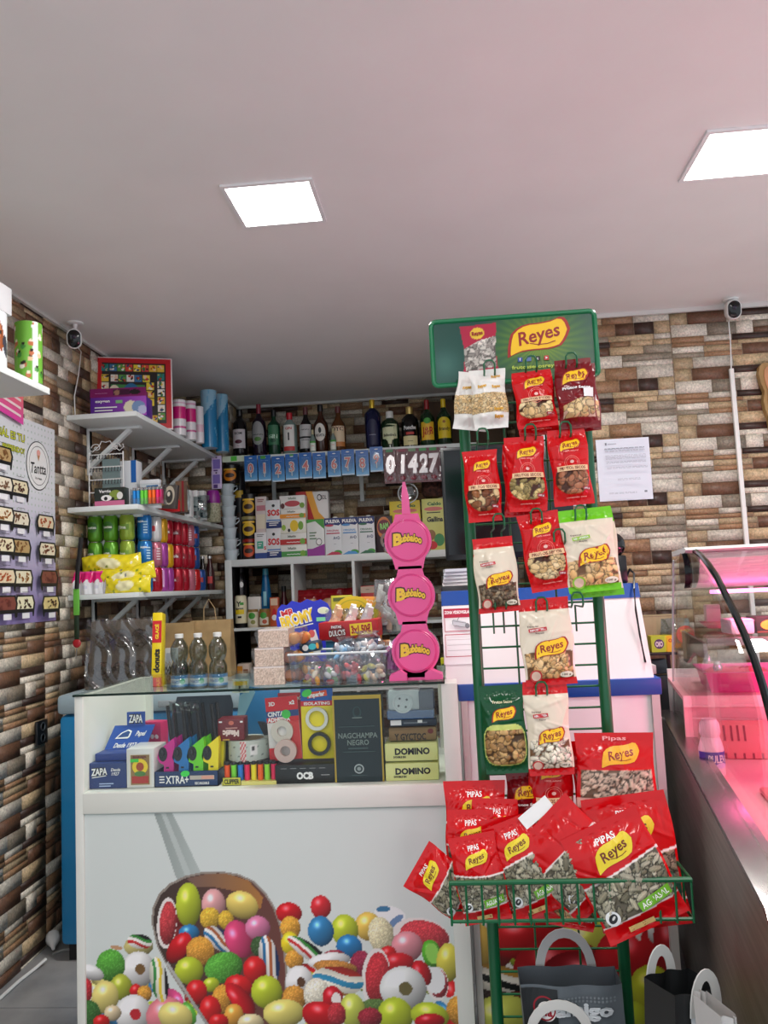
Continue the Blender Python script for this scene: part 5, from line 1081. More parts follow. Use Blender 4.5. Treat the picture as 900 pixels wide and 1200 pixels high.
jar_like('sauce_bottle', 'dark red sauce bottle at the right of the sauce cube', 'sauce bottle', 334, 688, 734, 11, CYY+.05, [(.9, 0), (1, .03), (1, .5), (.5, .75), (.4, 1)], C((70, 20, 24), .2), DZ+.0001, BLACK, [(.5, .86), (.5, 1)], lambda g, R, h: g.rect(-R*.8, h*.15, R*.8, h*.4, TX((200, 190, 180)), na=6))
# second cube: red snack bags, third cube: packets
ZB2 = .04+3*.355+.0085
for k, (px, py, rz, lab) in enumerate(((362, 705, .1, 'glossy dark red snack bag at the left of the middle cube'), (385, 700, -.15, 'glossy dark red snack bag behind in the middle cube'), (402, 706, -.05, 'glossy dark red snack bag at the right of the middle cube'))):
    w, h = .17, .20; p = P(px, py, Y=4.52+.03*k)
    cv = Canvas(w, h, 24, 28, (130, 16, 26)); r = random.Random(k); cv.ell(w*.5, h*.5, .06, .04, .2, (200, 160, 120)); cv.rect(0, h*.25, w, h*.3, (206, 60, 50))
    bb = sheet('snack_bag', cv, lambda X, Z, H: (X-w/2, -.045*np.sin(PI*np.clip(X/w, 0, 1))**.7*np.sin(PI*np.clip(Z/h, 0, 1))**.5-.006*np.sin(X*90+k)*np.sin(Z*70), Z), RB)
    tag(bb, lab, 'snack bag', None, (p.x, p.y, ZB2+.0005), (-.15, 0, rz)); mb = MB(); mb.box(-w*.45, w*.45, .002, .004, .002, h*.95, C((110, 16, 24), .3)); mb.build('back_film', bb)
    gg = G(lambda a, b, off: (a-w/2, -.045*math.sin(PI*a/w)**.7*math.sin(PI*b/h)**.5-.006*math.sin(a*90+k)*math.sin(b*70)-off-.002, b)); gg.rect(.02, h*.8, w-.02, h*.84, C((150, 30, 36), .2), na=8); gg.build('seal', bb)
carton('red_box', 'upright red tomato box in the right cube', 'box', (423, 658, 439, 700), 4.5, .07, (190, 30, 36), lambda g, w, h: (g.rect(0, h*.8, w, h*.98, TX((206, 180, 160))), g.text('~~', w*.5, h*.9, h*.06, INK), g.ell(w*.5, h*.4, w*.3, h*.12, TX((150, 20, 24)))), zb=ZB2+.002)
z = ZB2+.002
for k, (y0, y1, c, lab) in enumerate(((684, 700, (210, 214, 196), 'pale packet with green picture in the right cube'), (670, 684, (200, 190, 170), 'brown and white packet, second in the right cube pile'), (656, 670, (150, 120, 100), 'brown packet on top of the right cube pile'))):
    rect = (440, y0, 458, y1); _, hh, _ = span(rect, 4.5); carton('food_packet', lab, 'packet', rect, 4.5, .1, c, lambda g, w, h, k=k: (g.ell(w*.55, h*.45, w*.25, h*.3, GRNP if k == 0 else TX((110, 80, 60))), g.text('~~', w*.4, h*.8, h*.15, INK)), zb=z); z += hh+.001
# small orange packs low in the left cube
DZ2 = .04+2*.355+.0085
for k, (rect, lab) in enumerate((((276, 783, 292, 797), 'orange and white tin, lower of two in the low left cube'), ((278, 766, 292, 782), 'orange and white tin, upper of two in the low left cube'))):
    w, h, b = span(rect, 4.46); 
    carton('fish_tin', lab, 'tin', rect, 4.46, .08, (224, 206, 190), lambda g, w, h: (g.rect(0, h*.15, w*.45, h*.85, TX((226, 150, 50))), g.rect(w*.5, h*.3, w*.9, h*.6, TX((150, 90, 60)))), zb=DZ2+.0005+(.0 if k == 0 else .075), ch=.006, group='tins in the low left cube')
# ---------------------------------------------------------------- blue chest freezer behind the counter
FZ = .96
o = E('chest_freezer', 'blue chest freezer with pale grey lid by the left wall', 'freezer', (-1.05, 2.9, 0))
m = MB(); m.box(-.44, .50, 0, .55, .06, .885, C((30, 130, 186), .3), ch=.02); m.build('body', o)
m = MB(); m.box(-.445, .505, -.006, .556, .888, FZ, C((160, 182, 192), .35), ch=.015); m.build('lid', o)
m = MB(); m.box(-.42, .48, .03, .52, 0, .058, BLACK); m.build('plinth', o)
m = MB(); m.box(-.05, .11, -.02, -.0065, .905, .93, C((150, 160, 166), .3), ch=.004); m.build('lid_handle', o)
# on it: pastry tray in film, egg trays, bottles, paper bags
o = E('donut_tray', 'film wrapped tray of dark donuts standing on end with a yellow lettered strip', 'pastry tray', (P(140, 806, Y=3.05).x, 3.05, FZ+.0005), (-.16, 0, .12))
w = 80*3.05/FPX; h = .272
m = MB(); m.box(-w/2, w/2, .03, .05, 0, h, C((84, 76, 68), .4), ch=.004); m.box(-w/2, w/2, 0, .03, 0, .012, C((84, 76, 68), .4)); m.build('tray', o)
r = random.Random(3)
for i in range(3):
    for j in range(2):
        m = MB(); cx, cz = -w*.27+w*.27*i*1.0, h*.26+h*.46*j; m.tube([(cx+.022*math.cos(t), .012, cz+.024*math.sin(t)) for t in [2*PI*k/16 for k in range(16)]], .014, C((44, 34, 30), .25), n=8, closed=True); m.build('donut', o)
m = MB(); n = 40; rows = [[(-w/2+w*j/n, -.014-.006*abs(math.sin(j*.23+i*.12+.7*math.sin(i*.21)))**14-.002*math.sin(j*.4)+r.uniform(-.0004, .0004), h*i/40) for j in range(n+1)] for i in range(41)]
m.add([q for rw in rows for q in rw], [(i*(n+1)+j, i*(n+1)+j+1, (i+1)*(n+1)+j+1, (i+1)*(n+1)+j) for i in range(40) for j in range(n)], clear('film', (226, 226, 224), .7, .1, .13)); m.build('film', o)
m = MB(); m.box(w/2-.004, w/2+.034, -.02, .04, 0, h*1.06, C((240, 214, 30), .35), ch=.002); st = m.build('label_strip', o)
g = G(lambda a, b, off: (w/2+.015-b, -.02-off, a)); g.rect(h*.62, -.018, h*.94, .018, REDP); g.text('GLACÉ', h*.78, 0, .012, YEL, bold=.05, w=h*.22); g.text('donuts', h*.36, 0, .022, INK, bold=.05, w=h*.34); g.rect(.0, -.018, h*.12, .018, TX((226, 120, 120))); g.build('lettering', st)
wm = C((210, 226, 226), .06); LBW = TX((60, 140, 200))
for k, px in enumerate((211, 233, 256)):
    b = P(px, 798, Y=2.97); o = E('water_bottle', 'clear plastic water bottle with blue label, %s of three behind the counter' % ['left', 'middle', 'right'][k], 'water bottle', (b.x, 2.97, FZ+.0005), (0, 0, 0), 'water bottles')
    H = .205; R = .034
    m = MB(); m.lathe([(R*.85, 0), (R, .008), (R, .035), (R, .075), (R*.98, .082), (R*.8, .096), (R*.72, .102), (R*.9, .115), (R*1.0, .135), (R*.97, .155), (R*.7, .175), (R*.42, .187), (R*.4, .195)], clear('pet', (196, 206, 204), .75, .04, .1), n=24); m.build('body', o)
    m = MB(); m.lathe([(R*.46, .19), (R*.48, .204), (R*.4, .206)], WHITE, n=18); m.build('cap', o)
    g = G(lambda a, bb, off: ((R+off)*math.sin(a/R), -(R+off)*math.cos(a/R), bb), .0006); g.rect(-PI*R, .012, PI*R, .05, TX((200, 226, 236)), na=28); g.rect(-PI*R, .04, PI*R, .052, LBW, na=28); g.rect(-PI*R, .01, PI*R, .018, LBW, na=28); g.text('Natura', 0, .03, .012, WH if k == 9 else LBW, bold=.03); g.ell(.02, .03, .01, .01, TX((80, 190, 150))); g.build('paper_label', o)
kraft = noisy('kraft_paper', (150, 124, 84), (170, 142, 98), 14, .75)
for px, wpx, ht, yy, lab in ((207, 40, .235, 3.30, 'brown paper carrier bag behind the left water bottles'), (246, 50, .24, 3.33, 'brown paper carrier bag with twine handle behind the right water bottle')):
    b = P(px, 795, Y=yy); w = wpx*yy/FPX; o = E('paper_bag', lab, 'paper bag', (b.x, yy, FZ+.0005))
    m = MB(); m.loft([[(-w/2, 0, 0), (w/2, 0, 0), (w/2, .1, 0), (-w/2, .1, 0)], [(-w*.49, .012, ht*.5), (w*.49, .012, ht*.5), (w*.49, .085, ht*.5), (-w*.49, .085, ht*.5)], [(-w/2, .03, ht), (w/2, .03, ht), (w/2, .065, ht), (-w/2, .065, ht)]], kraft, cap=(True, False)); m.build('sack', o)
    if px > 220:
        m = MB(); m.tube([(-.03, .03, ht-.02), (-.028, .028, ht+.05), (-.005, .026, ht+.09), (.02, .028, ht+.05), (.026, .03, ht-.02)], .002, C((176, 150, 110), .8), n=5); m.build('handle', o)
def egg_tray(label, px, wpx, n, Y):
    b = P(px, 798, Y=Y); w = wpx*Y/FPX; grey = noisy('pulp', (150, 146, 134), (176, 172, 160), 40, .85)
    for k in range(n):
        o = E('egg_tray', label % ['bottom', 'lower', 'middle', 'upper', 'top'][k if n > 1 else 4], 'egg tray', (b.x, Y, FZ+.001+k*.022), (0, 0, 0), 'egg trays on the freezer')
        m = MB(); nx = 8; rows = []
        for i in range(9): rows.append([(-w/2+w*j/(nx*2), .16*i/8, .012+.011*math.cos(j*PI)*math.cos(i*PI)) for j in range(nx*2+1)])
        vs = [q for rw in rows for q in rw]; N = nx*2+1; m.add(vs+[(x, y, z-.003) for x, y, z in vs], [(i*N+j, i*N+j+1, (i+1)*N+j+1, (i+1)*N+j) for i in range(8) for j in range(N-1)]+[(9*N+i*N+j, 9*N+(i+1)*N+j, 9*N+(i+1)*N+j+1, 9*N+i*N+j+1) for i in range(8) for j in range(N-1)], grey); m.build('pulp_cells', o)
egg_tray('grey pulp egg tray right of the donut tray, %s one', 203, 34, 4, 3.12)
egg_tray('grey pulp egg tray at the left end of the freezer, %s one', 110, 24, 5, 3.1)
carton('white_box', 'white box standing behind the egg trays beside the donut tray', 'box', (193, 738, 207, 775), 3.29, .05, (226, 230, 230), lambda g, w, h: (g.rect(w*.15, h*.5, w*.85, h*.85, TX((190, 200, 206))), stub(g, w, h, .2, .3, .6, 3, TX((160, 160, 170)), .1, .03)), zb=FZ+.0005+.022*0)
# ---------------------------------------------------------------- top corner shelf: board game, purple box, paper rolls
z1 = SH1+.0005
A = Vector((-1.590, 3.50, z1)); B = Vector((-1.262, 3.60, z1))
A = P(110, 497, Y=3.52); A.z = z1; B = P(203, 497, Z=z1); B.y = 3.64; B.x = P(203, 497, Y=3.64).x
d = B-A; bw = d.length; rzb = math.atan2(d.y, d.x)
o = E('board_game', 'goose board game with red border leaning on the top corner shelf', 'board game', ((A.x+B.x)/2, (A.y+B.y)/2, z1), (-.06, .0, rzb))
bh = .355
m = MB(); m.box(-bw/2, bw/2, .001, .02, 0, bh, C((240, 226, 226), .4), ch=.003); m.build('box', o)
cv = Canvas(bw-.012, bh-.012, 150, 140, (196, 24, 34)); W, H = cv.w, cv.h; r = random.Random(12)
cv.rect(W*.09, H*.07, W*.93, H*.93, (36, 30, 30))
spiral = []
for k in range(8): spiral.append((.13+.105*k, .86))
for k in range(6): spiral.append((.865, .74-.115*k))
for k in range(7): spiral.append((.76-.105*k, .13))
for k in range(5): spiral.append((.13, .25+.115*k))
for k in range(5): spiral.append((.25+.105*k, .71))
for k in range(3): spiral.append((.72, .6-.115*k))
pal = [(236, 226, 200), (240, 214, 60), (60, 120, 170), (90, 160, 70), (220, 70, 60), (240, 236, 226), (230, 190, 60), (40, 130, 130)]
for u, v in spiral:
    c = r.choice(pal); cv.rect(W*(u-.047), H*(v-.05), W*(u+.047), H*(v+.05), c)
    for q in range(6): cv.ell(W*(u+r.uniform(-.035, .035)), H*(v+r.uniform(-.038, .038)), W*r.uniform(.008, .022), H*r.uniform(.008, .024), r.uniform(0, 3), r.choice([(240, 240, 236), (40, 70, 110), (240, 200, 40), (190, 50, 40), (50, 120, 60), (30, 26, 26), (236, 200, 170)]))
cv.rect(W*.2, H*.2, W*.65, H*.62, (60, 140, 70)); cv.ell(W*.47, H*.42, W*.13, H*.22, 0, (30, 110, 160)); cv.ell(W*.56, H*.5, W*.05, H*.09, .4, (190, 226, 236)); cv.ell(W*.3, H*.3, W*.08, H*.1, 0, (90, 150, 60)); cv.ell(W*.25, H*.55, W*.06, H*.06, 0, (236, 226, 200))
sheet('board_print', cv, lambda X, Z, Hh: (X-bw/2+.006, 0*X-.0002, Z+.006), vcol('board_gloss', .3), o)
def purple(g, w, h): pass
w, h, b = span((105, 456, 172, 490), 3.32); o = E('gadget_box', 'purple gadget box with dark magenta lid in front of the board game', 'box', (b.x, 3.30, z1), (0, 0, .08))
b = P(139, 490, Y=3.3); o.location.x = b.x
w = .245; h = .125
cv = Canvas(w, h, 60, 30, (90, 40, 150)); t = (cv.X/w)[..., None]; cv.c = np.array((84, 34, 140.))*(1-t)+np.array((170, 80, 190.))*t
cv.ell(w*.72, h*.3, .03, .03, 0, (226, 220, 190)); cv.ell(w*.86, h*.3, .03, .028, 0, (120, 150, 190)); cv.ell(w*.93, h*.2, .02, .02, 0, (190, 196, 226)); cv.rect(0, h*.68, w, h, (120, 16, 90)); cv.ell(w*.8, h*.84, .025, .012, 0, (16, 14, 18)); cv.rect(w*.4, h*.74, w*.7, h*.94, (60, 16, 50)); cv.ell(w*.48, h*.84, .012, .012, 0, (150, 110, 90))
m = MB(); m.box(-w/2, w/2, .0006, .09, 0, h*.68, C((96, 44, 160), .35), ch=.002); m.box(-w/2-.004, w/2-.02, .001, .095, h*.68, h, C((116, 18, 88), .35), ch=.002); m.build('box', o)
sheet('box_print', cv, lambda X, Z, H: (X-w/2, 0*X-.0004-.002*(Z > h*.68), Z), vcol('box_gloss', .3), o)
g = G(lambda a, b, off: (a-w/2, -off-.003, b), .0005); g.text('oxygen', w*.22, h*.55, .012, WH, w=w*.26, bold=.03); stub(g, w, h, .08, .3, .4, 3, WH, .11, .04); g.rect(w*.46, h*.45, w*.58, h*.56, TX((120, 180, 120))); g.text('~~~~', w*.2, h*.83, .006, TX((210, 160, 210)), w=w*.22); g.build('lettering', o)
def towel(label, px, y0, y1, wpx, Y, bands, X=None, cap=(236, 236, 236)):
    def paint(cv, W, h):
        cv.c[:] = bands[0]
        for v0, v1, c in bands[1:]: cv.rect(0, v0*h, W, v1*h, c)
    o, R, h = roll('kitchen_roll', label, (px-wpx/2, y0, px+wpx/2, y1), Y, paint, z1, n=40, cap=cap)
    return o
PKB = [(228, 226, 230), (.45, .8, (206, 30, 120)), (.2, .24, (190, 60, 130)), (.9, .94, (216, 160, 190))]
towel('white kitchen roll with magenta band, leftmost on the top corner shelf', 210.5, 461, 502, 15, 3.80, PKB)
towel('second white kitchen roll with magenta band on the top corner shelf', 223.5, 465, 510, 13, 3.93, PKB)
towel('narrow white kitchen roll with pink print before the blue rolls', 234, 470, 512, 10, 4.02, [(226, 224, 228), (.3, .5, (226, 190, 206))])
def bluepaint(cv, W, h):
    t = (cv.Z/h)[..., None]; cv.c[:] = (40, 130, 180); m = (cv.Z/h > .62+.5*(cv.X/W-.5)*2.2); cv.c[m] = (150, 196, 220)
    r = random.Random(1)
    for k in range(10): cv.ell(r.uniform(0, W), r.uniform(0, h), .003, .05, r.uniform(-.4, .4), (110, 180, 214))
for k, (px, y0, y1, wp, Y, lab) in enumerate(((246, 463, 530, 18, 4.18, 'tall blue wrapped paper roll, front one on the top corner shelf'), (261, 466, 533, 15, 4.32, 'tall blue wrapped paper roll, rear one on the top corner shelf'))):
    roll('paper_roll', lab, (px-wp/2, y0, px+wp/2, y1), Y, bluepaint, z1, n=40, cap=(180, 206, 220))
# ---------------------------------------------------------------- middle corner shelf
z2 = SH2+.0005; WIRE = C((232, 234, 232), .35)
b = P(118, 594, Y=3.30); o = E('earring_rack', 'white scrolled wire rack hung with small jewellery', 'jewellery rack', (b.x, 3.36, z2), (0, 0, 0))
w = 44*3.3/FPX; h = .255; m = MB()
for x in (-w/2, w/2): m.tube([(x, 0, 0), (x, 0, h)], .003, WIRE, n=6); m.tube([(x, -.03, .002), (x, .05, .002)], .003, WIRE, n=6)
for q in (.3, .52, .74, .96): m.tube([(-w/2, 0, h*q), (w/2, 0, h*q)], .003, WIRE, n=6)
for s in (-1, 1):
    sp = [(s*(w*.28+.024*(1-k/16)*math.cos(k*.6)), 0, h+.022+.02*(1-k/16)*math.sin(k*.6)) for k in range(16)]; m.tube(sp, .002, WIRE, n=5); m.tube([(0, 0, h+.045), (s*.02, 0, h+.05), (s*.03, 0, h+.03), (s*w*.4, 0, h+.004), (s*w*.52, 0, h+.02), (s*w*.5, 0, h+.034)], .002, WIRE, n=5)
m.build('wire_frame', o); r = random.Random(8)
for q in (.3, .52, .74, .96):
    m = MB()
    for k in range(11):
        x = -w*.44+w*.88*k/10; m.tube([(x, -.004, h*q-.002), (x+r.uniform(-.002, .002), -.007, h*q-.014)], .0016, C((40, 40, 44), .3), n=4); m.ball((x, -.008, h*q-.018), .003, .003, .004, C((90, 90, 96), .3, .5), n=6, m=4)
    m.build('earrings', o)
m = MB(); m.box(-w*.2, w*.3, .03, .04, .02, h*.9, C((128, 150, 150), .4)); m.build('backing', o)
carton('cosmetic_box', 'tall white and blue box right of the wire rack', 'box', (141, 522, 160, 580), 3.44, .07, (228, 232, 236), lambda g, w, h: (g.rect(w*.68, h*.55, w, h, TX((24, 100, 180))), g.rect(w*.68, 0, w, h*.3, TX((150, 176, 206))), stub(g, w, h, .12, .4, .3, 4, TX((170, 176, 180)), .07, .012)), zb=z2)
def veg(g, w, h): g.rect(0, h*.02, w, h*.3, TX((206, 110, 150))); g.rect(0, h*.3, w, h, TX((30, 40, 34))); g.text('Veggie', w*.35, h*.82, h*.16, WH, w=w*.4, bold=.03); g.ell(w*.7, h*.6, w*.2, h*.26, TX((130, 150, 60))); g.ell(w*.85, h*.55, w*.1, h*.2, TX((226, 226, 220))); g.ell(w*.4, h*.45, w*.18, h*.16, WH); g.ell(w*.38, h*.42, w*.06, h*.1, INK); g.ell(w*.62, h*.4, w*.05, h*.08, INK)
carton('pet_food_box', 'small black and pink pet treat box at the front of the middle shelf', 'box', (111, 569, 146, 591), 3.26, .05, (40, 50, 44), veg, zb=z2)
o = E('lighter_tray', 'tray of blue green orange and pink lighters on the middle shelf', 'lighter display', (P(168, 594, Y=3.24).x, 3.27, z2), (0, 0, .0))
w = 40*3.24/FPX; m = MB(); m.box(-w/2, w/2, 0, .06, 0, .004, CLEAR); m.box(-w/2, w/2, 0, .002, 0, .03, CLEAR); m.box(-w/2, w/2, .058, .06, 0, .1, CLEAR); m.box(-w/2, -w/2+.002, 0, .06, 0, .07, CLEAR); m.box(w/2-.002, w/2, 0, .06, 0, .07, CLEAR); m.build('tray', o)
cols = [(30, 140, 220), (40, 150, 224), (110, 220, 60), (116, 226, 70), (250, 110, 30), (250, 116, 36), (240, 40, 120), (240, 50, 130)]
for k, c in enumerate(cols):
    x = -w*.43+w*.86*k/7; lb = ('blue', 'blue', 'green', 'green', 'orange', 'orange', 'pink', 'pink')[k]
    l = E('pocket_lighter', '%s lighter in the tray on the middle corner shelf, %s of its colour' % (lb, 'left' if k % 2 == 0 else 'right'), 'lighter', (o.location.x+x, o.location.y+.025, z2+.0045), (0, 0, 0), 'lighters on the middle shelf')
    m = MB(); m.loft([[(.0075*math.cos(t), .012*math.sin(t), zz) for t in [2*PI*i/14 for i in range(14)]] for zz in (0, .06)], C(c, .25)); m.build('body', l)
    m = MB(); m.box(-.006, .006, -.009, .009, .0605, .074, C((190, 190, 190), .25, 1.0), ch=.002); m.build('hood', l)
def baggy(name, label, cat, rect, Y, zb, mat, seed, dep=.05, extra=None):
    w, h, b = span(rect, Y); r = random.Random(seed); o = E(name, label, cat, (b.x, Y, zb))
    m = MB(); n = 9; rows = []
    for i in range(11):
        v = i/10; rows.append([(-w/2*(.85+.15*math.sin(PI*v))+w*(.85+.15*math.sin(PI*v))*j/n+r.uniform(-.002, .002), -dep*math.sin(PI*j/n)**.6*math.sin(PI*min(v*.93+.05, 1))**.6+r.uniform(-.004, .004), h*v+r.uniform(-.002, .002)*(0 < i)) for j in range(n+1)])
    back = [[(x, .012, z) for x, y, z in rw] for rw in rows]; N = n+1
    m.add([q for rw in rows for q in rw], [(i*N+j, i*N+j+1, (i+1)*N+j+1, (i+1)*N+j) for i in range(10) for j in range(n)], mat); m.add([q for rw in back for q in rw], [(i*N+j, (i+1)*N+j, (i+1)*N+j+1, i*N+j+1) for i in range(10) for j in range(n)], mat)
    m.build('wrapper', o)
    if extra: extra(o, w, h)
    return o
def parts_in(c, k=7, kind='box'):
    def f(o, w, h):
        r = random.Random(k)
        for q in range(k):
            m = MB(); T = Matrix.Translation((r.uniform(-.3, .3)*w, -.008+r.uniform(-.006, .006), r.uniform(.2, .8)*h)) @ rotm(r.uniform(-.4, .4), r.uniform(-1, 1), 0)
            if kind == 'box': m.box(-.008, .008, -.004, .004, -.028, .028, C(c, .35), T, ch=.002)
            else: m.tube([(-.02, 0, 0), (-.01, 0, .02), (.01, 0, .02), (.02, 0, 0)], .006, C(c, .3), T=T)
            m.build('content', o)
    return f
FILMB = clear('bag_clear', (206, 216, 216), .7, .12, .16)
baggy('plug_pack', 'clear bag of white plugs and clips under the top shelf', 'hardware pack', (186, 538, 222, 570), 3.72, z2, FILMB, 3, .04, parts_in((214, 222, 222), 11))
baggy('cable_pack', 'clear pack of grey cable coils beside the white plug bag', 'hardware pack', (218, 545, 246, 572), 4.0, z2, FILMB, 4, .05, parts_in((70, 96, 106), 8, 'loop'))
baggy('razor_pack', 'white blister pack standing behind the lighter tray', 'hardware pack', (163, 540, 180, 574), 3.60, z2, FILMB, 5, .03, parts_in((210, 220, 226), 6))
for oo in [x for x in COL.objects if x.name.split('.')[0] in ('plug_pack', 'cable_pack')]: pass
carton('blue_card_box', 'small blue and white card behind the lighter tray', 'box', (164, 560, 187, 594), 3.42, .03, (226, 230, 234), lambda g, w, h: (g.rect(w*.35, h*.45, w*.95, h*.8, TX((40, 110, 170))), g.text('~~', w*.6, h*.62, h*.08, WH)), zb=z2)
m = MB(); m.prism([(-.05, 0), (.05, 0), (.05, .05), (.0, .125), (-.05, .11)], 0, .05, C((200, 24, 30), .4)); oo = m.build('red_box'); tag(oo, 'red open card box with slanted top on the middle shelf', 'box', None, (P(198, 600, Y=3.6).x, 3.6, z2), (0, 0, .1))
g = G(lambda a, b, off: (a, -off, b), .0006); g.poly([(-.05, .1), (-.02, .095), (.0, .122), (-.05, .11)], WH); g.build('card_flap', oo)
def prof_tin(g, w, h): g.ell(w*.5, h*.55, w*.36, h*.4, TX((190, 180, 160))); g.ell(w*.5, h*.5, w*.24, h*.28, TX((60, 56, 54))); g.ell(w*.45, h*.6, w*.1, h*.1, TX((226, 216, 200)))
carton('picture_pack', 'dark pack with a pale oval picture leaning by the red card box', 'pack', (189, 574, 206, 602), 3.46, .03, (70, 62, 58), prof_tin, zb=z2, ry=.1)
carton('brown_box', 'plain brown card box with maroon edge on the middle shelf', 'box', (206, 566, 216, 602), 3.62, .05, (120, 92, 70), lambda g, w, h: g.rect(w*.75, 0, w, h, TX((140, 30, 40))), zb=z2)
for k, px in enumerate((220, 228, 236)):
    carton('bulb_box', 'slim white box with dark print, %s of three on the middle shelf' % ['left', 'middle', 'right'][k], 'box', (px-3.8, 572.5+k*.5, px+3.6, 604+k*2), 3.88+.10*k, .05, (226, 228, 228), lambda g, w, h: (g.rect(w*.2, h*.1, w*.8, h*.25, TX((60, 60, 66))), g.text('~~', w*.5, h*.6, h*.05, TX((120, 120, 126)))), zb=z2, group='slim white boxes')
o, R, h = jar_like('seed_jar', 'clear jar of pale seeds with purple top on the middle shelf', 'jar', 250.5, 573, 611, 16, 4.26, [(.9, 0), (1, .03), (1, .55), (.95, .6)], noisy('birdseed', (120, 124, 96), (190, 186, 160), 160, .5), z2, C((140, 30, 140), .35), [(1.0, .58), (1.04, .8), (.8, .97), (.3, 1.0)])
for k, (y0, y1, lab) in enumerate(((534, 556, 'upper lilac blister pack hanging at the end of the middle shelf'), (552, 573, 'lower lilac blister pack hanging at the end of the middle shelf'))):
    w, h, b = span((248, y0, 260, y1), 4.36); oo = carton('lilac_pack', lab, 'blister pack', (248, y0, 260, y1), 4.36-.012*k, .008, (206, 190, 226), lambda g, w, h: (g.rect(w*.15, h*.3, w*.85, h*.8, TX((130, 110, 190))), g.rect(w*.2, h*.05, w*.6, h*.25, TX((90, 60, 130))), g.ell(w*.5, h*.9, w*.1, h*.04, TX((60, 50, 80)))))
# ---------------------------------------------------------------- lowest corner shelf: drink cans
z3 = SH3+.0005; CANH = .1155; CANR = .0325
CANM = {}
def can_mesh(c, band, top=None):
    k = (c, band)
    if k in CANM: return CANM[k]
    o = E('drink_can', 'x', 'can')
    m = MB(); m.lathe([(.025, 0), (.0285, .004), (CANR, .014), (CANR, CANH-.016), (.0275, CANH-.004)], C(c, .22, .25), n=22, cap=(True, False)); b = m.build('body', o)
    m = MB(); m.lathe([(.0275, CANH-.004), (.0285, CANH-.001), (.027, CANH), (.0255, CANH-.003), (.0, CANH-.0035)], C((200, 200, 202), .25, 1.0), n=22, cap=(False, False)); m.build('rim', o)
    g = G(lambda a, bb, off: ((CANR+off)*math.sin(a/CANR), -(CANR+off)*math.cos(a/CANR), bb), .0004)
    kind = band[0]; bc = TX(band[1])
    if kind == 'stripe': g.rect(-.03, .045, .03, .07, bc, na=10); g.text(band[2], 0, .057, .014, TX(band[3]), bold=.04, wmax=.05)
    elif kind == 'vert': g.rect(-.008, .02, .012, .1, bc, na=4); g.text(band[2], 0, .03, .009, TX(band[3]), wmax=.04)
    elif kind == 'oval': g.ell(0, .062, .024, .024, bc, n=20, rings=4); g.text(band[2], 0, .062, .012, TX(band[3]), bold=.04, wmax=.04)
    elif kind == 'bars':
        for q in range(5): g.rect(.004, .03+q*.012, .022, .036+q*.012, bc, na=4)
        g.text(band[2], -.008, .085, .01, TX(band[3]), bold=.04, wmax=.03)
    g.build('can_print', o); CANM[k] = o; o['fresh'] = 1
    return o
LV = ['bottom', 'middle', 'top']
def put_can(kind, x, y, lev, label):
    src = can_mesh(*kind); rz = rnd.uniform(-.5, .5); loc = (x, y, z3+lev*(CANH+.0006))
    if src.get('fresh'):
        del src['fresh']; o = src; o.location = loc; o.rotation_euler = (0, 0, rz); o['label'] = label
    else: o = dup(src, loc, (0, 0, rz), label)
    o['group'] = 'drink cans on the lowest corner shelf'
GRC = ((96, 160, 40), ('oval', (60, 120, 40), 'nestea', (236, 240, 226))); GRC2 = ((150, 176, 60), ('stripe', (120, 160, 50), 'lima', (240, 246, 226))); BLC = ((36, 120, 190), ('bars', (190, 220, 236), 'aqua', (240, 246, 250)))
RDC = ((176, 20, 44), ('stripe', (150, 14, 36), 'cola', (240, 230, 230))); PKC = ((196, 110, 130), ('bars', (236, 210, 214), 'te', (120, 30, 60))); YLC = ((226, 170, 30), ('vert', (236, 206, 60), 'limon', (120, 60, 20))); MGC = ((170, 70, 160), ('vert', (226, 170, 220), 'uva', (250, 236, 250))); DBC = ((40, 80, 150), ('stripe', (190, 60, 60), 'red', (240, 240, 240))); WRC = ((220, 216, 214), ('stripe', (196, 40, 50), 'light', (240, 240, 240))); RD2 = ((200, 30, 36), ('bars', (236, 206, 206), 'zero', (250, 240, 240)))
for i, (px, kd) in enumerate(((112, GRC), (130.5, GRC), (149.5, GRC2))):
    x = P(px, 650, Y=3.40).x
    for lev in range(3): put_can(kd, x, 3.40, lev, 'green can, %s level, %s of the three front green columns' % (LV[lev], ['left', 'middle', 'right'][i]))
colsx = [(170, 3.455, (BLC, BLC, BLC), 'blue'), (181.5, 3.56, (RDC, PKC, WRC), 'first mixed'), (189, 3.655, (MGC, MGC, YLC), 'yellow topped'), (195.5, 3.75, (MGC, YLC, RDC), 'purple footed'), (207, 3.85, (RDC, RDC, RDC), 'first crimson'), (214, 3.95, (RDC, RDC, RDC), 'second crimson'), (221, 4.05, (PKC, RDC, PKC), 'pale pink'), (227, 4.14, (RD2, DBC, DBC), 'blue topped'), (233.5, 4.24, (DBC,), 'last')]
for px, Y, kinds, nm in colsx:
    x = P(px, 650, Y=Y).x
    for lev, kd in enumerate(kinds): put_can(kd, x, Y, lev, 'can at the %s level of the %s column going back' % (LV[lev], nm))
for px, Y, kd, nm in ((158.5, 3.48, BLC, 'behind the last green column'),):
    x = -1.45
    for lev in range(3): put_can(kd, x, Y, lev, 'blue can half hidden %s, %s level' % (nm, LV[lev]))
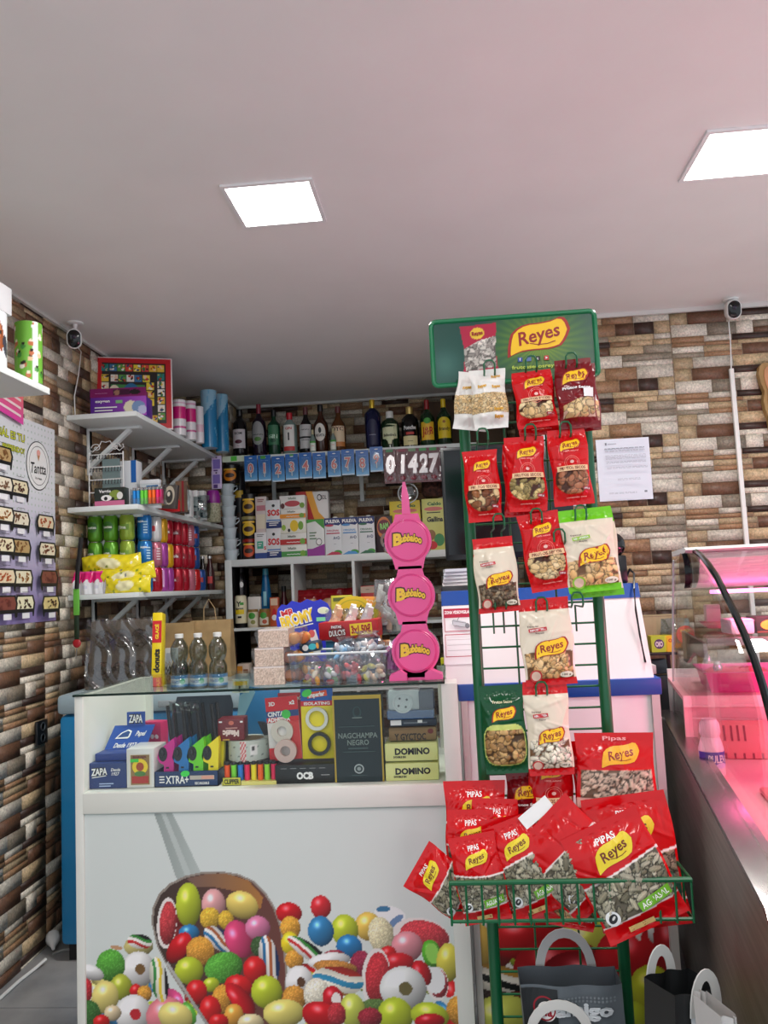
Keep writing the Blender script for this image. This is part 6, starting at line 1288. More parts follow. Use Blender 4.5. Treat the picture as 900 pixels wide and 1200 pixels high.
for k, (px, Y, c, lab) in enumerate(((238, 4.33, (26, 20, 22), 'small dark bottle with silver cap at the far end of the can shelf'), (246.5, 4.38, (60, 20, 24), 'small dark red bottle at the far end of the can shelf'))):
    jar_like('soda_bottle', lab, 'bottle', px, 652, 692, 11, Y, [(.95, 0), (1, .03), (1, .5), (.45, .8), (.4, .96)], C(c, .15), z3, C((190, 190, 190), .3, .8), [(.48, .93), (.45, 1)], lambda g, R, h: g.rect(-R*.8, h*.2, R*.8, h*.4, TX((200, 60, 60)), na=6))
# yellow snack bags and pink pouches in front
for k, (cx, cy, wp, hp, a, Y, lab) in enumerate(((131, 661, 74, 20, .06, 3.325, 'yellow snack bag lying on top of the pile on the can shelf'), (148, 674, 72, 18, .12, 3.30, 'yellow snack bag in the middle of the pile on the can shelf'), (150, 686, 56, 18, -.05, 3.27, 'yellow snack bag at the bottom of the pile on the can shelf'))):
    s = Y/FPX; w, h = wp*s, hp*s*1.15; c = P(cx, cy, Y=Y); cv = Canvas(w, h, 44, 16, (240, 222, 40)); r = random.Random(k+2)
    cv.ell(w*.5, h*.5, w*.2, h*.3, 0, (246, 240, 190)); 
    for q in range(10): cv.ell(r.uniform(0, w), r.uniform(0, h), .006, .004, r.uniform(0, 3), r.choice([(40, 60, 120), (246, 246, 230), (120, 150, 40)]))
    fn = lambda X, Z, H, w=w, h=h, k=k: (X-w/2, -.04*np.sin(PI*np.clip(X/w, 0, 1))**.6*np.sin(PI*np.clip(Z/h, 0, 1))**.6-.003*np.sin(X*140+k)*np.sin(Z*120), Z-h/2+.007*np.sin(X*22+k*2))
    oo = sheet('yellow_snack_bag', cv, fn, vcol('yellow_film', .2), None); tag(oo, lab, 'snack bag', 'yellow snack bags', (c.x, Y, c.z), (0, -a, 0))
    X, Z = cv.X, cv.Z; xb, yb, zb = fn(X, Z, 0); mesh_col('back_film', np.stack([xb, -yb*.5+.001, zb], -1).reshape(-1, 3), quads(cv.nx, cv.ny)[:, ::-1], lin(cv.c).reshape(-1, 3), vcol('yellow_film', .2), oo)
for k, px in enumerate((88, 102, 115.5, 128)):
    Y = 3.29; w, h, b = span((px-7.5, 667, px+7.5, 694), Y); cv = Canvas(w, h, 20, 32, (222, 222, 226)); cv.put(cv.Z > h*(.56+.08*np.sin(cv.X*200+k)), (226, 30, 120)); cv.rect(0, h*.93, w, h, (236, 70, 150)); cv.ell(w*.5, h*.3, w*.2, h*.08, 0, (200, 200, 214))
    fn = lambda X, Z, H, w=w, h=h, k=k: (X-w/2+.002*np.sin(Z*90+k), -.022*np.sin(PI*np.clip(X/w, 0, 1))**.6*np.clip((1-Z/h)*2.2, 0, 1)**.6-.0015*np.sin(X*260+k), Z)
    oo = sheet('sweet_pouch', cv, fn, vcol('pouch_film', .25)); tag(oo, 'pink and white pouch, %s of the four along the can shelf edge' % ['first', 'second', 'third', 'fourth'][k], 'pouch', 'pink and white pouches', (b.x, Y, z3), (-.04, 0, 0))
    m = MB(); m.box(-w*.45, w*.45, .0015, .0035, 0, h*.97, C((226, 190, 206), .35)); m.build('back_film', oo)
# lanyard with keys hanging from the bracket
o = E('key_lanyard', 'black and green lanyard with red tag hanging from the shelf bracket', 'lanyard', (0, 0, 0))
Yl = 3.20
tp = [P(95, 630, Y=Yl), P(93, 650, Y=Yl), P(91, 668, Y=Yl), P(90, 690, Y=Yl)]
m = MB(); m.tube(tp, .010, C((22, 22, 24), .5), n=6); m.build('strap', o)
m = MB(); m.box(-.013, .013, -.003, .003, -.11, .0, C((110, 190, 70), .4), T=Matrix.Translation(P(89.5, 690, Y=Yl)), ch=.002); m.box(-.010, .010, -.003, .003, -.21, -.112, C((30, 50, 30), .4), T=Matrix.Translation(P(89.5, 690, Y=Yl)), ch=.002); m.build('ribbon', o)
m = MB(); m.ball(P(90, 754, Y=Yl), .018, .005, .018, C((190, 40, 50), .35)); m.build('tag', o)
m = MB(); m.tube([P(96, 626, Y=Yl), P(97, 630, Y=Yl+.1), P(97, 626, Y=3.42)], .003, BLACK); m.build('cord', o)
m = MB(); m.tube([P(90, 760, Y=Yl), P(89, 772, Y=Yl)], .003, C((214, 210, 206), .3, .8)); m.build('key', o)
# ================================================================ ON AND IN THE DISPLAY COUNTER
GT = CT+.0066
# pink bubble gum dispenser
PINK = C((240, 92, 160), .32); PINKD = C((206, 52, 126), .35)
b = P(487, 800, Y=2.06); o = E('gum_dispenser', 'tall pink gum dispenser of three round drums on the counter glass', 'dispenser', (b.x, 2.06, GT), (0, .0, 0))
k = 2.10/FPX
cz = [P(487, y, Y=2.06).z-GT for y in (763, 697.5, 633)]
for i, zc in enumerate(cz):
    xo = [.004, 0, -.002][i]
    R = .0615; pts = []
    prof = [(-.033, -.075), (-.036, -.068)]
    def ang(a0, a1, n): return [(R*math.cos(a0+(a1-a0)*q/n), R*math.sin(a0+(a1-a0)*q/n)) for q in range(n+1)]
    top = .076 if i < 2 else .070
    pts = [(.036, -.074), (.040, -.056)]+ang(-.78, .95, 10)+[(.030, top), (-.030, top)]+ang(PI-.95, PI+.78, 10)+[(-.040, -.056), (-.036, -.074)]
    T = Matrix.Translation((xo, 0, zc))
    m = MB(); m.prism(pts, 0, .012, PINK, T); p_ = m.build('lid_panel', o)
    m = MB(); m.tube([(xo+.053*math.cos(t), -.0005, zc+.053*math.sin(t)) for t in [2*PI*q/40 for q in range(40)]], .0028, C((222, 70, 140), .35), n=6, closed=True); m.build('ring', p_)
    m = MB(); m.lathe([(.052, 0), (.0525, .001), (.05, .004), (0, .0045)], PINK, n=40, T=T @ rotm(PI/2, 0, 0), cap=(True, False)); m.build('disc', p_)
    g = G(lambda a, b, off: (a+xo, -.0046-off, b+zc), .0006)
    blob = [(.072*u-.036, (.016 if abs(q) < 1 else 0)) for u, q in ()] 
    for mt, bo, hh in ((C((60, 36, 30), .4), .13, .0215), (C((246, 206, 60), .35), .055, .021)):
        g.text('B', -.028, .004, hh*1.35, mt, bold=bo, shear=.15, ang=.1); g.text('ubbaloo', .009, .001, hh*.86, mt, bold=bo, shear=.1, w=.056+(.003 if bo > .1 else 0), arch=.006, ang=-.1)
    g.build('lettering', p_)
    m = MB(); m.lathe([(.058, .014), (.062, .02), (.062, .07), (.05, .075)], CLEAR, n=32, T=T @ rotm(-PI/2, 0, 0)); m.lathe([(.058, .0135), (.0, .0137)], CLEAR, n=24, T=T @ rotm(-PI/2, 0, 0), cap=(False, False)); m.build('clear_drum', o)
    m = MB(); m.box(-.06, .03, .02, .07, -.045, -.01, clear('gum_wrap', (226, 170, 200), .5, .2, .3), T @ rotm(0, .3, 0), ch=.01)
    m.build('hopper', o)
    r = random.Random(i)
    m = MB()
    for q in range(26):
        a, rr_ = r.uniform(PI*.9, PI*2.1), .05*math.sqrt(r.random()); m.ball((xo+rr_*math.cos(a), r.uniform(.03, .065), zc+rr_*math.sin(a)), .009, .008, .008, C(r.choice([(206, 40, 140), (150, 60, 160), (60, 140, 80), (226, 120, 180)]), .25), n=8, m=5)
    st_ = m.build('gum_pieces', o); st_['kind'] = 'stuff'
m = MB(); zt = cz[2]+.07; m.loft([[(-.011-.003, -.002, zt), (.011-.003, -.002, zt), (.011-.003, .014, zt), (-.011-.003, .014, zt)], [(-.009-.004, 0, zt+.05), (.009-.004, 0, zt+.05), (.009-.004, .012, zt+.05), (-.009-.004, .012, zt+.05)], [(-.004-.005, .003, zt+.085), (.002-.004, .003, zt+.085), (.002-.004, .008, zt+.085), (-.004-.005, .008, zt+.085)]], PINK); m.build('spike', o)
m = MB(); pts = [(-.065, .0), (-.02, .0), (-.02, .016), (-.035, .026), (-.05, .018), (-.064, .012)]
m.prism(pts, -.03, .03, PINK); m.build('foot', o); m = MB(); m.prism([(-x+.006, z) for x, z in pts], -.03, .03, PINK); m.build('foot', o)
m = MB(); m.prism([(-.035, .004), (.04, .004), (.03, .025), (-.03, .025)], 0, .02, PINKD); m.build('base', o)
# clear tub of wrapped sweets
w, h, b = span((339, 769, 455, 804), 2.04); o = E('sweet_tub', 'clear plastic tub of bagged gummy sweets on the counter glass', 'tub', (b.x, 2.03, GT), (0, 0, -.03)); tub = o
d = .15; m = MB(); t = .0015
def tubring(s, z, yy=0): 
    return [(-w/2*s, yy, z), (w/2*s, yy, z), (w/2*s, d, z), (-w/2*s, d, z)]
TUB = clear('tub_plastic', (236, 240, 242), .5, .06, .07)
m.loft([tubring(.94, .0005, .006), tubring(.97, h*.6, .003), tubring(1, h, 0)], TUB, cap=(True, False)); m.build('walls', o)
m = MB(); m.tube([(-w/2, 0, h), (w/2, 0, h), (w/2, d, h), (-w/2, d, h)], .0032, C((214, 222, 224), .15), closed=True, n=6); m.build('rim', o)
def gummy_bag(label, px, py, wp, hp, cols, seed, Y=2.07, yy=0, k=12):
    s = Y/FPX; p = P(px, py, Y=Y); W, H = wp*s, hp*s; r = random.Random(seed); oo = E('gummy_bag', label, 'sweet bag', p+Vector((0, yy, 0)))
    for q in range(k):
        m = MB(); c = cols[q % len(cols)]; T = Matrix.Translation((r.uniform(-.36, .36)*W, r.uniform(.0, .03), r.uniform(-.36, .3)*H)) @ rotm(r.uniform(-1, 1), r.uniform(-1.5, 1.5), r.uniform(-1, 1))
        m.ball((0, 0, 0), .013, .007, .007, C(c, .45), n=10, m=6, T=T); m.build('gummy', oo)
    m = MB(); n = 10; rows = []
    for i in range(11):
        v = i/10; q = (1-.62*max(0, (v-.62)/.38)) if v < .85 else .38+.45*(v-.85)/.15
        rows.append([(W*.5*q*(1.05)*math.cos(2*PI*j/n)+r.uniform(-.002, .002), .018+.024*q*math.sin(2*PI*j/n)+r.uniform(-.003, .003), -H*.5+H*1.25*v+r.uniform(-.002, .002)) for j in range(n)])
    m.loft(rows, clear('cello', (240, 242, 246), .75, .1, .14), cap=(True, False)); m.build('cellophane', oo)
WC = (236, 232, 226)
gummy_bag('bag of yellow and red twisted sweets at the left in the tub', 364, 788, 26, 28, [(236, 206, 60), (220, 60, 60), (236, 226, 200), (240, 170, 60)], 1)
gummy_bag('bag of pink and green gummies second in the tub', 387, 791, 26, 24, [(226, 130, 130), (236, 226, 220), (150, 190, 120), (226, 90, 90)], 2)
gummy_bag('bag of red watermelon gummies in the middle of the tub', 412, 787, 30, 30, [(220, 70, 80), (236, 110, 110), (240, 190, 160)], 3)
gummy_bag('bag of white and peach gummies at the right in the tub', 436, 788, 30, 28, [(240, 226, 200), (236, 190, 150), (226, 214, 110)], 4)
gummy_bag('bag of pale blue gummies lying on top of the tub', 402, 766, 30, 24, [(190, 220, 236), (236, 240, 244), (120, 180, 220)], 5, yy=.04)
gummy_bag('bag of white gummies heaped on top of the tub at the right', 428, 764, 40, 30, [(240, 238, 234), (226, 236, 240), (236, 206, 200)], 6, yy=.05, k=14)
m = MB(); w_, h_, b_ = span((352, 761, 376, 773), 2.1); m.box(-w_/2, w_/2, 0, .05, 0, h_, C((30, 60, 80), .3), ch=.004); oo = m.build('sweet_packet'); tag(oo, 'small dark blue sweet packet lying across the tub at the left', 'packet', None, (b_.x, 2.10, GT+h), (0, -.15, 0))
g = G(front(w_, h_)); g.ell(w_*.3, h_*.5, w_*.15, h_*.3, TX((236, 236, 230))); g.ell(w_*.65, h_*.5, w_*.2, h_*.3, TX((60, 190, 200))); g.ell(w_*.9, h_*.5, w_*.07, h_*.3, TX((230, 160, 60))); g.build('front_print', oo)
# three food containers with beige sleeves
SLV = vcol('sleeve', .6)
for i, (x0, y0, x1, y1, lab) in enumerate(((295, 779, 352, 803, 'clear cake box with beige sleeve, bottom of the stack of three'), (296, 758, 350, 779, 'clear cake box with beige sleeve, middle of the stack of three'), (300, 736, 356, 757, 'clear cake box with beige sleeve, top of the stack of three'))):
    w, h, b = span((x0, y0, x1, y1), 2.06); o = E('cake_box', lab, 'cake box', (b.x, 2.05, GT+i*.0478), (0, 0, .05), 'stacked cake boxes'); h = .047; d = .11
    m = MB(); m.loft([[(-w*.44, .006, 0), (w*.44, .006, 0), (w*.44, d-.006, 0), (-w*.44, d-.006, 0)], [(-w/2, 0, h*.78), (w/2, 0, h*.78), (w/2, d, h*.78), (-w/2, d, h*.78)], [(-w*.48, .004, h), (w*.48, .004, h), (w*.48, d-.004, h), (-w*.48, d-.004, h)]], TUB); m.build('box', o)
    m = MB(); 
    cv = Canvas(w*.62, h, 44, 18, (222, 200, 180)); r = random.Random(i); nz = np.random.RandomState(i).rand(*cv.X.shape); cv.c[nz > .6] = (190, 168, 150); cv.c[nz < .15] = (236, 220, 204); cv.rect(0, h*.94, w, h, (236, 226, 220))
    sheet('sleeve_front', cv, lambda X, Z, H: (X-w*.42, 0*X-.002, Z), SLV, o)
    m = MB(); m.box(-w*.42, w*.2, -.0015, d+.002, -.0, h*.998, C((214, 194, 176), .6)); m.build('sleeve', o)
    m = MB()
    for q in range(4): m.ball((w*.28+.02*(q % 2), .02+.02*q, h*.4), .018, .014, h*.34, C([(190, 110, 50), (170, 90, 40), (206, 140, 70)][(q+i) % 3], .45), n=10, m=6)
    m.build('pastry', o)
carton('sticker_card', 'yellow and green sticker card seen through the glass below the cake boxes', 'card', (272, 796, 292, 812), 2.36, .003, (206, 220, 206), lambda g, w, h: (g.rect(w*.1, h*.55, w*.9, h*.85, YEL), g.rect(w*.4, h*.1, w*.5, h*.5, INK), g.ell(w*.7, h*.2, w*.12, h*.1, GRNP)))
# blue shaped sign card behind
b = P(358, 772, Y=2.46); k = 2.46/FPX
dz_ = b.z-GT-.006
o = E('bunny_card', 'big blue shaped cardboard sign with red and yellow lettering', 'sign card', (b.x, 2.42, GT), (-.08, 0, 0))
o.name = 'blue_sign_card'
def pc(pts): return [((x-358)*k, max((772-y)*k+dz_, 0)) for x, y in pts]
out = pc([(318, 772), (322, 745), (330, 742), (327, 722), (329, 710), (334, 705), (340, 706), (346, 701), (356, 704), (364, 700), (372, 703), (380, 701), (388, 706), (392, 714), (392, 740), (392, 772)])
m = MB(); m.prism(out, 0, .004, C((24, 40, 190), .35)); m.build('card', o)
g = G(lambda a, b_, off: (a, -off, b_), .0006)
Q = lambda x, y: ((x-358)*k, (772-y)*k+dz_)
for mt, bo in ((WH, .11), (REDP, .04)): a, c = Q(341, 715); g.text('MR', a, c, .020, mt, bold=bo, ang=.25)
for mt, bo in ((WH, .12), (C((246, 206, 40), .35), .04)): a, c = Q(352, 722); g.text('BROMY', a, c, .032, mt, bold=bo, ang=.25, w=.105+(.004 if bo > .1 else 0))
a, c = Q(383, 714); g.ell(a, c, .018, .011, WH); g.ell(a, c, .015, .008, TX((226, 236, 200))); a, c = Q(380, 724); g.rect(a-.014, c-.006, a+.014, c+.006, TX((130, 220, 170)))
a, c = Q(352, 733); g.line([(a-.05, c-.008), (a+.05, c+.012)], .003, WH)
a, c = Q(371, 744); g.rect(a-.012, c-.02, a+.012, c+.02, TX((236, 226, 226)), ang=.3); g.ell(a-.006, c+.01, .010, .012, TX((220, 90, 90))); a, c = Q(367, 757); g.poly([(a-.02, c+.006), (a-.008, c-.012), (a+.014, c-.022), (a+.022, c+.01), (a, c+.022)], TX((240, 200, 130))); g.ell(a+.02, c-.006, .012, .016, TX((236, 236, 230)))
g.build('lettering', o)
m = MB(); m.box(-.03, .03, .004, .05, 0, .003, C((24, 40, 190), .35)); m.build('foot', o)
# red sweet box 3 x 1.50, and cards behind it
m = MB()
rise = carton('blue_sweet_box', 'teal sweet box with dark emblem under the red price box', 'box', (383, 748, 418, 789), 2.24, .08, (30, 110, 150), lambda g, w, h: (g.text('JAX', w*.4, h*.68, h*.14, TX((150, 190, 60)), bold=.05, w=w*.5), g.rect(0, h*.95, w, h, TX((150, 190, 210)))), zb=GT)
carton('blue_sweet_box', 'second teal sweet box, right of the emblem one', 'box', (419, 747, 444, 788), 2.24, .08, (24, 96, 150), lambda g, w, h: (g.rect(0, h*.94, w, h, TX((120, 180, 206))), g.ell(w*.5, h*.6, w*.3, h*.12, TX((60, 140, 180)))), zb=GT)
carton('orange_sweet_box', 'brown and orange sweet box right of the teal boxes', 'box', (444, 751, 457, 787), 2.25, .07, (196, 130, 60), lambda g, w, h: g.ell(w*.5, h*.75, w*.3, h*.12, TX((60, 90, 60))), zb=GT)
zt_ = GT+span((383, 748, 418, 789), 2.24)[1]
def dulc(g, w, h):
    g.rect(0, 0, w, h*.06, TX((120, 16, 20))); g.ell(w*.31, h*.35, w*.15, h*.5, TX((120, 14, 22)), n=24); g.text('PASTAS', w*.3, h*.72, h*.14, WH, bold=.04, w=w*.17); g.text('DULCYS', w*.31, h*.38, h*.3, TX((90, 70, 60)), bold=.09, w=w*.27, ang=.06); g.text('DULCYS', w*.31, h*.38, h*.3, WH, bold=.02, w=w*.27, ang=.06)
    g.rect(w*.53, h*.2, w*.9, h*.84, YEL, ang=.03); g.text('3x1,50€', w*.715, h*.52, h*.4, TX((170, 20, 30)), bold=.05, w=w*.33, ang=.03)
carton('red_sweet_box', 'red display box with yellow price 3x1,50 on the counter', 'sweet box', (374, 728, 444, 749), 2.22, .10, (176, 16, 26), dulc, zb=zt_+.001, rz=-.03, ry=-.03)
zt2 = zt_+.001+span((374, 728, 444, 749), 2.22)[1]
for i, (px, lab) in enumerate(((392, 'left clear packet standing in the red price box'), (410, 'middle clear packet standing in the red price box'), (428, 'right clear packet standing in the red price box'))):
    baggy('wrapped_sweet', lab, 'packet', (px-11, 713, px+11, 731), 2.27, zt2-.01, clear('cello', (240, 242, 246), .75, .1, .14), i+20, .02, parts_in([(226, 190, 150), (236, 230, 220), (216, 214, 210)][i], 5))
b = P(414, 725, Y=2.36); o = E('yellow_sign_card', 'yellow oval sign card standing behind the red price box', 'sign card', (b.x, 2.36, zt2-.03)); k = 2.4/FPX
m = MB(); m.loft([[(.068*math.cos(t)*.78, y, .058+.05*math.sin(t)*.8) for t in [2*PI*i/28 for i in range(28)]] for y in (0, .003)], C((240, 214, 30), .35)); m.box(-.015, .015, .0005, .003, GT-o.location.z, .03, C((240, 214, 30), .35)); m.build('card', o)
g = G(lambda a, b_, off: (a, -off, b_), .0006); g.ell(0, .058, .044, .03, TX((200, 190, 40)), r0=.9, n=28); g.text('limonada', 0, .056, .016, TX((60, 80, 40)), bold=.03, w=.07, shear=.2, ang=.15, arch=.005); g.build('lettering', o)
carton('sweet_card', 'olive yellow card left of the yellow oval sign', 'card', (391, 696, 416, 780), 2.44, .004, (190, 180, 40), lambda g, w, h: (g.rect(w*.1, h*.92, w*.9, h*.97, TX((90, 100, 40))), g.text('Maxi', w*.4, h*.72, h*.06, INK, bold=.03, w=w*.5), g.ell(w*.6, h*.81, w*.25, h*.06, TX((226, 214, 60)))), zb=GT)
carton('sweet_card', 'orange card with green fruit picture right of the yellow oval sign', 'card', (421, 698, 447, 780), 2.42, .004, (236, 150, 50), lambda g, w, h: (g.ell(w*.5, h*.77, w*.36, h*.11, TX((206, 210, 60))), g.ell(w*.4, h*.79, w*.2, h*.05, TX((110, 160, 60))), g.text('Frut', w*.55, h*.945, h*.045, TX((250, 230, 180)), bold=.03, w=w*.5)), zb=GT, ry=.05)
baggy('sweet_bag', 'clear bag of lilac and pink sweets left of the pink dispenser', 'sweet bag', (450, 760, 480, 800), 2.18, GT, clear('cello', (240, 242, 246), .75, .1, .14), 40, .05, parts_in((206, 110, 190), 10))
baggy('sweet_bag', 'clear bag of pale sweets behind the pink dispenser at the left', 'sweet bag', (440, 705, 480, 770), 2.36, zt_+.001, clear('cello', (240, 242, 246), .75, .1, .14), 41, .05, parts_in((206, 206, 196), 9))
# ---------------------------------------------------------------- inside the case
SB = CB+.0225; IY = 2.035
def zapa(word=True):
    def f(g, w, h):
        for mt, bo in ((INK, .12), (WH, .03)): g.text('ZAPA', w*.31, h*.67, h*.26, mt, bold=bo, w=w*.4, shear=.1, ang=.06)
        g.rect(w*.13, h*.46, w*.49, h*.49, WH, ang=.12); g.text('Desde', w*.73, h*.74, h*.12, WH, w=w*.24, shear=.3); g.text('1927', w*.73, h*.58, h*.12, WH, w=w*.2, shear=.2); stub(g, w, h, .32, .18, .36, 2, TX((170, 190, 226)), .09, .045)
    return f
carton('rolling_paper_box', 'navy rolling paper box with white lettering at the lower left of the case', 'paper box', (102, 893, 148.5, 923), IY, .10, (18, 50, 112), zapa(), zb=SB)
zz = SB+span((102, 893, 148.5, 923), IY)[1]+.0008
o = carton('rolling_paper_display', 'open blue rolling paper display standing on the navy box', 'paper box', (111, 882, 160, 891), IY+.02, .08, (16, 54, 130), None, zb=zz)
w = 50*2.1/FPX; h = .062
m = MB(); m.add([(-w/2, .05, .012), (w/2, .05, .012), (w/2+.012, .10, .012+h), (-w/2+.012, .10, .012+h), (-w/2, .055, .012), (w/2, .055, .012), (w/2+.012, .105, .012+h), (-w/2+.012, .105, .012+h)], [(0,1,2,3),(7,6,5,4),(0,4,5,1),(1,5,6,2),(2,6,7,3),(3,7,4,0)], C((20, 74, 160), .35)); m.build('lid', o)
LF = lambda a, b_, off: (a-w/2+.012*b_/h, .05+.05*b_/h-off, .012+b_+off*.5)
g = G(LF, .001); g.poly([(w*.15, h*.5), (w*.25, h*.72), (w*.4, h*.84), (w*.5, h*.78), (w*.5, h*.55), (w*.46, h*.5)], WH); g.poly([(w*.2, h*.54), (w*.28, h*.7), (w*.4, h*.79), (w*.47, h*.74), (w*.46, h*.56)], TX((30, 70, 130))); g.text('Papel', w*.75, h*.68, h*.18, WH, shear=.2, w=w*.24); g.text('Desde 1927', w*.48, h*.25, h*.17, WH, shear=.25, w=w*.55); g.build('lettering', o)
m = MB(); m.box(-w*.08, w*.36, .098, .104, .012+h, .012+h+.036, C((20, 74, 160), .35)); m.build('header', o)
g = G(lambda a, b_, off: (a, .098-off, b_), .0008)
for mt, bo in ((INK, .12), (WH, .03)): g.text('ZAPA', w*.14, .012+h+.018, .02, mt, bold=bo, w=w*.34, shear=.08)
g.build('lettering', o)
def cards(g, w, h): g.rect(w*.1, h*.06, w*.9, h*.86, TX((226, 220, 206))); g.rect(w*.16, h*.08, w*.84, h*.84, TX((150, 120, 70))); g.ell(w*.5, h*.54, w*.28, h*.2, YEL); g.ell(w*.5, h*.54, w*.14, h*.11, TX((170, 70, 30))); g.rect(w*.2, h*.12, w*.8, h*.3, TX((180, 50, 40))); g.ell(w*.5, h*.36, w*.2, h*.07, TX((80, 130, 60))); g.text('BARAJA', w*.5, h*.79, h*.05, TX((110, 20, 40)), w=w*.5, bold=.04); g.rect(w*.16, h*.66, w*.46, h*.74, TX((60, 210, 70)))
carton('playing_card_pack', 'stack of playing card packs with a gold sun design', 'card pack', (148.5, 877, 181, 923), IY, .09, (226, 226, 222), cards, zb=SB, rough=.25)
carton('pink_card_box', 'pink and white patterned packet behind the playing cards', 'packet', (165, 846, 190, 880), 2.2, .04, (206, 30, 100), lambda g, w, h: [g.ell(w*(.15+.22*(q % 4)), h*(.2+.3*(q//4)), w*.09, h*.08, TX((246, 220, 230)), ang=q) for q in range(11)], zb=SB+.06, rz=-.2)
carton('white_box', 'plain white box under the pink packet at the back of the case', 'box', (160, 880, 192, 905), 2.2, .06, (226, 226, 224), lambda g, w, h: stub(g, w, h, .1, .6, .5, 2, TX((170, 170, 176)), .2, .05), zb=SB).location.z = SB
# gas lighter display
w, h, b = span((181, 903, 256, 921), IY); o = E('lighter_display', 'navy display tray with white capitals holding the long gas lighters', 'lighter display', (b.x, IY, SB)); 
NV = C((16, 52, 100), .35); m = MB(); m.box(-w/2, w/2, 0, .003, 0, h, NV); m.box(-w/2, w/2, .0, .10, 0, .002, NV); m.box(-w/2, -w/2+.002, 0, .1, 0, h, NV); m.box(w/2-.002, w/2, 0, .1, 0, h, NV); m.build('tray', o)
m = MB(); m.prism([(-w/2-.0, 0), (w/2, 0), (w/2+.016, .19), (w/2+.01, .215), (-w/2+.03, .215), (-w/2+.012, .16)], .097, .1, C((16, 34, 48), .35)); m.build('back_card', o)
g = G(front(w, h), .0006); 
for q in range(3): g.rect(w*.08, h*(.28+.18*q), w*.16, h*(.36+.18*q), WH)
g.text('XTRA+', w*.36, h*.48, h*.5, WH, bold=.02, w=w*.36); g.rect(w*.56, h*.45, w*.94, h*.72, TX((190, 180, 170))); g.rect(w*.74, h*.48, w*.93, h*.69, TX((226, 160, 140))); g.text('RECARGABLE', w*.75, h*.22, h*.16, WH, w=w*.22); g.ell(w*.49, h*.86, w*.07, h*.2, TX((60, 220, 80)), ang=.1); g.build('lettering', o)
trayb = o
for i, (px, c, nm) in enumerate(((203, (206, 24, 140), 'magenta'), (220.5, (24, 120, 190), 'blue'), (237.5, (110, 220, 30), 'green'), (255, (250, 230, 20), 'yellow'))):
    yk = 0
    for kk in (1, 0) if i else (1, 0):
        p = P(px, 905, Y=IY+.02); oo = E('gas_lighter', '%s handled long gas lighter, %s in the navy tray' % (nm, 'front one' if kk == 0 else 'back one'), 'gas lighter', (p.x-.012*0+.004*kk, IY+.012+.034*kk, SB+.003), (0, 0, 0), 'long gas lighters')
        s = 1.0; hd = [(-.034+.0, .088), (-.02, .099), (.006, .118), (.008, .105), (.005, .06), (.003, .01), (-.022, .01), (-.022, .035), (-.021, .05), (-.033, .056), (-.039, .068)]
        hole = []
        m = MB(); m.prism(hd, 0, .018, C(c, .3)); m.build('handle', oo)
        m = MB(); m.loft([[(-.0235+.0115*math.cos(t), y, .0775+.0185*math.sin(t)) for t in [2*PI*q/16 for q in range(16)]] for y in (-.0012, .0002)], C((16, 22, 26), .4)); m.build('trigger_opening', oo)
        m = MB(); m.tube([(-.026, -.002, .072), (-.022, -.003, .08), (-.024, -.002, .088)], .003, C((40, 44, 50), .3)); m.box(-.016, -.008, -.0008, .0, .041, .045, BLACK); m.build('trigger', oo)
        m = MB(); m.tube([(-.004, .009, .112), (-.012, .009, .2)], .0048, C((16, 16, 18), .25), n=8); m.build('barrel', oo)
m = MB(); r = random.Random(6); n = 12; ww = .16; rows = [[(-ww/2*.5+ww*.5*j/n, -.01*math.sin(PI*j/n)+r.uniform(-.006, .006), .03*i/8+r.uniform(-.003, .003)) for j in range(n+1)] for i in range(9)]
m.add([q for rw in rows for q in rw], [(i*13+j, i*13+j+1, (i+1)*13+j+1, (i+1)*13+j) for i in range(8) for j in range(n)], clear('wrinkled_film', (190, 206, 206), .6, .15, .05)); m.build('film', trayb).location = (-.005, .01, .185)
# glue tape roll, magic box
p = P(287, 890, Y=IY+.03); o = E('packing_tape_roll', 'wide printed packing tape roll with red check band under the maroon box', 'tape roll', (p.x, 2.11, SB+.052), (0, 0, 0)); R = .054; h = .052
carton('black_packs', 'black packet under the packing tape roll', 'packet', (262, 885, 322, 897), IY+.03, .09, (20, 22, 24), lambda g, w, h: [g.rect(w*(.05+.08*q), h*.4, w*(.08+.08*q), h*.8, TX((120, 120, 120))) for q in range(11)], zb=SB).location.z = SB+.028
cv = Canvas(2*PI*R, h, 90, 14, (196, 204, 194)); 
c0 = PI*R
for q in range(9): cv.ell(c0+(-.06+.016*q), h*(.3 if q % 2 else .7), .004, .002, .3, (120, 130, 124))
for a in range(4):
    for b2 in range(8): cv.rect(c0-.01+a*.004, b2*h/8, c0-.01+a*.004+.004, (b2+1)*h/8, (206, 30, 44) if (a+b2) % 2 else (236, 220, 216))
cv.rect(c0+.018, h*.3, c0+.034, h*.85, (232, 232, 228)); cv.rect(c0+.02, h*.55, c0+.03, h*.75, (60, 60, 60))
sheet('tape_band', cv, lambda X, Z, H: (R*np.sin(X/R-PI), -R*np.cos(X/R-PI), Z), vcol('tape_gloss', .25), o)
m = MB(); m.lathe([(R*.995, h), (.04, h)], C((206, 210, 200), .3), n=36, cap=(False, False)); m.lathe([(.04, 0), (.04, h)], C((170, 150, 120), .6), n=36, cap=(False, False)); m.build('core', o)
def magic(g, w, h): g.text('Magic', w*.5, h*.34, h*.26, TX((236, 214, 206)), bold=.06, w=w*.62, ang=PI-.03); g.ell(w*.52, h*.82, w*.1, h*.1, TX((206, 110, 90))); g.rect(w*.3, h*.56, w*.75, h*.61, TX((206, 150, 140))); g.rect(w*.06, h*.85, w*.18, h*.92, WH); g.rect(w*.86, h*.82, w*.96, h*.9, WH); g.rect(w*.2, h*.03, w*.45, h*.1, TX((190, 150, 60)))
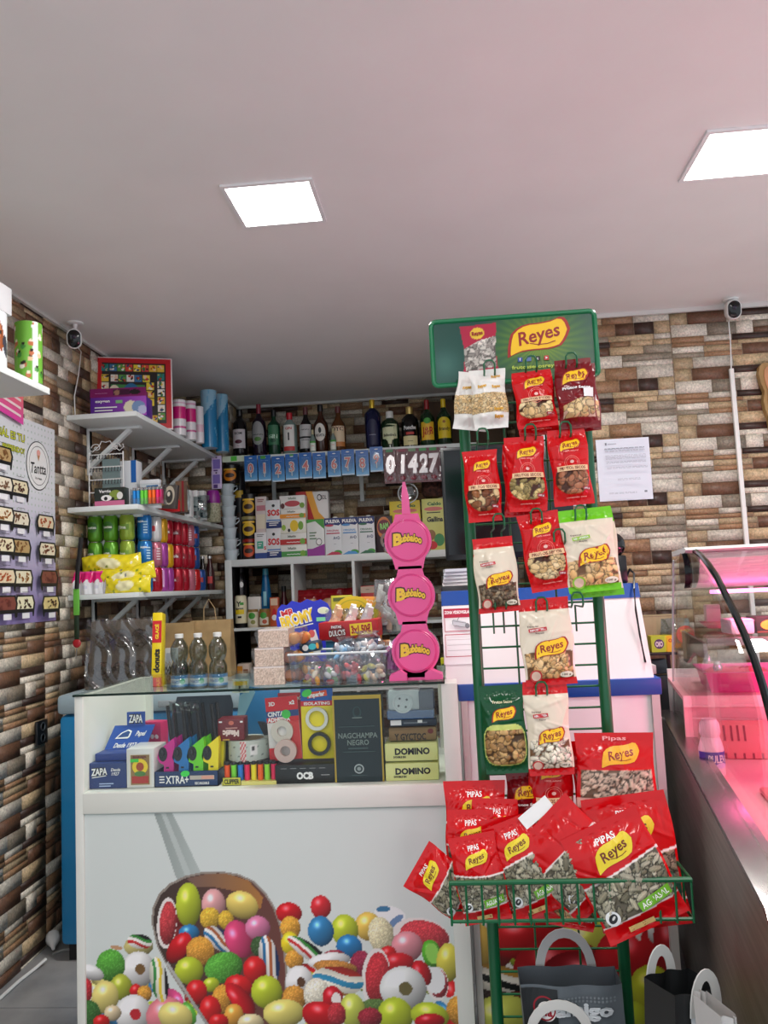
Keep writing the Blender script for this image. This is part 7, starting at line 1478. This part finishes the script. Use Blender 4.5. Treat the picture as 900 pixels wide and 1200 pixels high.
carton('magic_box', 'maroon box with upside down white lettering on the packing tape', 'box', (255.5, 838.5, 286, 864), 2.07, .06, (112, 24, 36), magic, zb=SB+.1049, rz=.08)
w, h, b = span((260, 893, 324, 919), IY); o = E('small_lighter_tray', 'yellow based tray holding a row of small coloured lighters', 'lighter display', (b.x, IY, SB))
m = MB(); m.box(-w/2, w/2, -.002, .05, 0, .009, C((230, 222, 130), .4)); m.box(-w/2, w/2, .046, .05, 0, .05, C((26, 30, 34), .4)); m.build('tray', o)
g = G(lambda a, b_, off: (a-w/2, -.002-off, b_), .0015); g.rect(w*.02, -.0+.001, w*.36, .021, INK); g.rect(w*.03, .002, w*.35, .020, TX((200, 196, 60))); g.text('CLIPPER', w*.19, .0105, .011, INK, bold=.04, w=w*.28); g.build('lettering', o)
for q, c in enumerate(((250, 90, 30), (130, 230, 60), (30, 130, 220), (236, 30, 90), (240, 230, 40), (250, 100, 30), (150, 230, 60), (236, 30, 90))):
    x = -w*.43+w*.86*q/7; nm = ('orange', 'green', 'blue', 'pink', 'yellow', 'orange', 'green', 'pink')[q]
    oo = E('pocket_lighter', '%s lighter, number %s from the left in the small yellow based tray' % (nm, ('one', 'two', 'three', 'four', 'five', 'six', 'seven', 'eight')[q]), 'lighter', (b.x+x, IY+.018, SB+.0095), (0, 0, 0), 'small lighters in the yellow tray')
    m = MB(); m.loft([[(.0072*math.cos(t), .0072*math.sin(t)*1.2, zz) for t in [2*PI*i/14 for i in range(14)]] for zz in (0, .038)], C(c, .3)); m.build('body', oo)
    m = MB(); m.lathe([(.006, .0382), (.006, .044), (.004, .046)], C((60, 60, 64), .3, .7), n=10); m.build('head', oo)
# black tools hanging pack + blue folder
o = E('tool_pack', 'black pliers shaped tool in a blister behind the tape roll', 'tool', (P(313, 890, Y=2.12).x, 2.14, SB), (0, .0, 0))
m = MB(); m.prism([(-.028, .14), (-.01, .138), (.012, .12), (.02, .08), (.012, .0), (-.006, .0), (-.002, .07), (-.012, .105)], 0, .012, BLACK); m.build('body', o)
m = MB(); m.prism([(-.004, .0), (.012, .0), (.02, .05), (.012, .085), (.0, .06)], -.014, -.002, C((190, 20, 70), .35)); m.build('grip', o)
carton('blue_folder', 'bright blue folder standing at the back of the case', 'folder', (276, 812, 322, 870), 2.36, .012, (24, 120, 180), lambda g, w, h: g.poly([(0, 0), (w*.4, h*.9), (w*.3, h), (0, h*.8)], TX((130, 180, 200))), zb=SB+.06, rx=-.05, ry=.12)
# sticky tape cards
def tapecard(g, w, h):
    g.rect(0, h*.78, w, h, REDP); g.rect(0, h*.63, w, h*.78, TX((40, 70, 130))); g.rect(0, h*.6, w, h*.68, REDP); g.text('CINTA', w*.3, h*.735, h*.07, WH, bold=.04, w=w*.5); g.text('ADHESIVA', w*.38, h*.645, h*.065, WH, bold=.04, w=w*.7); g.text('3D', w*.2, h*.9, h*.06, WH, bold=.03); g.text('x2', w*.82, h*.9, h*.06, WH, bold=.04); g.ell(w*.62, h*.72, w*.14, h*.07, TX((70, 200, 80)), ang=-.4)
    g.rect(w*.7, 0, w, h*.6, TX((206, 60, 60))); g.rect(0, 0, w*.3, h*.2, REDP)
def ringm(mb, x, z, r0, r1, mat, y0=-.012, yb=-.0005):
    mb.loft([[(x+r*math.cos(t), y, z+r*math.sin(t)) for t in [2*PI*q/30 for q in range(30)]] for r, y in ((r1, yb), (r1, y0), (r0, y0), (r0, yb))], mat, cap=(False, False))
w, h, b = span((317, 820, 355, 894), 2.075)
o = carton('sticky_tape_card', 'red and white card with two clear sticky tape rolls', 'tape card', (317, 820, 355, 894), 2.075, .002, (232, 226, 222), tapecard, zb=SB+.052, ry=-.06)
CT_ = C((206, 200, 186), .15)
m = MB(); ringm(m, -.003, h*.46, .013, .029, CT_); m.build('tape_roll', o); m = MB(); ringm(m, .004, h*.16, .013, .029, C((206, 180, 170), .15), -.024, -.0125); m.build('tape_roll', o)
o2 = carton('sticky_tape_card', 'second red tape card just behind the clear tape rolls', 'tape card', (328, 815, 358, 890), 2.095, .002, (206, 40, 50), lambda g, w, h: (g.text('x2', w*.85, h*.92, h*.06, WH, bold=.04), stub(g, w, h, .2, .9, .5, 2, WH, .05, .02)), zb=SB+.055)
def isol(g, w, h):
    g.rect(0, h*.78, w, h, TX((20, 90, 170))); g.rect(0, h*.72, w, h*.79, REDP); g.text('ISOLATING', w*.5, h*.755, h*.04, WH, bold=.03, w=w*.8); g.rect(w*.2, h*.84, w*.82, h*.92, TX((226, 80, 40)), ang=.12); g.text('Imperlar', w*.5, h*.88, h*.06, WH, bold=.04, w=w*.5, ang=.12); g.ell(w*.2, h*.9, w*.16, h*.05, TX((70, 210, 80)), ang=.4)
w, h, b = span((355, 808, 393, 894), 2.075)
o = carton('insulating_tape_card', 'yellow card with one white and one black insulating tape ring', 'tape card', (355, 808, 393, 894), 2.075, .002, (240, 220, 40), isol, zb=SB+.052)
m = MB(); ringm(m, 0, h*.55, .021, .0295, C((220, 220, 210), .25)); m.build('white_tape', o); m = MB(); ringm(m, .004, h*.21, .021, .0295, C((30, 34, 26), .25)); m.build('black_tape', o)
carton('filter_paper_box', 'black slim box with white capitals under the tape cards', 'paper box', (322.5, 895, 393, 917), IY, .08, (14, 18, 20), lambda g, w, h: (g.text('OCB', w*.5, h*.42, h*.34, WH, bold=.06, w=w*.28), g.text('~~~~', w*.84, h*.45, h*.1, WH, w=w*.14), [g.rect(w*(.1+.16*q), h*.8, w*(.2+.16*q), h*.83, TX((150, 150, 150))) for q in range(5)]), zb=SB)
def nag(g, w, h):
    gd = C((180, 150, 60), .3, .6); g.rect(w*.035, 0, w*.965, h*.955, C((4, 30, 36), .35)); dk = TX((120, 136, 130))
    for u0, u1 in ((0, .035), (.965, 1)): g.rect(w*u0, 0, w*u1, h, gd)
    g.rect(0, h*.955, w, h, gd); g.text('NAGCHAMPA', w*.5, h*.535, h*.06, dk, w=w*.8); g.text('NEGRO', w*.5, h*.455, h*.06, dk, w=w*.44); g.ell(w*.5, h*.8, w*.09, h*.07, TX((30, 60, 62))); g.ell(w*.5, h*.81, w*.06, h*.05, TX((10, 30, 34))); g.rect(w*.4, h*.735, w*.6, h*.745, dk); g.rect(w*.12, h*.635, w*.85, h*.643, TX((60, 84, 84))); stub(g, w, h, .3, .38, .4, 1, TX((60, 84, 84))); stub(g, w, h, .18, .345, .66, 1, TX((60, 84, 84)), .05, .01)
    g.ell(w*.5, h*.155, w*.1, h*.055, TX((170, 180, 180))); g.ell(w*.5, h*.155, w*.075, h*.04, TX((40, 60, 62))); g.ell(w*.5, h*.155, w*.04, h*.022, TX((150, 160, 160))); g.rect(w*.34, h*.08, w*.66, h*.086, TX((70, 94, 94)))
carton('incense_box', 'tall dark green incense box with gold edges in the case', 'incense box', (393, 814, 450.5, 916), IY, .06, (10, 36, 40), nag, zb=SB)
def domi(g, w, h): g.text('DOMINO', w*.52, h*.55, h*.34, INK, bold=.045, w=w*.66); g.text('DOUBLE SIX', w*.28, h*.24, h*.1, INK, bold=.05, w=w*.24)
_, hd, _ = span((452, 895, 514.5, 915), IY)
carton('domino_box', 'cream domino box, lower of two at the right of the case', 'domino box', (452, 894, 514.5, 914.5), IY, .09, (226, 228, 150), domi, zb=SB, ch=.003)
carton('domino_box', 'cream domino box, upper of two at the right of the case', 'domino box', (451.5, 872.5, 513.5, 893.5), IY, .09, (226, 228, 150), domi, zb=SB+.048, ch=.003)
carton('wooden_game_box', 'brown wooden box with black writing on the domino boxes', 'wooden box', (456, 857, 512, 872), IY+.01, .08, (130, 104, 66), lambda g, w, h: (g.text('Y GYCTOC', w*.45, h*.3, h*.5, TX((40, 28, 20)), bold=.03, w=w*.66), g.ell(w*.88, h*.7, w*.06, h*.2, TX((110, 30, 24)))), zb=SB+.0965, mat=noisy('wood', (120, 94, 58), (150, 120, 78), 6, .6, stretch=(1, 8, 8)))
carton('cable_box', 'dark packet of white cables between the wooden box and socket', 'packet', (457, 849, 512, 857), IY+.015, .07, (24, 40, 60), lambda g, w, h: (g.rect(w*.02, h*.2, w*.25, h*.95, WH), g.rect(w*.3, h*.4, w*.8, h*.6, TX((110, 120, 130))), g.rect(w*.6, h*.5, w*.7, h*.9, WH)), zb=SB+.131)
o = E('socket_adapter', 'blister packed white socket adapter on blue card', 'adapter', (P(482, 846, Y=IY).x, IY+.01, SB+.1495))
m = MB(); m.box(-.062, .058, -.004, .06, 0, .022, C((16, 80, 140), .35), ch=.004); m.box(.02, .06, .0, .06, .022, .07, C((20, 36, 70), .35), ch=.004); m.build('card', o)
m = MB(); m.box(-.058, .025, .0, .05, .022, .074, C((206, 214, 212), .35), ch=.008); hs = m.build('adapter_body', o)
m = MB(); m.lathe([(.026, 0), (.026, .006), (.022, .006), (.021, .002), (0, .002)], C((220, 226, 224), .35), n=28, T=Matrix.Translation((-.02, -.0005, .042)) @ rotm(PI/2, 0, 0), cap=(False, False)); m.build('socket_face', hs)
m = MB()
for a in (.6, .6+PI/2, .6+PI, .6+1.5*PI): m.lathe([(.003, .0025), (.003, .004), (0, .004)], BLACK, n=8, T=Matrix.Translation((-.02+.013*math.cos(a), -.0005, .042+.013*math.sin(a))) @ rotm(PI/2, 0, 0))
m.build('pin_holes', hs)
m = MB(); m.box(-.06, .058, -.0095, -.0085, .004, .075, CLEAR); m.build('blister', o)
# ================================================================ BEHIND THE SERVICE COUNTER
# inner desk that carries screen and printer
wd = C((206, 206, 204), .45)
o = E('cashier_desk', 'pale cashier desk behind the service counter', 'desk', (.30, 2.72, 0))
m = MB(); m.box(-.32, .36, 0, .50, .98, 1.01, wd, ch=.003); m.build('desktop', o)
for x in (-.31, .33): m = MB(); m.box(x, x+.02, .02, .48, 0, .979, wd); m.build('panel_leg', o)
dz = 1.0105
# black screen on stand
Ys = 2.93
xa = P(519, 590, Y=Ys).x; xb = P(672, 590, Y=Ys).x; zb_ = P(545, 656, Y=Ys).z; zt_s = P(545, 523, Y=Ys).z
cxs = (xa+xb)/2; o = E('till_screen', 'large black till screen standing behind the snack stand', 'screen', (cxs, Ys, dz), (0, 0, .0))
m = MB(); m.box(xa-cxs, xb-cxs, 0, .03, zb_-dz, zt_s-dz, C((12, 16, 20), .3), ch=.006); m.box(-.12, .12, .03, .06, (zb_+zt_s)/2-dz-.12, (zb_+zt_s)/2-dz+.1, BLACK, ch=.01); m.build('housing', o)
m = MB(); m.box(xa-cxs+.012, xb-cxs-.012, -.0015, -.0003, zb_-dz+.02, zt_s-dz-.012, C((6, 10, 14), .12)); m.build('display', o)
m = MB(); m.box(-.03, .03, .035, .06, .012, zb_-dz+.14, BLACK, ch=.004); m.build('stand', o); m = MB(); m.box(-.12, .12, -.04, .12, 0, .012, BLACK, ch=.004); m.build('base', o)
# receipt printer with paper
px = P(534, 690, Y=2.76); o = E('receipt_printer', 'black receipt printer with white papers on top behind the counter panel', 'printer', (px.x+.02, 2.76, dz))
zt = P(534, 688, Y=2.76).z-dz
m = MB(); m.box(-.07, .07, 0, .14, 0, zt+.004, C((24, 26, 32), .35), ch=.006); m.box(-.06, .06, -.002, .0, zt-.03, zt-.012, C((8, 8, 10), .3)); m.build('body', o)
m = MB(); 
for k in range(5): m.box(-.066+.003*k, .066-.002*k, .01-.003*k, .13, zt+.005+.012*k, zt+.0155+.012*k, C((222-4*k, 222-3*k, 220), .5), T=rotm(0, 0, .03*(k-2)))
m.build('paper', o)
m = MB(); m.box(-.02, .0, 0, .03, 0, .03, YEL); yy_ = carton('yellow_packet', 'small yellow packet left of the receipt printer', 'packet', (512, 676, 519, 690), 2.8, .03, (206, 206, 40), lambda g, w, h: g.rect(w*.2, h*.3, w*.8, h*.5, TX((90, 130, 40)))); yy_.location.z = dz; yy_.scale = (1, 1, 1)
# ball webcam on the hutch
b = P(722, 681, Y=2.24); hz = 1.05+.2385
o = E('ball_camera', 'round black ball shaped scanner on a square base at the panel top', 'scanner', (P(721, 660, Y=2.26).x, 2.26, hz))
rB = 12.5*2.26/FPX; zc = P(721, 639, Y=2.26).z-hz
m = MB(); m.ball((0, 0, zc), rB, rB*.9, rB*1.15, C((10, 10, 12), .12), n=28, m=16); m.build('ball_head', o)
m = MB(); m.box(-.022, .028, -.02, .03, 0, zc-rB*.95, C((16, 16, 18), .3), ch=.005); m.build('base', o)
m = MB(); q = o.location; 
hp = lambda px, py, Y: Vector(P(px, py, Y=Y))-Vector(q)
m.tube([(.028, .0, .016), hp(738, 667, 2.24), hp(743, 672, 2.20), hp(743, 690, 2.155), hp(745, 715, 2.14), hp(750, 745, 2.12), hp(756, 775, 2.09), hp(762, 784, 2.30)], .0028, BLACK, n=6); m.build('cable', o)
# back counter with cardboard box, yellow box, snack bag, terminal
o = E('back_counter', 'dark narrow counter against the right wall between panel and meat case', 'counter', (.72, 3.30, 0))
m = MB(); m.box(-.22, .12, 0, .235, .715, .745, C((26, 26, 28), .35), ch=.003); m.build('worktop', o); m = MB(); m.box(-.21, .11, .02, .235, 0, .714, C((22, 22, 24), .5)); m.build('cabinet', o)
m = MB(); m.box(-.21, .11, -.003, .0, .735, .741, C((220, 220, 218), .3)); m.build('edge_strip', o)
bz = .7455
o = carton('cardboard_box', 'plain tan cardboard box standing against the right wall', 'box', (748, 711, 800, 822), 3.44, .08, (178, 156, 122), lambda g, w, h: (g.rect(w*.46, 0, w*.54, h, TX((190, 168, 130))), g.rect(0, h*.985, w, h*.99, TX((140, 118, 88)))), zb=bz, mat=noisy('cardboard', (172, 150, 116), (186, 164, 128), 9, .7))
o = carton('yellow_snack_box', 'yellow and lime snack box beside the glass of the meat case', 'box', (764, 745, 790, 764), 3.31, .06, (226, 214, 40), lambda g, w, h: (g.rect(0, 0, w*.62, h, TX((190, 206, 60))), g.ell(w*.35, h*.5, w*.22, h*.3, TX((90, 60, 110))), g.text('OIO', w*.35, h*.5, h*.3, TX((236, 226, 226)), bold=.05, w=w*.34), g.rect(w*.7, 0, w, h, TX((246, 190, 40))), g.text('O', w*.86, h*.7, h*.2, REDP, bold=.05)), zb=bz)
hbx = span((764, 745, 790, 764), 3.31)[1]
o = E('card_terminal', 'black card terminal and cradle on the dark back counter', 'terminal', (P(772, 800, Y=3.33).x, 3.33, bz))
zt = P(776, 772, Y=3.33).z-bz
m = MB(); m.box(-.06, .06, 0, .08, 0, zt*.7, C((18, 20, 26), .35), T=rotm(-.1, 0, .15), ch=.008); m.build('cradle', o); m = MB(); m.box(-.055, .055, -.01, .08, zt*.72, zt, C((28, 32, 44), .3), T=rotm(-.12, 0, .3), ch=.008); m.build('handset', o)
# move yellow box onto the terminal's level shelf
m = MB(); sh = E('wire_tray', 'small dark tray carrying the yellow snack box', 'tray', (P(776, 768, Y=3.30).x, 3.30, bz)); zz_ = P(778, 764, Y=3.31).z-bz
m.box(-.06, .06, -.0, .12, zz_-.012, zz_-.001, C((40, 40, 42), .4), ch=.003); m.build('tray', sh)
for xx in (-.05, .05): m = MB(); m.box(xx-.006, xx+.006, .10, .115, 0, zz_-.0125, C((40, 40, 42), .4)); m.build('leg', sh)
for oo in COL.objects:
    if oo.name.startswith('yellow_snack_box'): oo.location.z = bz+zz_
baggy('snack_pouch', 'clear and orange snack pouch with red disc beside the meat case', 'snack bag', (776, 727, 812, 764), 3.38, bz+zz_, clear('bag_clear', (206, 216, 216), .7, .12, .16), 60, .04, lambda o, w, h: [mm.build(nm, o) for nm, mm in (('disc', (lambda q: (q.loft([[(w*.2+.036*math.cos(t), -.0435-y, h*.5+.036*math.sin(t)) for t in [2*PI*k/24 for k in range(24)]] for y in (0, .002)], C((236, 70, 60), .35)), q)[1])(MB())), ('orange_fill', (lambda q: (q.ball((0, -.012, h*.3), w*.4, .02, h*.26, C((236, 150, 40), .4)), q)[1])(MB())))])
oo = [x for x in COL.objects if x.name.startswith('snack_pouch')][0]
g = G(lambda a, b_, off: (a, -.046-off, b_), .0006); wq, hq, _ = span((776, 727, 812, 764), 3.38); g.text('SUPER', wq*.2, hq*.62, .010, TX((240, 220, 120)), bold=.04); g.text('XL', wq*.2, hq*.4, .018, TX((250, 220, 220)), bold=.05); g.build('lettering', oo)
# sheets of paper on the right wall
def wall_sheet(label, rect, lines):
    a = P(rect[0], rect[3], Y=WR-.012); c = P(rect[2], rect[1], Y=WR-.012); w, h = c.x-a.x, c.z-a.z
    o = E('paper_notice', label, 'notice', (a.x+w/2, WR-.012, a.z))
    m = MB(); n = 6; m.add([(-w/2+w*j/n, -.002*math.sin(PI*j/n), z) for z in (0, h) for j in range(n+1)], [(j, j+1, n+2+j, n+1+j) for j in range(n)], C((222, 226, 238), .5)); m.build('sheet', o, recalc=False)
    g = G(lambda a_, b_, off: (a_-w/2, -.0025-off, b_), .0006); gk = TX((176, 180, 192)); g2 = TX((120, 124, 136))
    if lines:
        g.rect(w*.17, h*.9, w*.2, h*.94, g2); g.rect(w*.22, h*.91, w*.38, h*.925, gk)
        for v in (.84, .825, .8, .785, .72, .7, .68, .66, .61, .59, .52, .5, .33, .31, .11, .095):
            r = random.Random(int(v*1000)); x = .15
            xe = .9 if v > .4 else (.75 if v > .2 else .66)
            if .2 < v < .4: x = .33
            while x < xe: L = r.uniform(.03, .1); g.rect(w*x, h*v, w*min(x+L, xe), h*(v+.008), gk if v != .84 else g2); x += L+.015
        g.rect(w*.8, h*.1, w*.85, h*.13, g2)
    g.build('typed_print', o)
wall_sheet('typed white notice sheet on the stone right wall', (703, 512, 760, 588), True)
wall_sheet('white sheet on the right wall mostly hidden behind the snack bags', (640, 507, 691, 595), True)
# wooden ornament at right edge
q = P(895, 465, Y=WR-.02); k = WR/FPX
m = MB(); pts = [(-.035, .13), (-.02, .145), (.09, .15), (.09, -.155), (.0, -.155), (-.012, -.15), (-.014, -.10), (-.026, -.06), (-.03, -.02), (-.022, .02), (-.034, .06), (-.04, .10)]
m.prism(pts, -.03, .0, noisy('board_wood', (150, 118, 70), (172, 138, 86), 6, .5, stretch=(6, 6, 1))); o = m.build('wooden_plaque'); tag(o, 'shaped wooden plaque hanging at the right edge of the stone wall', 'plaque', None, (q.x+.02, WR-.010, q.z))
m = MB(); m.prism([(x*.8+.012, z*.88) for x, z in pts], -.0345, -.031, C((196, 140, 100), .5)); m.build('face', o)
# ================================================================ IN THE MEAT CASE
def tray(label, x, s, w, d, z, h, c, fill=None):
    o = E('food_tray', label, 'tray', case_pt(x, s, z), (0, 0, -PHI))
    R_ = lambda q, zz: [(-w/2*q, -d/2*q, zz), (w/2*q, -d/2*q, zz), (w/2*q, d/2*q, zz), (-w/2*q, d/2*q, zz)]
    m = MB(); m.loft([R_(.9, 0), R_(1, h), R_(1.06, h), R_(1.06, h+.004), R_(.97, h+.004), R_(.88, .006)], C(c, .3)); m.build('tray', o)
    r = random.Random(int(x*100))
    for q in range(7): m = MB(); m.ball((r.uniform(-.36, .36)*w, r.uniform(-.3, .3)*d, h*.6), w*.17, d*.2, h*.45, C(fill, .4), n=12, m=7); m.build('meat', o)
    return o
tray('long pink tray on the back step of the meat case, left one', .24, 1.50, .26, .26, ZS+.0005, .06, (226, 90, 160), (214, 50, 90))
tray('red meat tray on the back step of the meat case, right one', .56, 1.50, .26, .26, ZS+.0005, .06, (236, 130, 140), (200, 40, 50))
carton('white_tub', 'small white tub on the glass shelf of the meat case', 'tub', (858, 732, 886, 750), 2.30, .09, (226, 226, 226), lambda g, w, h: (g.rect(0, h*.86, w, h*.9, TX((190, 190, 192))), g.rect(w*.2, h*.3, w*.7, h*.6, TX((214, 214, 216)))), zb=1.1315, ch=.006)
carton('black_food_box', 'black box with yellow label on the glass shelf of the meat case', 'box', (888, 729, 935, 749), 2.30, .08, (40, 26, 24), lambda g, w, h: (g.ell(w*.35, h*.5, w*.25, h*.3, YEL), g.text('~~', w*.35, h*.5, h*.2, INK), g.rect(0, h*.05, w, h*.15, TX((120, 80, 50)))), zb=1.1315)
q = case_pt(.2, 1.36, 1.1315); o = E('scale_platter', 'pink tinted steel platter at the back of the glass shelf', 'platter', q)
m = MB(); m.lathe([(.0, .0), (.07, .002), (.09, .02), (.095, .024), (.085, .02), (.068, .006), (0, .004)], C((226, 170, 180), .25, .5), n=30, cap=(False, False), sx=1.1, sy=.5); m.build('dish', o)
m = MB(); m.box(-.075, -.03, .01, .04, .006, .075, C((236, 200, 206), .3), ch=.005); m.build('label_holder', o)
o, R, h = jar_like('yogurt_jug', 'white plastic bottle with purple label in the meat case', 'bottle', 836, 844, 910, 29, 2.27, [(.85, 0), (1, .04), (1, .5), (.8, .66), (.72, .7), (.85, .78), (.78, .94), (.6, 1.0)], C((240, 214, 220), .3), ZD+.0005, C((236, 200, 210), .3), [(.62, .96), (.6, 1.02)], lambda g, R, h: (g.rect(-R*1.5, h*.2, R*1.5, h*.46, TX((70, 50, 160)), na=14), g.text('PULEVA', R*.35, h*.34, h*.13, WH, bold=.02, w=R*1.8), g.ell(R*.5, h*.22, R*.5, h*.05, TX((210, 190, 230)))))
q = P(874, 890, Z=ZD); o = E('slotted_stand', 'pink slotted price stand beside the bottle in the meat case', 'stand', (q.x, q.y, ZD+.002), (-.3, 0, -PHI))
m = MB(); m.box(-.10, .14, 0, .006, 0, .11, C((236, 120, 130), .35), ch=.002); m.build('panel', o)
m = MB()
for x in (-.05, -.03, -.012, .006): m.box(x-.003, x+.003, -.0012, -.0002, .05, .095, C((150, 20, 60), .4))
for k in range(8): m.box(-.08+.025*k, -.074+.025*k, -.0012, -.0002, .0, .016, C((150, 20, 60), .4))
m.build('slots', o)
for k, (s_, lab) in enumerate(((.80, 'flat pink packet lying on the meat case deck behind the glass'), (.60, 'flat dark pink packet lying nearer the curved glass of the meat case'), (.40, 'flat red packet lying nearest the curved glass of the meat case'))):
    o = E('meat_packet', lab, 'meat packet', case_pt(.45, s_, ZD+.001), (0, 0, -PHI))
    m = MB(); m.box(-.30, .5, -.07, .07, 0, .014, C([(236, 120, 130), (206, 60, 90), (190, 40, 60)][k], .3), ch=.006); m.build('pack', o)
    for x in (-.2, .0, .2): m = MB(); m.ball((x, 0, .015), .06, .04, .01, C([(240, 190, 196), (190, 60, 80), (236, 150, 150)][k], .3)); m.build('meat', o)
# ================================================================ CARRIER BAGS (bottom right)
def tote(label, px, top, wpx, Y, c, hand, name='shopping_bag', lettering=None, rz=0, hh=.36, tilt=0, hw=.24, hg=.3, hands=(-1, 1)):
    b = P(px, top, Y=Y); w = wpx*Y/FPX; hh = b.z-.003; o = E(name, label, 'shopping bag', (b.x, Y, b.z), (0, tilt, rz)); r = random.Random(int(px))
    n = 12
    def pt(u, v, s): return ((u-.5)*w*(1-.04*v)+.004*math.sin(v*7+u*5), s*(.035+.02*math.sin(PI*u)*(.3+v))*1+.004*math.sin(u*13+v*9), -v*hh)
    m = MB()
    for s in (-1, 1):
        rows = [[pt(j/n, i/10, s) for j in range(n+1)] for i in range(11)]; m.add([q for rw in rows for q in rw], [(i*13+j, i*13+j+1, (i+1)*13+j+1, (i+1)*13+j) for i in range(10) for j in range(n)], c)
    for u in (0, 1):
        rows = [[pt(u, i/10, -1), pt(u, i/10, 1)] for i in range(11)]; m.add([q for rw in rows for q in rw], [(2*i, 2*i+1, 2*i+3, 2*i+2) for i in range(10)], c)
    m.build('sack', o)
    for s in hands:
        m = MB(); pts = []
        for k in range(13):
            t = PI*k/12; pts.append((-w*hw*math.cos(t), s*.05, -.03+(w*hg+.03)*math.sin(t)**.8+.0))
        rings = []
        for k, p in enumerate(pts):
            t = PI*k/12; nx, nz = -math.cos(t), math.sin(t); q = .009
            rings.append([(p[0]-nx*q, p[1]-.0012, p[2]-nz*q), (p[0]+nx*q, p[1]-.0012, p[2]+nz*q), (p[0]+nx*q, p[1]+.0012, p[2]+nz*q), (p[0]-nx*q, p[1]+.0012, p[2]-nz*q)])
        m.loft(rings, hand); m.build('handle', o)
    if lettering:
        fn = lambda a, b_, off: (pt(a, b_, -1)[0], pt(a, b_, -1)[1]-off, pt(a, b_, -1)[2])
        g = G(lambda a, b_, off: fn(a/w+.5, -b_/hh, off), .002); lettering(g, w); g.build('lettering', o)
    return o
GREY = C((100, 108, 114), .4); DGREY = C((38, 42, 46), .5); STRAP = C((196, 198, 196), .6)
def ifa(g, w):
    g.rect(-w*.5, -.28, -w*.17, -.005, C((34, 38, 40), .5), na=6, nb=8); g.ell(-w*.28, -.045, .0175, .0175, WH); 
    g.ell(-w*.3, -.04, .021, .022, TX((150, 24, 40)), r0=.86); g.text('ifa', -w*.28, -.045, .015, TX((170, 30, 50)), bold=.04); g.text('amigo', w*.1, -.042, .022, TX((206, 212, 216)), bold=.05, w=w*.6)
    for k in range(14):
        for q in range(2): g.ell(-w*.1+.55*w*k/14, -.022-.006*q+.006*k/14, .0022, .0022, TX((120, 128, 134)))
    for k in range(5): g.ell(w*(.05+.08*k), -.07, .004, .003, TX((160, 60, 70) if k % 2 else (190, 196, 200)))
    g.rect(-w*.15, -.17, w*.48, -.1, TX((60, 66, 72)), na=8)
tote('grey shopping bag with white lettering standing inside the snack stand', 667, 1143, 110, 1.66, GREY, STRAP, lettering=ifa, hw=.27, hands=(1,))
tote('white handled bag in front of the grey shopping bag, at the bottom edge', 660, 1219, 110, 1.56, C((150, 150, 148), .6), C((222, 222, 218), .6), hw=.3, hg=.2)
tote('black shopping bag with white handle standing by the steel case side', 800, 1150, 66, 1.42, C((26, 28, 30), .45), STRAP, lettering=lambda g, w: g.text('igo', -w*.1, -.034, .022, TX((190, 196, 200)), bold=.05), rz=.5, tilt=.08)
tote('plain white plastic bag at the bottom right beside the black bag', 838, 1176, 20, 1.30, C((190, 188, 186), .6), STRAP, rz=.3, hands=())
